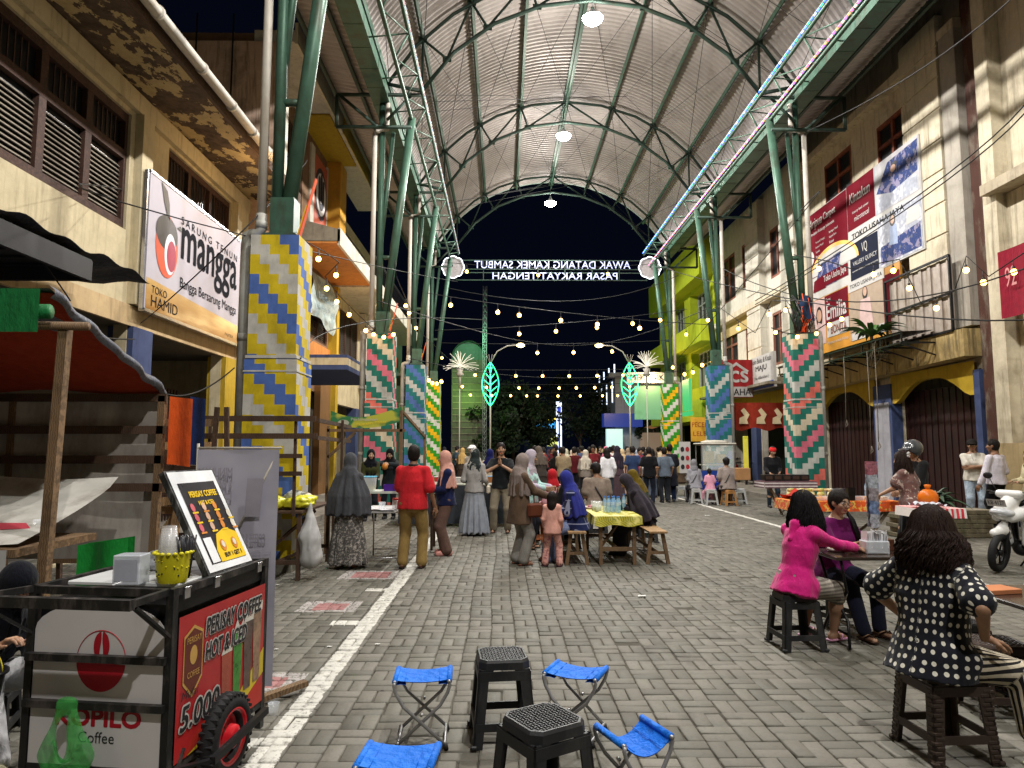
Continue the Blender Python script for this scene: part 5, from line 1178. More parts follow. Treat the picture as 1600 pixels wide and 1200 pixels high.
  g2.nz = hz; link_mesh('headscarf', [g2.mesh(hres * .9)], hm, t)
 elif k_ in ('hair', 'long', 'bun', 'cap', 'bandana', 'helmet'):
  g2 = S(); hcol = hw_.get('hm', hairmat())
  th_ = .012 if k_ in ('hair', 'cap', 'bandana') and sex == 'm' else .014
  g2.ell(hc + hu * .03 * s_ - hf * .018 * s_, A(.074 + th_, .092 + th_, .092 + th_) * s_, Rh, .02); g2.ell(hc - hu * .02 * s_ - hf * .035 * s_, A(.066 + th_, .062 + th_, .085) * s_, Rh, .03)
  if k_ == 'long':
   L = hw_.get('len', .32) * s_; k3 = hw_.get('thin', 1) * s_; g2.cap(hc - hf * .05 * s_, hc - hf * .07 * s_ - A(0, 0, L * .6), .08 * k3, .085 * k3, .05); g2.cap(hc - hf * .07 * s_ - A(0, 0, L * .5), hc - hf * .065 * s_ - A(0, 0, L), .085 * k3, .05 * k3, .05)
   for x in (-1, 1): g2.cap(hc + hr * x * .07 * s_, hc + hr * x * .075 * s_ - hf * .02 * s_ - A(0, 0, L * .55), .03 * s_, .03 * s_, .04)
  if k_ == 'bun': g2.cap(hc - hf * .10 * s_, hc - hf * .11 * s_ - A(0, 0, hw_.get('len', .2) * s_), .035 * s_, .022 * s_, .03)
  g2.ell(hc + hf * .11 * s_ - hu * .03 * s_, A(.064, .085, .088) * s_, Rh, .01, neg=True)
  for x in (-1, 1): 
   if k_ in ('hair', 'cap'): g2.ell(hc + hr * x * .085 * s_ - hu * .03 * s_ + hf * .01 * s_, A(.02, .045, .045) * s_, Rh, .01, neg=True)
  g2.nz = folds(.004 * s_, 60, (1, 1, .25), 5) if det else None
  link_mesh('hair', [g2.mesh((.013, .008, .006)[det])], hcol, t)
  if k_ == 'cap':
   g3 = S(); g3.ell(hc + hu * .045 * s_ - hf * .012 * s_, A(.096, .108, .085) * s_, Rh); g3.ell(hc + hf * .11 * s_ + hu * .045 * s_, A(.07, .075, .012) * s_, Rh, .02); g3.ell(hc - hu * .08 * s_, A(.13, .15, .09) * s_, Rh, .01, neg=True); link_mesh('cap', [g3.mesh(max(.007, hres * .7))], hm, t)
  if k_ == 'bandana':
   g3 = S(); g3.ell(hc + hu * .04 * s_ - hf * .01 * s_, A(.092, .105, .085) * s_, Rh); g3.ell(hc - hf * .11 * s_, A(.04, .03, .03) * s_, Rh, .03); g3.ell(hc - hu * .1 * s_ + hf * .03, A(.14, .14, .1) * s_, Rh, .01, neg=True); link_mesh('bandana', [g3.mesh(max(.008, hres * .8))], hm, t)
  if k_ == 'helmet':
   g3 = S(); g3.ell(hc + hu * .03 * s_ - hf * .02 * s_, A(.135, .155, .14) * s_, Rh); g3.ell(hc + hf * .17 * s_ + hu * .06 * s_, A(.09, .07, .016) * s_, Rh, .04); g3.ell(hc + hf * .13 * s_ - hu * .07 * s_, A(.10, .14, .09) * s_, Rh, .01, neg=True); g3.ell(hc - hu * .14 * s_, A(.105, .12, .09) * s_, Rh, .01, neg=True); link_mesh('helmet', [g3.mesh(.009)], hm, t)
   vz = MB(); vz.tube([V(hc + hr * x * .115 * s_ + hf * .03 * s_ - hu * (.09 if abs(x) == 1 else .15) * s_) for x in (-1, -.5, .5, 1)], .008, 6); vz.build('chin_strap', BLK, t)
 if extra: extra(t, dict(elL=elL, elR=elR, hc=hc, hf=hf, hr=hr, hu=hu, wrL=wrL, wrR=wrR, pel=pel, up=up, rt=rt, fw=fw, s=s_, shL=shL, shR=shR, neck=neck, knL=knL, knR=knR))
 return t
def strap_bag(colr, side=1, z=.0):
 def f(t, q):
  up, rt, fw, pel, s_ = q['up'], q['rt'], q['fw'], q['pel'], q['s']; mb = MB()
  pts = [pel + up * .47 * s_ - rt * side * .1 + fw * .0, pel + up * .30 * s_ - fw * .135 * s_ - rt * side * .03, pel + up * .1 * s_ - fw * .14 * s_ + rt * side * .09, pel + up * .0 - fw * .02 + rt * side * .2]
  mb.tube([V(p) for p in pts], .014, 5); mb.box(V(pts[-1]) + V((0, 0, -.06)), (.07, .2, .16), 0, None, .02); mb.build('shoulder_bag', colr, t)
 return f
def HJ(c, **k): d = dict(kind='hijab', m=c if not isinstance(c, str) else cloth(c, fold=.5)); d.update(k); return d
def HR(kind='hair', **k): d = dict(kind=kind); d.update(k); return d
def TP(c, **k): d = dict(m=c if not isinstance(c, str) else cloth(c)); d.update(k); return d
# ================================================================ the people, placed by where they stand on the street
def gp(px, py, z=0): p = G(px, py, z); return (p.x, p.y)
def strands(label_seed, t, q, n, L, colr, spread=.13, wave=.012, front=True, thick=.0035):
 rg = random.Random(label_seed); mb = MB(); hc, hf, hr, s_ = V(q['hc']), V(q['hf']), V(q['hr']), q['s']
 for i in range(n):
  a = rg.uniform(-2.3, 2.3); el = rg.uniform(.1, 1.5) ** .8
  d = (-hf * math.cos(a) + hr * math.sin(a)); p0 = hc - hf * .018 * s_ + d * .098 * s_ * math.cos(el) + V((0, 0, (.035 + .118 * math.sin(el)) * s_))
  p1 = hc + d * (.118 + rg.uniform(0, .012)) * s_ + V((0, 0, .0)); md = hc - hf * .018 * s_ + d * .112 * s_ * math.cos(el * .5) + V((0, 0, (.035 + .118 * math.sin(el * .5)) * s_)); pts = [p0, md, p1]; k = 5; ln = L * rg.uniform(.6, 1.05); ph = rg.uniform(0, 6); x0 = rg.uniform(-1, 1)
  for j in range(1, k + 1):
   u = j / k; pts.append(p1 + V((0, 0, -ln * u)) + d * (spread * (.25 + .35 * math.sin(u * 2.2)) - .03) * s_ + hr * (wave * math.sin(ph + u * 9)) + hf * (wave * math.cos(ph + u * 8)))
  mb.tube(pts, [thick * .6] + [thick] * (len(pts) - 2) + [thick * .3], 3, cap=False)
 mb.build('hair_strands', colr, t)
BROWNHAIR = hairmat((.022, .012, .009)); BLACKHAIR = hairmat((.009, .008, .009))
# --- seated woman in polka dots, right foreground
DOTS = cloth((.009, .010, .016), 'dots', (.60, .58, .50), 20, fold=.35, rough=.85, sheen=.1)
AR_ = []
def polka_extra(t, q):
 for a, b in ((q['shL'], q['elL']), (q['shR'], q['elR'])): AR_.append((a, b, .06))
 strands(3, t, q, 760, .25, BROWNHAIR, .135, .02, thick=.004)
PCOL = cloth((.012, .011, .013), 'stripes', (.50, .45, .34), 21, fold=.35, rough=.8, sheen=.1)
def striped_leg_mat():
 m, t, b = newmat('striped_fabric', .8, 0, .25); at = t.new('ShaderNodeAttribute', attribute_name='along'); k = t.math('LESS_THAN', t.math('FRACT', at.outputs['Fac']), .5)
 c = t.mix(k, (.012, .011, .013), (.50, .44, .33)); t.set(b.inputs[0], c); t.set(b.inputs['Normal'], t.bump(t.noise(t.co('Object'), 14, 4), .5, .02)); return m
woman_dots = person('seated woman seen from behind in a black blouse with white dots and striped trousers', (2.36, 3.86), 18, 1.58, sit=.45, lean=.10, twist=.42, head=(.75, .1, 0),
 hands=((-.24, .12, .64), (.24, .10, .66)), feet=((-.24, .34, .075), (.30, .36, .075)), knees=((-.2, 1, .5), (.2, 1, .5)), poleL=(-1, -.5, 0), poleR=(.8, -.7, .1), build=1.12, belly=.07,
 top=dict(m=DOTS, sleeve='short', slen=.8, loose=.03, low=-.13, fold=.007, flare=.025, name='blouse'), bottom=dict(m=striped_leg_mat(), len=.72, loose=.022, hem=1.6, fold=.006), headw=HR('long', len=.18, thin=.8, hm=BROWNHAIR),
 shoes=dict(kind='sandal', m=mat('#B9CF45', .5)), tone=0, det=2, extra=polka_extra, curl=(.4, .35), palm=(None, (0, .1, -1)), handdir=(None, (.1, .9, -.3)))
def add_along(o, segs, freq):
 """stripes that follow the legs: attribute = angle around the bone"""
 me = o.data; n = len(me.vertices); co = np.zeros(n * 3); me.vertices.foreach_get('co', co); co = co.reshape(-1, 3); best = np.full(n, 9e9); val = np.zeros(n)
 for a, b in segs:
  a = np.array(a); b = np.array(b); ab = b - a; tt = np.clip((co - a) @ ab / (ab @ ab), 0, 1); pr = a + tt[:, None] * ab; d = co - pr; dist = np.linalg.norm(d, axis=1)
  u = nrm(ab); e1 = nrm(np.cross(u, (0.3, .2, 1) if abs(u[2]) < .8 else (1, .2, 0))); e2 = np.cross(u, e1); an = np.arctan2(d @ e2, d @ e1); mk = dist < best; val[mk] = (an[mk] / (2 * PI)) * freq; best = np.minimum(best, dist)
 at = me.attributes.new('along', 'FLOAT', 'POINT'); at.data.foreach_set('value', (val + 50).astype(np.float32))
def add_around(o, segs):
 me = o.data; n = len(me.vertices); co = np.zeros(n * 3); me.vertices.foreach_get('co', co); co = co.reshape(-1, 3); best = np.full(n, 9e9); uv = np.zeros((n, 3))
 for k, (a, b, r) in enumerate(segs):
  a = np.array(a); b = np.array(b); ab = b - a; tt = np.clip((co - a) @ ab / (ab @ ab), 0, 1); d = co - (a + tt[:, None] * ab); dist = np.linalg.norm(d, axis=1) - r
  u = nrm(ab); e1 = nrm(np.cross(u, (1, .2, 0) if abs(u[2]) > .5 else (0, 0, 1))); an = np.arctan2(d @ np.cross(u, e1), d @ e1); mk = dist < best; uv[mk, 0] = an[mk] * (r + .02) + 3 * k; uv[mk, 1] = ((co - a) @ u)[mk]; best = np.minimum(best, dist)
 me.attributes.new('around', 'FLOAT_VECTOR', 'POINT').data.foreach_set('vector', uv.astype(np.float32).ravel())
for o in [o for o in COL.objects if o.parent == woman_dots and o.name.startswith('blouse')]: add_around(o, [((0, 0, .4), (0, .05, 1.0), .17)] + AR_)
for o in [o for o in COL.objects if o.parent == woman_dots and o.name.startswith('trousers')]:
 add_along(o, [((.1, 0, .52), (.24, .38, .52)), ((.24, .38, .52), (.30, .36, .08)), ((-.1, 0, .52), (-.22, .36, .5)), ((-.22, .36, .5), (-.24, .34, .1))], 15)
# --- two women at the black table
MAG = cloth((.56, .012, .18), fold=.5, rough=.6, sheen=.15)
def pink_extra(t, q):
 g2 = S(); A = np.array; nk = q['neck']; g2.cap(nk - q['fw'] * .06 - q['up'] * .03, nk - q['fw'] * .10 - q['up'] * .15, .055, .03, .04); g2.nz = folds(.006, 26, (1, 1, 1), 4); link_mesh('hood', [g2.mesh(.01)], MAG, t)
 strands(5, t, q, 420, .27, BLACKHAIR, .10, .008)
person('seated woman with long black hair in a magenta hooded jacket on a black stool', (2.46, 5.86), 22, 1.56, sit=.44, lean=.22, twist=0, head=(.35, .25, 0), hands=((-.02, .60, .80), (.13, .58, .79)), feet=((-.22, .32, .075), (.0, .42, .075)), knees=((-.2, 1, .3), (.1, 1, .3)), build=1.05,
 top=dict(m=MAG, sleeve='long', loose=.022, low=-.1, fold=.007, name='jacket'), bottom=dict(kind='shorts', m=cloth((.16, .14, .12), 'stripes', (.3, .27, .23), 34, fold=.5), len=.12, loose=.035), headw=HR('long', len=.24, thin=.8, hm=BLACKHAIR), shoes=dict(kind='sandal', m=mat('#C08AA8', .5)), tone=0, det=2, extra=pink_extra, curl=.7)
def glasses(t, q):
 mb = MB(); hc, hf, hr, hu = V(q['hc']), V(q['hf']), V(q['hr']), V(q['hu']); c0 = hc + hf * .10 + hu * .0
 for x in (-1, 1):
  c = c0 + hr * x * .034; mb.tube([c + hr * .027 * math.cos(a) + hu * .019 * math.sin(a) for a in [2 * PI * i / 14 for i in range(14)]], .0022, 5, close=True); mb.tube([c + hr * x * .027, hc + hr * x * .078 + hf * .0 + hu * .005], .002, 4)
 mb.tube([c0 - hr * .008, c0 + hu * .004, c0 + hr * .008], .002, 4); mb.build('glasses', BLACKM, t)
 pt = MB(); p0 = hc - hf * .06 - hr * .06; [pt.tube([p0 + V((0, 0, -.02)) + V((random.uniform(-.02, .02), 0, 0)), p0 - hr * .05 + hf * .09 + V((random.uniform(-.02, .02), .0, -.16)), p0 - hr * .05 + hf * .17 + V((random.uniform(-.03, .02), 0, -.34))], .008, 5) for _ in range(26)]; pt.build('ponytail', BLACKHAIR, t)
person('seated woman with glasses and tied back hair in a dark purple shirt, facing the viewer', (3.12, 6.55), -78, 1.55, sit=.44, lean=.16, head=(.1, .12, 0), hands=((-.14, .42, .80), (.1, .42, .80)), feet=((-.12, .42, .075), (.1, .5, .075)),
 top=dict(m=cloth((.10, .006, .07), fold=.4), sleeve='short', loose=.022, name='shirt'), bottom=dict(m=cloth((.012, .014, .03)), loose=.018), headw=HR('hair'), shoes=dict(kind='sandal', m=mat('#3A2418', .6)), tone=1, det=2, extra=glasses, curl=.8)
# --- two people at the left edge beside the cart
def phone(t, q): mb = MB(); w_ = V(q['wrR']) * .5 + V(q['wrL']) * .5 + V((0, .1, .03)); mb.box(w_, (.075, .15, .009), 0, Matrix.Rotation(.5, 3, 'X'), .003); mb.build('phone', mat('#C9A6A0', .3), t)
person('person in a black headscarf and white trousers bent over a phone at the left edge', (-2.93, 3.98), -28, 1.55, sit=.30, lean=.50, head=(.1, .7, 0), hands=((-.10, .42, .62), (.10, .42, .62)), feet=((-.2, .42, .075), (.12, .46, .075)),
 top=dict(m=cloth((.012, .013, .017)), sleeve='long', loose=.02, name='tunic'), bottom=dict(m=cloth((.55, .55, .56), fold=.6), loose=.035, hem=1.6), headw=HJ(cloth((.005, .006, .010)), len=.26, w=.2), shoes=dict(m=mat('#CFC9A6', .5)), tone=0, det=2, extra=phone, curl=.9)
def crocs(t, q): pass
person('person in dark top and grey trousers behind the phone user at the left edge', (-3.55, 4.45), -40, 1.6, sit=.30, lean=.3, head=(0, .5, 0), hands=((-.08, .40, .60), (.10, .40, .60)), feet=((-.18, .40, .075), (.1, .42, .075)),
 top=dict(m=cloth((.03, .03, .04)), loose=.02), bottom=dict(m=cloth((.16, .15, .15), fold=.6), loose=.03), headw=HR('hair'), tone=0, det=1, sex='m')
# --- left group
x, y = gp(540, 889)
person('standing woman seen from behind in a long dark grey headscarf and patterned grey skirt', (x, y + .1), 86, 1.56, head=(0, .25, 0), hands=((-.16, .3, .95), (.16, .3, .95)), top=dict(m=cloth((.05, .05, .05)), loose=.03), bottom=dict(kind='skirt', m=cloth((.075, .07, .065), 'speckle', (.30, .28, .25), 30, fold=.6), w=.27, pl=.012, hemz=.06),
 headw=HJ(cloth((.052, .054, .062), fold=.6), len=.60, w=.31, fold=.014), shoes=dict(kind='sandal', m=mat('#5C3A2A', .6)), det=1)
x, y = gp(643, 889)
def collar(t, q): mb = MB(); nk = V(q['neck']); mb.tube([nk + V((.062 * math.cos(a), .058 * math.sin(a), .0)) for a in [2 * PI * i / 16 for i in range(16)]], .017, 6, close=True); mb.build('collar', BLK, t)
person('standing man seen from behind in a red polo shirt and khaki trousers', (x, y + .08), 84, 1.66, sex='m', hands=((-.12, .28, 1.02), (.30, .05, .83)), feet=((-.14, 0), (.12, .02)), top=dict(m=cloth((.50, .018, .025), fold=.5), sleeve='short', slen=.82, loose=.03, low=-.07, fold=.006, name='polo_shirt'),
 bottom=dict(m=cloth((.25, .165, .055), fold=.5), loose=.026, hem=1.6), headw=HR('hair'), shoes=dict(kind='sandal', m=mat('#2A1812', .6)), tone=2, det=1, build=1.12, extra=collar)
x, y = gp(697, 866)
person('standing woman in a dusty pink headscarf, navy top and brown trousers, turned to the left', (x, y), 190, 1.58, head=(-.2, .1, 0), hands=((-.1, .30, 1.0), (.12, .28, 1.0)), top=dict(m=cloth((.008, .012, .05)), loose=.03, low=-.08, name='top'), bottom=dict(m=cloth((.12, .07, .055), fold=.6), loose=.035, hem=1.8), headw=HJ(cloth((.48, .25, .20), fold=.5), len=.30, w=.21), shoes=dict(m=mat('#C98C84', .5)), tone=1, det=1, belly=.04)
x, y = gp(741, 836)
person('standing woman seen from behind in a silver grey pleated skirt and black and white scarf', (x, y), 80, 1.62, hands=((-.18, .2, 1.0), (.2, .2, .98)), top=dict(m=cloth((.28, .27, .26), fold=.6), loose=.035, low=-.05, name='blouse'), bottom=dict(kind='skirt', m=cloth((.24, .26, .30), fold=.3, rough=.35), w=.27, pl=.018, pleats=15, hemz=.05), headw=HJ(cloth((.02, .028, .028), 'floral', (.35, .35, .33), 5), len=.36, w=.17, fold=.004), det=1,
 extra=lambda t, q: (lambda mb: (mb.tube([V(q['shR']), V((.24, -.06, 1.15)), V((.26, -.02, .92))], .01, 5), mb.box((.27, 0, .86), (.06, .18, .16), 0, None, .03), mb.build('handbag', cloth((.5, .45, .35)), t)))(MB()))
x, y = gp(783, 832)
person('standing man in a black t-shirt with his palms pressed together, facing the viewer', (x, y), -95, 1.72, sex='m', head=(.1, -.05, .05), hands=((-.015, .20, 1.32), (.035, .20, 1.32)), handdir=((.1, .25, 1), (-.1, .25, 1)), palm=((1, 0, 0), (-1, 0, 0)), curl=.08, poleL=(-1, .1, -.6), poleR=(1, .1, -.6), feet=((-.13, 0), (.15, .02)),
 top=dict(m=cloth((.011, .013, .015)), sleeve='short', loose=.022, low=-.05, name='t_shirt'), bottom=dict(m=cloth((.20, .17, .12)), loose=.022, hem=1.4), headw=HR('hair'), shoes=dict(kind='sandal', m=mat('#2A1414', .6)), tone=0, det=1)
x, y = gp(738, 800)
person('man in white and black cap and pale shirt behind the silver skirt woman', (x, y), -120, 1.7, sex='m', top=TP('#B9B5AE', loose=.02, sleeve='short'), bottom=TP('#3A3A40'), headw=HR('cap', m=mat('#D8D8D8', .7)), tone=0, det=1)
x, y = gp(765, 805)
person('woman in a navy headscarf standing behind the man with joined palms', (x, y), 80, 1.6, top=TP('#B8A890', loose=.03), bottom=TP('#20222C'), headw=HJ('#10164A', len=.28), det=0)
x, y = gp(812, 882)
person('standing woman in a taupe headscarf, brown cardigan and grey trousers, turned right', (x, y), 28, 1.55, head=(0, .3, 0), hands=((-.02, .38, .98), (.14, .38, .96)), top=dict(m=cloth((.10, .065, .042), fold=.5), loose=.04, low=-.26, flare=.03, fold=.008, name='cardigan'), bottom=dict(m=cloth((.22, .21, .19), fold=.6), loose=.034, hem=1.7), headw=HJ(cloth((.21, .17, .155), fold=.6), len=.34, w=.2), shoes=dict(kind='sandal', m=mat('#6A4030', .6)), det=1,
 extra=lambda t, q: (lambda mb: (mb.tube([V(q['shL']), V((.05, .2, 1.1)), V((.24, .1, .88))], .012, 5), mb.box((.26, .1, .78), (.08, .24, .2), 0, None, .03), mb.build('handbag', mat('#5A2E1C', .5), t)))(MB()))
x, y = gp(826, 857)
person('woman in a lilac headscarf and mint patterned tunic behind the taupe headscarf', (x, y), -25, 1.6, head=(.3, .2, 0), hands=((-.1, .35, 1.0), (.14, .35, 1.0)), top=dict(m=cloth((.35, .55, .52), 'floral', (.45, .35, .45), 7), loose=.04), bottom=TP('#1B1B22'), headw=HJ('#A39AA6', len=.34), shoes=dict(kind='sandal', m=mat('#22140E', .6)), det=1)
x, y = gp(863, 885)
person('small girl in a pink outfit with long straight black hair, seen from behind', (x, y), 78, 1.02, top=dict(m=cloth((.62, .32, .26)), loose=.03, low=-.14, flare=.02), bottom=dict(m=cloth((.58, .30, .25), 'speckle', (.3, .12, .12), 20), loose=.03), headw=HR('long', len=.34), tone=1, det=1, shoes=dict(kind='sandal', m=mat('#3A1620', .6)))
JEANS = cloth((.17, .22, .40), 'speckle', (.26, .32, .5), 60, fold=.5)
person('seated woman in a royal blue headscarf, checked shirt and light blue wide jeans', (1.10, 10.15), 168, 1.6, sit=.47, lean=.2, head=(-.3, .35, 0), hands=((-.08, .35, .78), (.12, .35, .78)), feet=((-.02, .42, .075), (.14, .36, .075)), top=dict(m=cloth((.012, .018, .07), 'plaid', (.3, .32, .45), 9), loose=.04, low=-.12, name='shirt'),
 bottom=dict(m=JEANS, loose=.045, hem=2.2), headw=HJ(cloth((.022, .028, .20), fold=.6), len=.40, w=.23, fold=.012), shoes=dict(kind='sandal', m=mat('#2A1A20', .6)), det=1, build=1.05)
person('seated woman in a black charcoal headscarf bending over the yellow table', (2.22, 10.75), 165, 1.58, sit=.47, lean=.38, head=(.0, .65, 0), hands=((-.1, .38, .74), (.12, .36, .74)), top=TP('#17121A', loose=.03), bottom=dict(kind='skirt', m=cloth((.02, .018, .022)), len=.9), headw=HJ(cloth((.030, .025, .034), fold=.6), len=.52, w=.30, fold=.013), det=1)
person('seated man seen from behind in a taupe shirt with a black sling strap and cap', (1.78, 12.95), 88, 1.68, sex='m', sit=.47, lean=.12, head=(.3, .25, 0), top=dict(m=cloth((.22, .175, .14), fold=.5), sleeve='short', loose=.03, name='shirt'), bottom=TP('#2A2A30'), headw=HR('cap', m=mat('#0E0E10', .7)), tone=2, det=1, build=1.15, extra=strap_bag(BLK, 1))
person('seated woman in a mustard headscarf and olive sweater near the black headscarf', (2.55, 12.3), 150, 1.56, sit=.47, lean=.3, head=(0, .5, 0), top=dict(m=cloth((.035, .045, .018)), loose=.04), bottom=TP('#22201C'), headw=HJ('#5A4A12', len=.2), det=1)
person('seated girl in red edged black headscarf between blue headscarf and taupe shirt', (1.12, 11.6), 110, 1.55, sit=.47, lean=.1, top=TP('#121014'), bottom=TP('#121014'), headw=HJ('#0B0B0E', len=.42, w=.24), det=0)
person('seated person in a pale pink blouse just left of the royal blue headscarf', (.92, 12.2), 120, 1.5, sit=.47, lean=.1, top=TP('#B98A92', loose=.05), bottom=TP('#1a1a1a'), headw=HJ('#A31A22', len=.16, w=.14), det=0)
# --- vendors on the left
x, y = gp(575, 815)
person('stall woman in a black headscarf and olive shirt behind the serving table, facing the viewer', (x, y + .2), -80, 1.6, head=(.1, .15, 0), hands=((-.12, .34, .98), (.12, .34, .98)), top=TP('#2E3016', loose=.03), bottom=TP('#14141A'), headw=HJ('#0A0B12', len=.38, w=.2), tone=1, det=1)
x, y = gp(606, 812)
person('stall woman in a black headscarf and charcoal top holding a bag, beside the olive shirt', (x, y + .2), -95, 1.63, head=(.1, .45, 0), hands=((-.06, .32, 1.28), (.10, .32, 1.28)), poleL=(-1, .1, -.2), poleR=(1, .1, -.2), top=TP('#20262A', loose=.035), bottom=TP('#14141A'), headw=HJ('#0A0C10', len=.22), tone=1, det=1,
 extra=lambda t, q: (lambda mb: (mb.sphere(V(q['wrR']) * .5 + V(q['wrL']) * .5 + V((0, .1, -.06)), .075, 10, 0, (1, .7, 1)), mb.build('snack_bag', mat('#A86A28', .4), t)))(MB()))
person('person in red top and white knit cap behind the left wooden rack', (-4.55, 14.5), -60, 1.5, top=TP('#B01818'), bottom=TP('#222222'), headw=HR('bandana', m=cloth('#B8B4AC')), det=0)
# --- right side
x, y = gp(1048, 783)
def apron(t, q): mb = MB(); mb.tube([V((.17 * math.cos(a), .13 * math.sin(a), .95)) for a in [2 * PI * i / 16 for i in range(16)]], .02, 5, close=True); mb.build('apron_tie', BLK, t)
person('standing man seen from behind in a black t-shirt and black apron over dark jeans', (x, y), 85, 1.74, sex='m', hands=((-.26, .15, .95), (.2, .3, .98)), top=dict(m=cloth((.012, .013, .02)), sleeve='short', slen=.85, loose=.035, low=-.42, flare=.03, name='shirt_and_apron'), bottom=TP('#141E36', loose=.022), headw=HR('hair'), shoes=dict(m=mat('#3A4048', .7)), tone=2, det=1, extra=apron)
def seat_p(lab, px, py, dz, col, bot, hw_, H=1.6, hd=88, **k):
 x, y = gp(px, py); return person(lab, (x, y + .15), hd, H, sit=.45, lean=.15, top=col, bottom=bot, headw=hw_, **k)
seat_p('seated person from behind in grey headscarf and pale grey shirt', 1089, 787, 0, dict(m=cloth((.26, .26, .29)), loose=.04), TP('#3A3A40'), HJ('#77777C', len=.14, w=.12), det=1, extra=strap_bag(BLK, -1))
seat_p('small seated girl seen from behind in a pink dress with a black ponytail', 1113, 789, 0, dict(m=cloth((.58, .27, .36)), sleeve='short', loose=.04, low=-.2, flare=.05), dict(kind='skirt', m=cloth((.58, .27, .36)), len=.5), HR('bun', len=.2), H=1.12, det=1, tone=1)
seat_p('seated man from behind in taupe t-shirt, black cap and sling bag, tan stool', 1141, 790, 0, dict(m=cloth((.24, .20, .18)), sleeve='short', loose=.035), TP('#3A2A22'), HR('cap', m=mat('#0C0C0E', .7)), H=1.7, sex='m', det=1, build=1.15, tone=2, extra=strap_bag(BLK, -1))
seat_p('seated woman in a beige headscarf behind the man in the apron', 1066, 775, 0, TP('#5A4A3A', loose=.03), TP('#2A2220'), HJ('#8A7A58', len=.26), hd=120, det=0)
x, y = gp(1208, 793)
person('food vendor in a black shirt and red bandana working at a table, facing the viewer', (x, y), -95, 1.68, sex='m', head=(.1, .35, 0), lean=.1, hands=((-.12, .32, .98), (.16, .34, .96)), top=dict(m=cloth((.010, .010, .012)), loose=.025), bottom=TP('#23303A'), headw=HR('bandana', m=cloth((.6, .02, .02))), tone=1, det=1)
person('standing man in a black hoodie and dark motorcycle helmet, turned to the left', (6.80, 11.25), 190, 1.72, sex='m', head=(.15, .25, 0), hands=((-.1, .30, .98), (.12, .30, .95)), top=dict(m=cloth((.012, .013, .014)), loose=.045, low=-.12, name='hoodie'), bottom=TP('#0A0A0C', loose=.02), headw=HR('helmet', m=mat((.05, .055, .06), .25, coat=.6, bump=0)), tone=0, det=1)
def wavy(t, q):
 strands(9, t, q, 330, .42, BROWNHAIR, .1, .02); mb = MB(); c = V(q['hc']) + V((0, 0, .06)) - V(q['hf']) * .06 + V(q['hr']) * -.05
 for k in range(5): mb.sphere(c + V((.03 * math.cos(k * 1.26), -.05, .03 * math.sin(k * 1.26))), .02, 8)
 mb.build('hair_flower', WHT, t)
person('woman with long wavy brown hair, white hair flower and patterned top', (6.22, 10.45), 130, 1.58, head=(.35, .2, 0), lean=.12, hands=((-.14, .4, .92), (.24, .22, .95)), top=dict(m=cloth((.16, .09, .08), 'floral', (.5, .42, .36), 9), sleeve='short', slen=.6, loose=.035, name='blouse'), bottom=dict(kind='skirt', m=cloth((.010, .010, .012)), w=.25, pl=.01, hemz=.1), headw=HR('long', len=.40, thin=.85, hm=BROWNHAIR), tone=1, det=1, build=1.15, extra=wavy)
x, y = gp(1526, 813, .13)
def neckl(t, q): mb = MB(); nk = V(q['neck']); mb.tube([nk + V((-.06, .05, 0)), nk + V((-.02, .13, -.16)), nk + V((0, .135, -.2)), nk + V((.02, .13, -.16)), nk + V((.06, .05, 0))], .004, 5); mb.build('necklace', STEEL, t)
person('young man in white t-shirt, black cap and light jeans with crossed arms', (x, y), -112, 1.68, sex='m', base_z=.13, head=(-.2, .1, 0), hands=((.12, .2, 1.1), (-.10, .22, 1.14)), poleL=(-1, .1, -.6), poleR=(1, .1, -.6), top=dict(m=cloth((.62, .59, .52), fold=.5), sleeve='short', loose=.03, low=-.06, name='t_shirt'), bottom=dict(m=cloth((.30, .37, .45), 'speckle', (.42, .5, .58), 12, fold=.7), loose=.025, hem=1.5), headw=HR('cap', m=mat('#15100F', .8)), shoes=dict(m=mat('#B8B2A6', .6)), tone=0, det=1, extra=neckl)
x, y = gp(1562, 824, .13)
person('man seen from behind in a white and lilac long sleeved shirt and black trousers', (x, y), 108, 1.66, sex='m', base_z=.13, head=(.55, 0, 0), hands=((-.32, .12, .78), (.22, .2, .95)), top=dict(m=cloth((.58, .54, .64), 'vstripes', (.66, .64, .68), 60, fold=.6), loose=.035, low=-.06, name='shirt', fold=.007), bottom=TP('#08080B', loose=.02), headw=HR('hair'), tone=2, det=1)
x, y = gp(1592, 822, .13)
person('woman in a black headscarf and cream jacket sitting by the scooter at the right edge', (x + .25, y - .1), 175, 1.58, sit=.78, base_z=.0, head=(0, .05, 0), hands=((-.1, .3, 1.0), (.1, .3, 1.0)), top=TP('#C0B896', loose=.04), bottom=TP('#0C1630', loose=.03), headw=HJ('#090B10', len=.30, w=.14), tone=1, det=1)
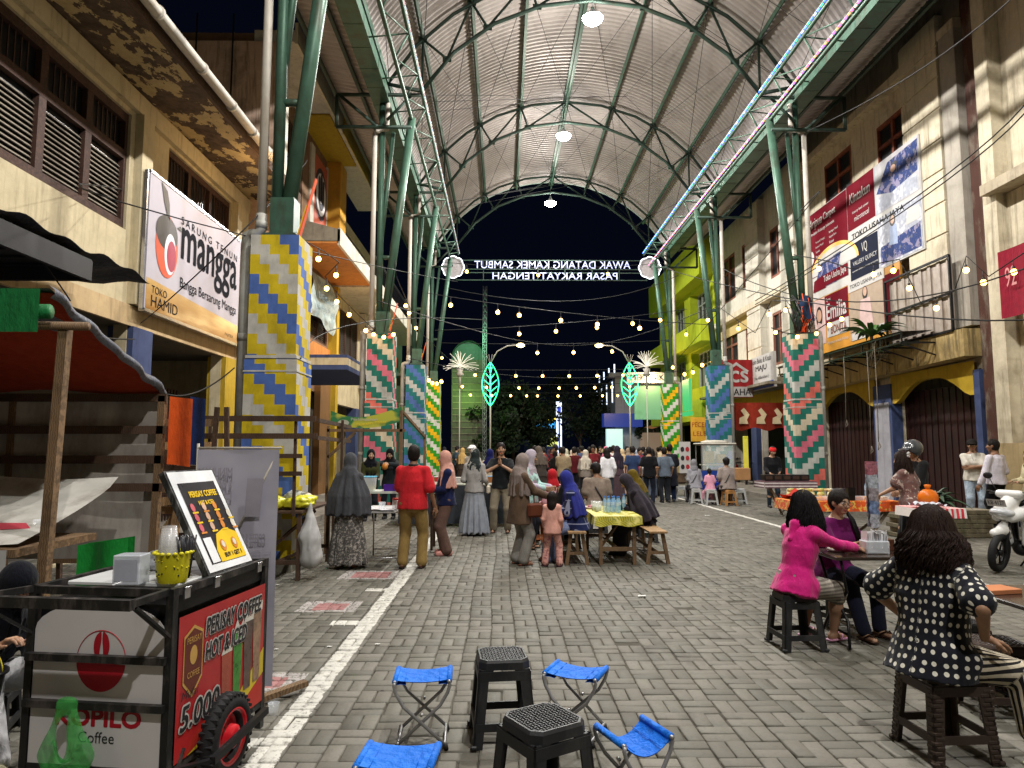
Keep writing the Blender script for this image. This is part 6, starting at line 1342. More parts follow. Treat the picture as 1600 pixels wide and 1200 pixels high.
# --- crowd in the depth of the street
cr = [(694, 'h', '#2a2a30', '#c8a090'), (722, 'h', '#b09058', '#3a3028'), (852, 'm', '#7a1818', '#222222'), (868, 'h', '#14100e', '#1c1a1a'), (886, 'h', '#b8b49a', '#c8c8d0'), (898, 'm', '#4a1418', '#24242c'), (916, 'h', '#0c0c10', '#141418'), (930, 'h', '#b8a080', '#1a1614'), (938, 'm', '#101014', '#181820'),
 (948, 'h', '#d07088', '#1a1a1e'), (962, 'm', '#16161a', '#20242c'), (974, 'h', '#bfa880', '#c8a898'), (990, 'l', '#b08888', '#39465a'), (1000, 'm', '#c03850', '#242430'), (1012, 'l', '#c8c8cc', '#55606c'), (1020, 'l', '#101012', '#566070'), (1030, 'm', '#1c2028', '#2a2a2a'), (842, 'h', '#0f1220', '#22222a'),
 (862, 'm', '#5a1016', '#1a1a20'), (876, 'm', '#1a1814', '#15151a'), (905, 'l', '#8a8478', '#30343c'), (922, 'm', '#888076', '#22262e'), (954, 'h', '#18141a', '#18141a'), (983, 'h', '#8a7a66', '#3a3430'), (1038, 'h', '#b49a90', '#2a2426'), (1004, 'm', '#303846', '#1c2024'), (712, 'm', '#31424e', '#22242a'),
 (1025, 'h', '#5a4c3c', '#2a2420'), (893, 'h', '#c8b8a8', '#6a6a70'), (836, 'm', '#22302a', '#1a1a1c'), (944, 'm', '#3a2a24', '#1c1c22'), (968, 'l', '#20242e', '#2c3440'), (856, 'h', '#3a2830', '#2a2026'), (911, 'm', '#44506a', '#20242a'), (848, 'm', '#7a7468', '#2a2a30'), (882, 'h', '#c8b090', '#4a4038'), (902, 'h', '#e0d0c0', '#888890'), (927, 'm', '#6a2024', '#20242c'), (941, 'h', '#a89878', '#6a5a50'), (959, 'm', '#c8c4bc', '#2a3040'), (978, 'm', '#243048', '#1c1c22'), (997, 'h', '#98a0b0', '#40404a'), (1034, 'm', '#b8a888', '#2a2a30'), (870, 'm', '#c8c0b0', '#30343c'), (1008, 'h', '#d8c8b0', '#50484a'), (845, 'h', '#5a5048', '#3a3430'), (915, 'h', '#c0b8a8', '#7a7068'), (990, 'm', '#2a3a5a', '#20242c'), (880, 'm', '#8a7a60', '#2a2a2e'), (950, 'l', '#d0d0d4', '#3a4450'), (1015, 'm', '#101014', '#1c2230'), (966, 'h', '#2a2430', '#4a3a40'), (1040, 'm', '#5a6470', '#24282e')]
rg = random.Random(11); WORDS = {'h': 'woman in a %s headscarf', 'm': 'man in a %s shirt', 'l': 'woman with loose hair, %s top'}
def cname(h):
 r, g, b = [int(h[i:i + 2], 16) / 255 for i in (1, 3, 5)]; mx, mn = max(r, g, b), min(r, g, b)
 if mx < .16: return 'black'
 if mx - mn < .1: return 'dark grey' if mx < .4 else ('grey' if mx < .65 else 'pale grey')
 if r == mx: w_ = ('dark red' if mx < .5 else 'rose') if g < mx * .62 and b > g * .7 or g < mx * .5 else ('brown' if mx < .55 else 'beige')
 elif g == mx: w_ = 'green'
 else: w_ = 'navy' if mx < .4 else 'blue'
 return w_
used = {}
near_ = [('left of the white totem', 0, 868), ('just right of the white totem', 868, 925), ('in front of the lit white kiosk', 925, 985), ('beside the last right pillar', 985, 1100)]
for i, (px, kd, c1, c2) in enumerate(cr):
 py = [752, 764, 756, 772, 760, 778, 750, 768][i % 8] + rg.randint(-3, 3)
 if i > 44: py = 778 + rg.randint(0, 10)
 if px in (974, 886, 898): py = 775
 if px in (1012, 1020): py = 777
 x, y = gp(px, py); H = rg.uniform(1.52, 1.7) if kd != 'm' else rg.uniform(1.62, 1.76)
 hw_ = HJ(c1, len=rg.uniform(.24, .4)) if kd == 'h' else (HR('hair') if kd == 'm' else HR('long', len=.3))
 where = [n for n, a, b in near_ if a <= px < b][0]; lab = 'far ' + WORDS[kd] % cname(c1) + ' ' + where
 used[lab] = used.get(lab, 0) + 1
 if used[lab] > 1: lab = lab.replace('far ', ['', 'far second ', 'far third ', 'far fourth '][used[lab] - 1])
 tcol = c2 if kd == 'h' else c1
 person(lab, (x, y), rg.choice([85, 95, 70, 110, -80, 20, 160, 90]), H, sex='m' if kd == 'm' else 'f', lean=rg.uniform(0, .1), head=(rg.uniform(-.5, .5), rg.uniform(0, .3), 0), top=TP(tcol, loose=.03, sleeve='short' if kd == 'm' else 'long'), bottom=(dict(kind='skirt', m=cloth(c2), w=.22) if kd == 'h' and i % 2 else TP(c2 if kd != 'h' else '#26262c', loose=.02)),
  headw=hw_, tone=rg.choice([0, 1, 2]), det=0, group='people in the far crowd', hands=(None, None) if i % 3 else ((-.1, .3, 1.0), (.12, .3, 1.05)))
# ================================================================ stools, tables, benches
def stool_parts(t, m, h=.46, wt=.28, wb=.36, weave=None):
 """moulded plastic stool: seat with chamfered corners, splayed legs, rung ring"""
 def P(c, z): k = (wb + (wt - wb) * z / h) / 2; return V((c[0] * k, c[1] * k, z))
 s = MB(); ch = .72; k = wt / 2
 out = [(-ch, -1), (ch, -1), (1, -ch), (1, ch), (ch, 1), (-ch, 1), (-1, ch), (-1, -ch)]
 rings = [(k * 1.04, h - .052), (k * 1.02, h - .014), (k * .96, h), (k * .90, h), (k * .86, h - .006), (.001, h - .006)]
 vs = [(x * r, y * r, z) for r, z in rings for x, y in out]; fs = [(i * 8 + j, i * 8 + (j + 1) % 8, i * 8 + 8 + (j + 1) % 8, i * 8 + 8 + j) for i in range(len(rings) - 1) for j in range(8)]
 s.add(vs, fs); s.add([(x * k * 1.0, y * k * 1.0, h - .053) for x, y in out], [tuple(range(7, -1, -1))]); s.build('seat', m if weave is None else [m], t)
 g_ = MB(); n = 13; w_ = wt * .40
 for i in range(n):
  for j in range(n):
   x = -w_ + 2 * w_ * i / (n - 1); y = -w_ + 2 * w_ * j / (n - 1)
   if abs(x) + abs(y) > wt * .76: continue
   g_.box((x, y, h - .003), (2 * w_ / n * (.95 if (i + j) % 2 else .55), 2 * w_ / n * (.55 if (i + j) % 2 else .95), .006), 0, None, .002)
 g_.build('seat_weave', m, t)
 for sx in (-1, 1):
  for sy in (-1, 1):
   l = MB(); 
   for (ax, bx) in (((1, 1), (.70, 1)), ((1, 1), (1, .70))):
    a0 = P((sx * ax[0], sy * ax[1]), h - .05); a1 = P((sx * ax[0], sy * ax[1]), .0); b0 = P((sx * bx[0] * .95, sy * bx[1]), h - .05); b1 = P((sx * bx[0] * 1.06, sy * bx[1]), .0)
    n_ = V((0, -sy, 0)) if bx[1] == 1 else V((-sx, 0, 0)); th = .012
    b0 = P((sx * (.42 if bx[1] == 1 else 1), sy * (.42 if bx[0] == 1 else 1)), h - .05); bm = P((sx * (.60 if bx[1] == 1 else 1), sy * (.60 if bx[0] == 1 else 1)), h - .105); b1 = P((sx * (.70 if bx[1] == 1 else 1), sy * (.70 if bx[0] == 1 else 1)), 0); l.slab([a0, b0, bm, b1, a1], -n_, th)
    if weave:
     for q in range(16):
      z = .02 + q * (h - .08) / 16; c0 = P((sx * ax[0] * .99, sy * ax[1] * .99), z); c1 = P((sx * bx[0] * 1.0, sy * bx[1] * 1.0), z); mid = (c0 + c1) / 2 - n_ * .001
      l.box(mid + (V((.008 if q % 2 else -.008, 0, 0)) if bx[1] == 1 else V((0, .008 if q % 2 else -.008, 0))), (.045, .009, .02) if bx[1] == 1 else (.009, .045, .02), 0, None, .004)
   f = P((sx * .97, sy * .97), .012); l.box(f, (.036, .036, .024), 0, None, .006); l.build('leg', m, t)
 r = MB(); z0 = h * (.24 if weave is None else .28)
 for (a, b) in (((-1, -1), (1, -1)), ((1, -1), (1, 1)), ((1, 1), (-1, 1)), ((-1, 1), (-1, -1))):
  A = P(a, z0) * .97; B = P(b, z0) * .97; A.z = B.z = z0; r.bar(A, B, .014, .042)
 r.build('rung', m, t); r = MB()
 for (a, b) in (((-1, -1), (1, -1)), ((1, -1), (1, 1)), ((1, 1), (-1, 1)), ((-1, 1), (-1, -1))):
  A2 = P(a, h - .085); B2 = P(b, h - .085); A2.xy *= .97; B2.xy *= .97; r.bar(A2, B2, .014, .05)
 r.build('seat_rail', m, t)
def stool(label, x, y, rz, m, h=.46, wt=.28, wb=.36, weave=None, group='plastic stools'):
 t = thing('plastic_stool', label, 'stool', (x, y, 0), R(rz), group); stool_parts(t, m, h, wt, wb, weave); return t
BLKP = mat((.016, .017, .019), .5, var=.15, bump=.12, bscale=90, spec=.3, dirt=(.05, .048, .045)); BRNP = mat((.045, .03, .024), .42, var=.2, bump=.1)
stool('black plastic stool standing behind the other black one among the blue folding stools', 0.0, 4.12, 6, BLKP)
stool('black plastic stool with woven seat, front one cut by the bottom edge of the picture', .185, 3.2, 32, BLKP, .45, .29)
stool('black plastic stool carrying the woman in the magenta jacket', 2.46, 5.88, 3, BLKP, .44)
stool('brown wicker pattern stool carrying the woman in the dotted blouse', 2.42, 3.88, 3, BRNP, .45, .30, .37, weave=True)
stool('black plastic stool half hidden behind the dotted blouse, by the right hand table', 3.22, 4.95, 10, BLKP, .44); stool('brown wicker pattern stool under the right hand table', 3.12, 4.42, -8, BRNP, .44, .30, .37, weave=True)
stool('black plastic stool under the woman with glasses', 3.14, 6.62, 12, BLKP, .43)
GRYP = mat((.36, .37, .36), .45, var=.1); ORGP = mat((.50, .17, .07), .45, var=.1); BRN2 = mat((.40, .20, .07), .5, var=.15)
kids = children_map(); st0 = None
for lab, px, py, m in (('pale grey plastic stool under the person with the grey headscarf', 1089, 787, GRYP), ('pale grey plastic stool under the girl in pink', 1113, 789, GRYP), ('tan plastic stool under the man with the sling bag', 1141, 790, BRN2), ('pale grey plastic stool right beside the apron man', 1066, 782, GRYP), ('pale grey plastic stool at the right end of the seated row', 1158, 788, GRYP)):
 x, y = gp(px, py); stool(lab, x, y + .1, random.uniform(-12, 12), m, .45, .27, .38)
stool('upright orange plastic stool between the lilac headscarf and the girl in pink', .62, 12.0, 20, ORGP, .5, .3, .38)
for lab, x, y in (('dark stool under the man in the taupe shirt', 1.78, 12.95), ('dark stool under the mustard headscarf woman', 2.55, 12.3), ('dark stool under the black headscarf with red edge', 1.12, 11.6), ('dark stool under the pale pink blouse', .92, 12.25)): stool(lab, x, y, 0, BLKP)
# low plastic stools for the two at the left edge
stool('low black stool at the left edge under the person with the phone', -2.98, 4.15, 20, BLKP, .30, .26, .3); stool('low black stool under the white trousers at the left edge', -2.85, 3.42, 10, BLKP, .30, .26, .3)
# --- blue folding stools
BLUF = cloth((.010, .14, .62), 'speckle', (.014, .17, .70), 5, fold=1, rough=.6, sheen=.03); ALU = mat((.34, .34, .35), .38, .55, var=.15, bump=.05)
def fold_stool(label, x, y, rz, sag=.02, w=.30, d=.26, h=.36, tilt=0):
 t = thing('folding_stool', label, 'stool', (x, y, 0), R(rz), 'blue folding camping stools'); ws = w / 2; wf = w * .46
 for sgn, yo in ((-1, .0), (1, .018)):
  f = MB()
  for ys_ in (-d / 2 + yo * .6, d / 2 - yo * .6):
   pts = [(sgn * (ws), ys_, h), (sgn * (ws + .004), ys_, h - .02), (sgn * (ws - .008), ys_, h - .06), (sgn * (ws - .05), ys_, h - .13), (-sgn * wf, ys_, .02)]
   f.tube(pts, .0095, 8)
  f.tube([(sgn * ws, -d / 2, h), (sgn * ws, d / 2, h)], .0095, 8)
  f.tube([(-sgn * wf * .93, -d / 2, .035), (-sgn * wf * .93, d / 2, .035)], .008, 6); f.build('leg_frame', ALU, t)
  for ys_ in (-d / 2, d / 2): c = MB(); c.tube([(-sgn * wf, ys_, 0), (-sgn * (wf - .008), ys_, .035)], .013, 8); c.build('foot_cap', BLK, t)
 s = MB(); n = 22; 
 def top(u, v): 
  xx = -ws + w * u; e = math.sin(PI * u) ** .7; zz = h + .012 - sag * e - .004 * math.sin(v * 14) * e
  return (xx, (-d / 2 + .012) + (d - .024) * v, zz)
 s.grid(top, n, 10); s.grid(lambda u, v: (lambda p: (p[0], p[1], p[2] - .004))(top(u, v)), n, 10)
 for sgn in (-1, 1):
  s.tube([(sgn * ws, -d / 2 + .012, h), (sgn * ws, d / 2 - .012, h)], .0165, 10)
  s.grid(lambda u, v: (sgn * (ws - .0 - .06 * u), -d / 2 + .012 + (d - .024) * v, h - .014 + (.0 if u < .5 else .004) - sag * .5 * u), 4, 4)
  s.tube([(sgn * (ws - .055), -d / 2 + .012, h + .0125 - sag * .62), (sgn * (ws - .055), d / 2 - .012, h + .0125 - sag * .62)], .0022, 4)
 s.build('fabric_seat', BLUF, t); p = MB(); p.tube([(0, -d / 2 - .012, h * .52), (0, -d / 2 + .012, h * .52)], .008, 8); p.tube([(0, d / 2 - .012, h * .52), (0, d / 2 + .012, h * .52)], .008, 8); p.build('pivot_pin', STEEL, t); return t
fold_stool('blue folding stool at the back left of the empty stool circle', -.45, 4.06, 3, .015)
fold_stool('blue folding stool at the front left, cut by the bottom edge', -.435, 3.02, -4, .015)
fold_stool('blue folding stool at the back right of the empty stool circle, turned sideways', .43, 4.12, -24, .02)
fold_stool('blue folding stool with deeply sagging seat, nearest on the right of the circle', .60, 3.26, 22, .075, w=.25)
# --- tables
def folding_table(label, x, y, rz, L, Wd, h, topm, legm, group=None, thick=.028):
 t = thing('folding_table', label, 'table', (x, y, 0), R(rz), group); mb = MB(); mb.box((0, 0, h - thick / 2), (L, Wd, thick), 0, None, .006); mb.build('table_top', topm, t)
 for sx in (-1, 1):
  l = MB()
  for sy in (-1, 1): l.tube([(sx * (L / 2 - .06), sy * (Wd / 2 - .05), h - thick), (sx * (L / 2 - .12), sy * (Wd / 2 - .09), h * .6), (sx * (L / 2 - .12), -sy * (Wd / 2 - .09), h * .28), (sx * (L / 2 - .08), -sy * (Wd / 2 + .0), .01)], .013, 8)
  l.tube([(sx * (L / 2 - .12), -(Wd / 2 - .06), .1), (sx * (L / 2 - .12), Wd / 2 - .06, .1)], .011, 6); l.build('leg', legm, t)
 return t
DTOP = mat((.03, .019, .014), .22, var=.25, spec=.6, bump=.05)
folding_table('dark folding table in front of the two seated women, with a napkin holder', 3.22, 5.98, 0, .92, .5, .75, DTOP, BLACKM)
folding_table('dark folding table at the right edge beside the dotted blouse', 3.52, 4.22, 0, .88, 1.05, .72, DTOP, BLACKM)
# things on the near tables
CLR = glass((.85, .9, .95), .35, .12); CLR2 = glass((.8, .86, .92), .5, .2)
def cup(label, x, y, z, r=.042, h=.11, drink=None, straw=None, group=None, tilt=0):
 t = thing('plastic_cup', label, 'cup', (x, y, z), 0, group); mb = MB(); mb.lathe([(r * .72, 0), (r, h), (r * 1.06, h), (r * 1.06, h - .004)], 20, cap=False); mb.lathe([(.0001, .001), (r * .72, .001)], 20, cap=False); mb.build('cup', CLR, t)
 if drink: d_ = MB(); d_.lathe([(r * .70, .004), (r * .86, h * .55)], 18); d_.build('drink', drink, t)
 if straw: s = MB(); s.tube([(0, 0, .01), (.03, -.01, h * 1.9)], .004, 6); s.build('straw', straw, t)
 return t
cup('clear cup with milky yellow drink and blue straw on the right edge table', 3.16, 4.12, .72, .048, .12, mat((.62, .52, .2), .3, bump=0), mat('#2E62D8', .4)); cup('empty clear cup on the dark table beside the napkins', 3.40, 5.86, .75, .045, .1); cup('clear cup with brown drink on the stall table at the left', -3.9, 5.9, .92, .045, .13, mat((.12, .04, .02), .3, bump=0))
nb = thing('napkin_holder', 'clear napkin box stuffed with white paper napkins on the dark table', 'napkin holder', (3.20, 5.95, .75)); mb = MB(); mb.box((0, 0, .055), (.2, .13, .11), 0, None, .008); mb.build('box', CLR2, nb); mb = MB()
for i in range(14): mb.box((-.085 + i * .013, random.uniform(-.01, .01), .10 + random.uniform(0, .02)), (.003, .1, .15), 0, Matrix.Rotation(random.uniform(-.2, .2), 3, 'Y') @ Matrix.Rotation(random.uniform(-.3, .3), 3, 'X'))
mb.build('napkins', mat((.72, .72, .74), .7, bump=.1), nb)
sr = thing('snack_rack', 'tall clear stand with stacked sachets and packets on the dark table', 'rack', (3.30, 6.12, .75)); mb = MB(); mb.tube([(.02, 0, 0), (.02, 0, .74)], .009, 8); mb.box((0, 0, .01), (.13, .1, .02), 0, None, .004); mb.build('stand', mat('#C9C6BC', .4), sr)
for i, c in enumerate(('#9A9CA4', '#6A7C9C', '#8A8488', '#A0A8B0', '#96606A')):
 mb = MB(); zz = .20 + i * .115; mb.grid(lambda u, v: (-.05 + .085 * u + .006 * math.sin(v * 9 + i), -.03 - .012 * math.sin(u * 3.1), zz + .12 * v), 8, 6); mb.grid(lambda u, v: (-.05 + .085 * u, .02 + .01 * math.sin(u * 3.1), zz + .12 * v), 8, 6); mb.build('packet', mat(c, .25, var=.5, scale=45), sr)
pt = thing('food_plate', 'plate of green wrapped snacks on the right edge table', 'plate', (3.40, 4.25, .72)); mb = MB(); mb.lathe([(.0001, .004), (.1, .006), (.13, .022), (.125, .025)], 24, cap=False); mb.build('plate', mat('#2E6AB0', .4), pt)
for k in range(9): lf = MB(); a = k * .7; lf.grid(lambda u, v: ((u - .5) * .12 * math.cos(a) - (v - .5) * .035 * math.sin(a) + .05 * math.cos(a * 2), (u - .5) * .12 * math.sin(a) + (v - .5) * .035 * math.cos(a) + .04 * math.sin(a * 2), .03 + .006 * k + .03 * math.sin(PI * u)), 6, 3); lf.build('leaf_wrap', mat(['#2E5A1C', '#9AA83C', '#C8C878'][k % 3], .6), pt)
mb = MB(); mb.box((3.2, 4.5, .735), (.24, .16, .03), 0, Matrix.Rotation(.2, 3, 'Z'), .003); tag(mb.build('paper_box', mat('#B0704A', .7)), 'flat brown paper box on the right edge table', 'box')
mb = MB(); mb.lathe([(.07, 0), (.09, .03), (.085, .032), (.06, .01)], 20); mb.sphere((.0, 0, .03), .055, 10, 1, (1, 1, .5)); o = mb.build('food_bowl', [mat('#C8C8C0', .4), mat('#B8B030', .6)]); o.location = (2.92, 6.05, .75); tag(o, 'bowl of yellow noodles between the two seated women', 'bowl')
mb = MB(); mb.box((0, 0, .05), (.13, .1, .1), 0, None, .004); o = mb.build('tissue_box', mat('#4A2A1C', .5)); o.location = (3.38, 6.12, .75); tag(o, 'small brown box standing beside the sachet stand', 'box')
# centre wooden table with yellow cloth and benches
def timber_table(label, x0, x1, y0, y1, h, m, group=None, splay=0):
 t = thing('wooden_table', label, 'table', ((x0 + x1) / 2, (y0 + y1) / 2, 0), 0, group); w_, l_ = (x1 - x0) / 2, (y1 - y0) / 2; mb = MB(); mb.box((0, 0, h - .015), (2 * w_, 2 * l_, .03)); mb.build('table_top', m, t)
 for sx in (-1, 1):
  for sy in (-1, 1): l = MB(); l.bar((sx * (w_ - .04 + splay), sy * (l_ - .05), 0), (sx * (w_ - .04), sy * (l_ - .05), h - .03), .05, .05); l.build('leg', m, t)
 r = MB()
 for sy in (-1, 1): r.bar((-w_ + .03, sy * (l_ - .05), .22), (w_ - .03, sy * (l_ - .05), .22), .03, .055)
 r.bar((0, -l_ + .05, .22), (0, l_ - .05, .22), .05, .03); r.bar((-w_ + .04, -l_ + .06, .25), (w_ - .04, 0, h - .06), .03, .04); r.build('stretcher', m, t); return t
timber_table('wooden table under the yellow patterned cloth', 1.36, 1.92, 9.85, 11.5, .68, WOOD)
tc = MB(); 
def cl(u, v): return (1.30 + .68 * u, 9.79 + 1.77 * v, .688 + .003 * math.sin(u * 12) * math.sin(v * 15))
tc.grid(cl, 12, 20)
def drop(x0, y0, x1, y1, nx, ny): tc.grid(lambda u, v: (x0 + (x1 - x0) * u + nx * .02 * (v + .6 * v * math.sin(u * 21)), y0 + (y1 - y0) * u + ny * .02 * (v + .6 * v * math.sin(u * 17)), .688 - (.13 + .015 * math.sin(u * 11)) * v), 40, 5)
drop(1.30, 9.79, 1.98, 9.79, 0, -1); drop(1.98, 9.79, 1.98, 11.56, 1, 0); drop(1.30, 11.56, 1.30, 9.79, -1, 0)
def yc():
 m, t, b = newmat('yellow_cloth', .55, 0, .4); p = t.co('Object'); wv = t.n.new('ShaderNodeTexWave'); wv.wave_type = 'RINGS'; wv.rings_direction = 'SPHERICAL'; sp = t.n.new('ShaderNodeVectorMath'); sp.operation = 'FRACTION'; t.set(sp.inputs[0], t.scl(p, (3.2, 3.2, 3.2)))
 t.set(wv.inputs[0], t.scl(sp.outputs[0], (1, 1, 1))); wv.inputs['Scale'].default_value = 3.5; c = t.mix(t.math('GREATER_THAN', wv.outputs[1], .55), (.50, .42, .03), (.22, .24, .03)); c = t.mix(t.ramp(t.noise(p, 6, 3), .5, .6), c, (.62, .56, .16)); t.set(b.inputs[0], c); return m
tag(tc.build('tablecloth', yc()), 'yellow and olive patterned tablecloth on the wooden table in the middle', 'tablecloth')
def bench(label, x, y0, y1, h=.47, w_=.26):
 t = thing('wooden_bench', label, 'bench', (x, (y0 + y1) / 2, 0), 0, 'wooden benches beside the yellow table'); l_ = (y1 - y0) / 2; mb = MB(); mb.box((0, 0, h - .015), (w_, 2 * l_, .03), 0, None, .004); mb.build('seat', WOOD_L, t)
 for sy in (-1, 1):
  for sx in (-1, 1): l = MB(); l.bar((sx * (w_ / 2 + .02), sy * (l_ - .08), 0), (sx * (w_ / 2 - .05), sy * (l_ - .12), h - .03), .045, .05); l.build('leg', WOOD, t)
 r = MB(); [r.bar((-w_ / 2, sy * (l_ - .1), .16), (w_ / 2, sy * (l_ - .1), .16), .035, .04) for sy in (-1, 1)]; r.bar((0, -l_ + .1, .16), (0, l_ - .1, .16), .035, .04); r.build('stretcher', WOOD, t)
bench('wooden bench at the right side of the yellow table', 2.22, 9.85, 11.6); bench('wooden bench carrying the woman in the royal blue headscarf', 1.06, 9.8, 11.2)
PETB = glass((.35, .6, .85), .5, .1)
def bottle(label, x, y, z, h=.23, group='water bottles on the yellow table'):
 t = thing('water_bottle', label, 'bottle', (x, y, z), 0, group); r = .032; mb = MB(); mb.lathe([(r * .9, 0), (r, .01), (r, h * .35), (r * .93, h * .4), (r, h * .45), (r, h * .68), (r * .4, h * .88), (r * .4, h * .95)], 14); mb.build('body', PETB, t)
 c = MB(); c.cyl((0, 0, h * .97), r * .45, .022, 12); c.build('cap', mat('#2C6FC0', .4), t); l_ = MB(); l_.lathe([(r * 1.01, h * .46), (r * 1.01, h * .66)], 14, cap=False); l_.build('label', mat('#AFC6E0', .5), t)
for i, (a, b) in enumerate(((1.58, 10.35), (1.66, 10.42), (1.62, 10.5), (1.72, 10.34), (1.55, 10.48), (1.70, 10.52), (1.76, 10.44))): bottle('small blue water bottle in the cluster on the yellow table', a, b, .69)
bottle('single blue water bottle standing apart at the right of the cluster', 1.88, 10.7, .69, .25)
for i, (a, b) in enumerate(((1.44, 10.55), (1.5, 10.7), (1.42, 10.75))): cup('clear cup left of the bottles on the yellow table', a, b, .69, .045, .14, mat((.55, .58, .5), .3, bump=0), None, 'clear cups on the yellow table')
mb = MB(); mb.lathe([(.09, 0), (.12, .03), (.11, .032), (.08, .008)], 20); mb.sphere((0, 0, .035), .06, 8, 1, (1.2, 1, .5)); o = mb.build('food_plate', [mat('#C8A8A8', .5), mat('#B0707A', .6)]); o.location = (1.42, 11.0, .69); tag(o, 'pink plate of snacks at the far end of the yellow table', 'plate')
# --- serving tables left
at = thing('serving_table', 'white topped serving table on thin aluminium legs, between the grey headscarf and the red polo', 'table', (-1.72, 10.35, 0)); mb = MB(); mb.box((0, 0, .745), (.62, 1.0, .03), 0, None, .006); mb.build('table_top', mat((.62, .62, .62), .25), at)
for sy in (-1, 1):
 for sx in (-1, 1): l = MB(); l.tube([(sx * .27, sy * .44, 0), (sx * .27, sy * .44, .73)], .012, 8); l.build('leg', STEEL, at)
 r = MB(); r.tube([(-.27, sy * .44, .1), (.27, sy * .44, .1)], .009, 6); r.build('rung', STEEL, at)
cl_ = MB(); cl_.grid(lambda u, v: (-2.08 + .55 * u, 9.82 + .5 * v, .775 + .03 * abs(math.sin(u * 9 + v * 7)) * (1 - u) + (-.12 * max(0, .25 - u) * 4 if u < .25 else 0)), 16, 10); tag(cl_.build('plastic_sheet', mat('#C8C8CC', .35)), 'crumpled white plastic sheet on the aluminium leg table', 'sheet')
jr = thing('snack_jar', 'clear jar of orange crackers on the aluminium leg table', 'jar', (-1.52, 9.98, .76)); mb = MB(); mb.lathe([(.06, 0), (.065, .02), (.065, .13), (.055, .15)], 16); mb.build('jar', CLR, jr); mb = MB(); mb.cyl((0, 0, .16), .058, .025, 16); mb.build('lid', mat('#C03028', .4), jr); mb = MB(); [mb.box((random.uniform(-.035, .035), random.uniform(-.035, .035), .02 + .012 * i), (.03, .03, .01), 0, Matrix.Rotation(random.random() * 3, 3, 'Z') @ Matrix.Rotation(.5, 3, 'X')) for i in range(9)]; mb.build('crackers', mat('#C87A28', .6), jr)
cup('clear cup with white lid on the aluminium leg table', -1.72, 9.95, .76, .05, .12)
vt = thing('serving_table', 'long raised serving table in front of the two stall women', 'table', (-1.95, 11.55, 0)); mb = MB(); mb.box((0, 0, .93), (1.7, .55, .035)); mb.build('table_top', mat('#B9BEB4', .4), vt)
for sx in (-1, 1):
 for sy in (-1, 1): l = MB(); l.bar((sx * .8, sy * .22, 0), (sx * .8, sy * .22, .91), .04, .04); l.build('leg', WOOD_D, vt)
def tub(label, x, y, z, w_, d_, h_, m, lid=None, cont=None):
 t = thing('food_box', label, 'box', (x, y, z)); mb = MB(); k = .88
 vs = [(-w_ / 2 * k, -d_ / 2 * k, 0), (w_ / 2 * k, -d_ / 2 * k, 0), (w_ / 2 * k, d_ / 2 * k, 0), (-w_ / 2 * k, d_ / 2 * k, 0), (-w_ / 2, -d_ / 2, h_), (w_ / 2, -d_ / 2, h_), (w_ / 2, d_ / 2, h_), (-w_ / 2, d_ / 2, h_)]
 mb.add(vs, [(0, 3, 2, 1), (0, 1, 5, 4), (1, 2, 6, 5), (2, 3, 7, 6), (3, 0, 4, 7)]); mb.build('tub', m, t)
 if lid: l = MB(); l.box((0, 0, h_ + .008), (w_ * 1.04, d_ * 1.04, .02), 0, None, .006); l.build('lid', lid, t)
 if cont: c = MB(); c.grid(lambda u, v: (-w_ * .42 + w_ * .84 * u, -d_ * .42 + d_ * .84 * v, h_ * .45 + .03 * random.random()), 10, 10); c.box((0, 0, h_ * .22), (w_ * .84, d_ * .84, h_ * .4)); c.build('food', cont, t)
tub('clear tall tub with blue lid and yellow food on the serving table', -2.22, 11.42, .95, .26, .24, .22, CLR2, mat('#4FA8C8', .4), mat('#A8A030', .6)); tub('purple plastic tray box on the serving table', -1.80, 11.42, .95, .3, .24, .10, mat('#4A1E8A', .4)); tub('lime green small tub at the right of the purple box', -1.42, 11.40, .95, .2, .2, .07, mat('#8EA83A', .5)); tub('dark snack tray at the left end of the serving table', -2.58, 11.45, .95, .24, .24, .09, mat('#2A2420', .5))
for i in range(9):
 tub(['stack of boxed snacks', 'white lunch box', 'clear snack box', 'red snack box', 'white foam box', 'brown cake box', 'clear salad tub', 'pale tray of cakes', 'blue rimmed box'][i] + ' on the far left stall counter', -1.9 + .25 * i * .9, 15.0 + .5 * (i % 3), .88, .24, .2, .1 + .03 * (i % 2), [WHT, CLR2, mat('#A83030', .5), mat('#8A5A30', .6)][i % 4], [WHT, mat('#5A8AB0', .5)][i % 2])
ft_ = thing('serving_table', 'long food counter deep on the left, behind the pink headscarf', 'table', (-1.0, 15.5, 0)); mb = MB(); mb.box((0, 0, .86), (2.4, 1.6, .04)); mb.build('table_top', mat('#8A8A80', .5), ft_); mb = MB(); mb.grid(lambda u, v: (-1.2 + 2.4 * u, -.82 + .015 * math.sin(u * 40), .86 - .8 * v), 60, 4); mb.build('table_skirt', cloth('#30343A'), ft_)
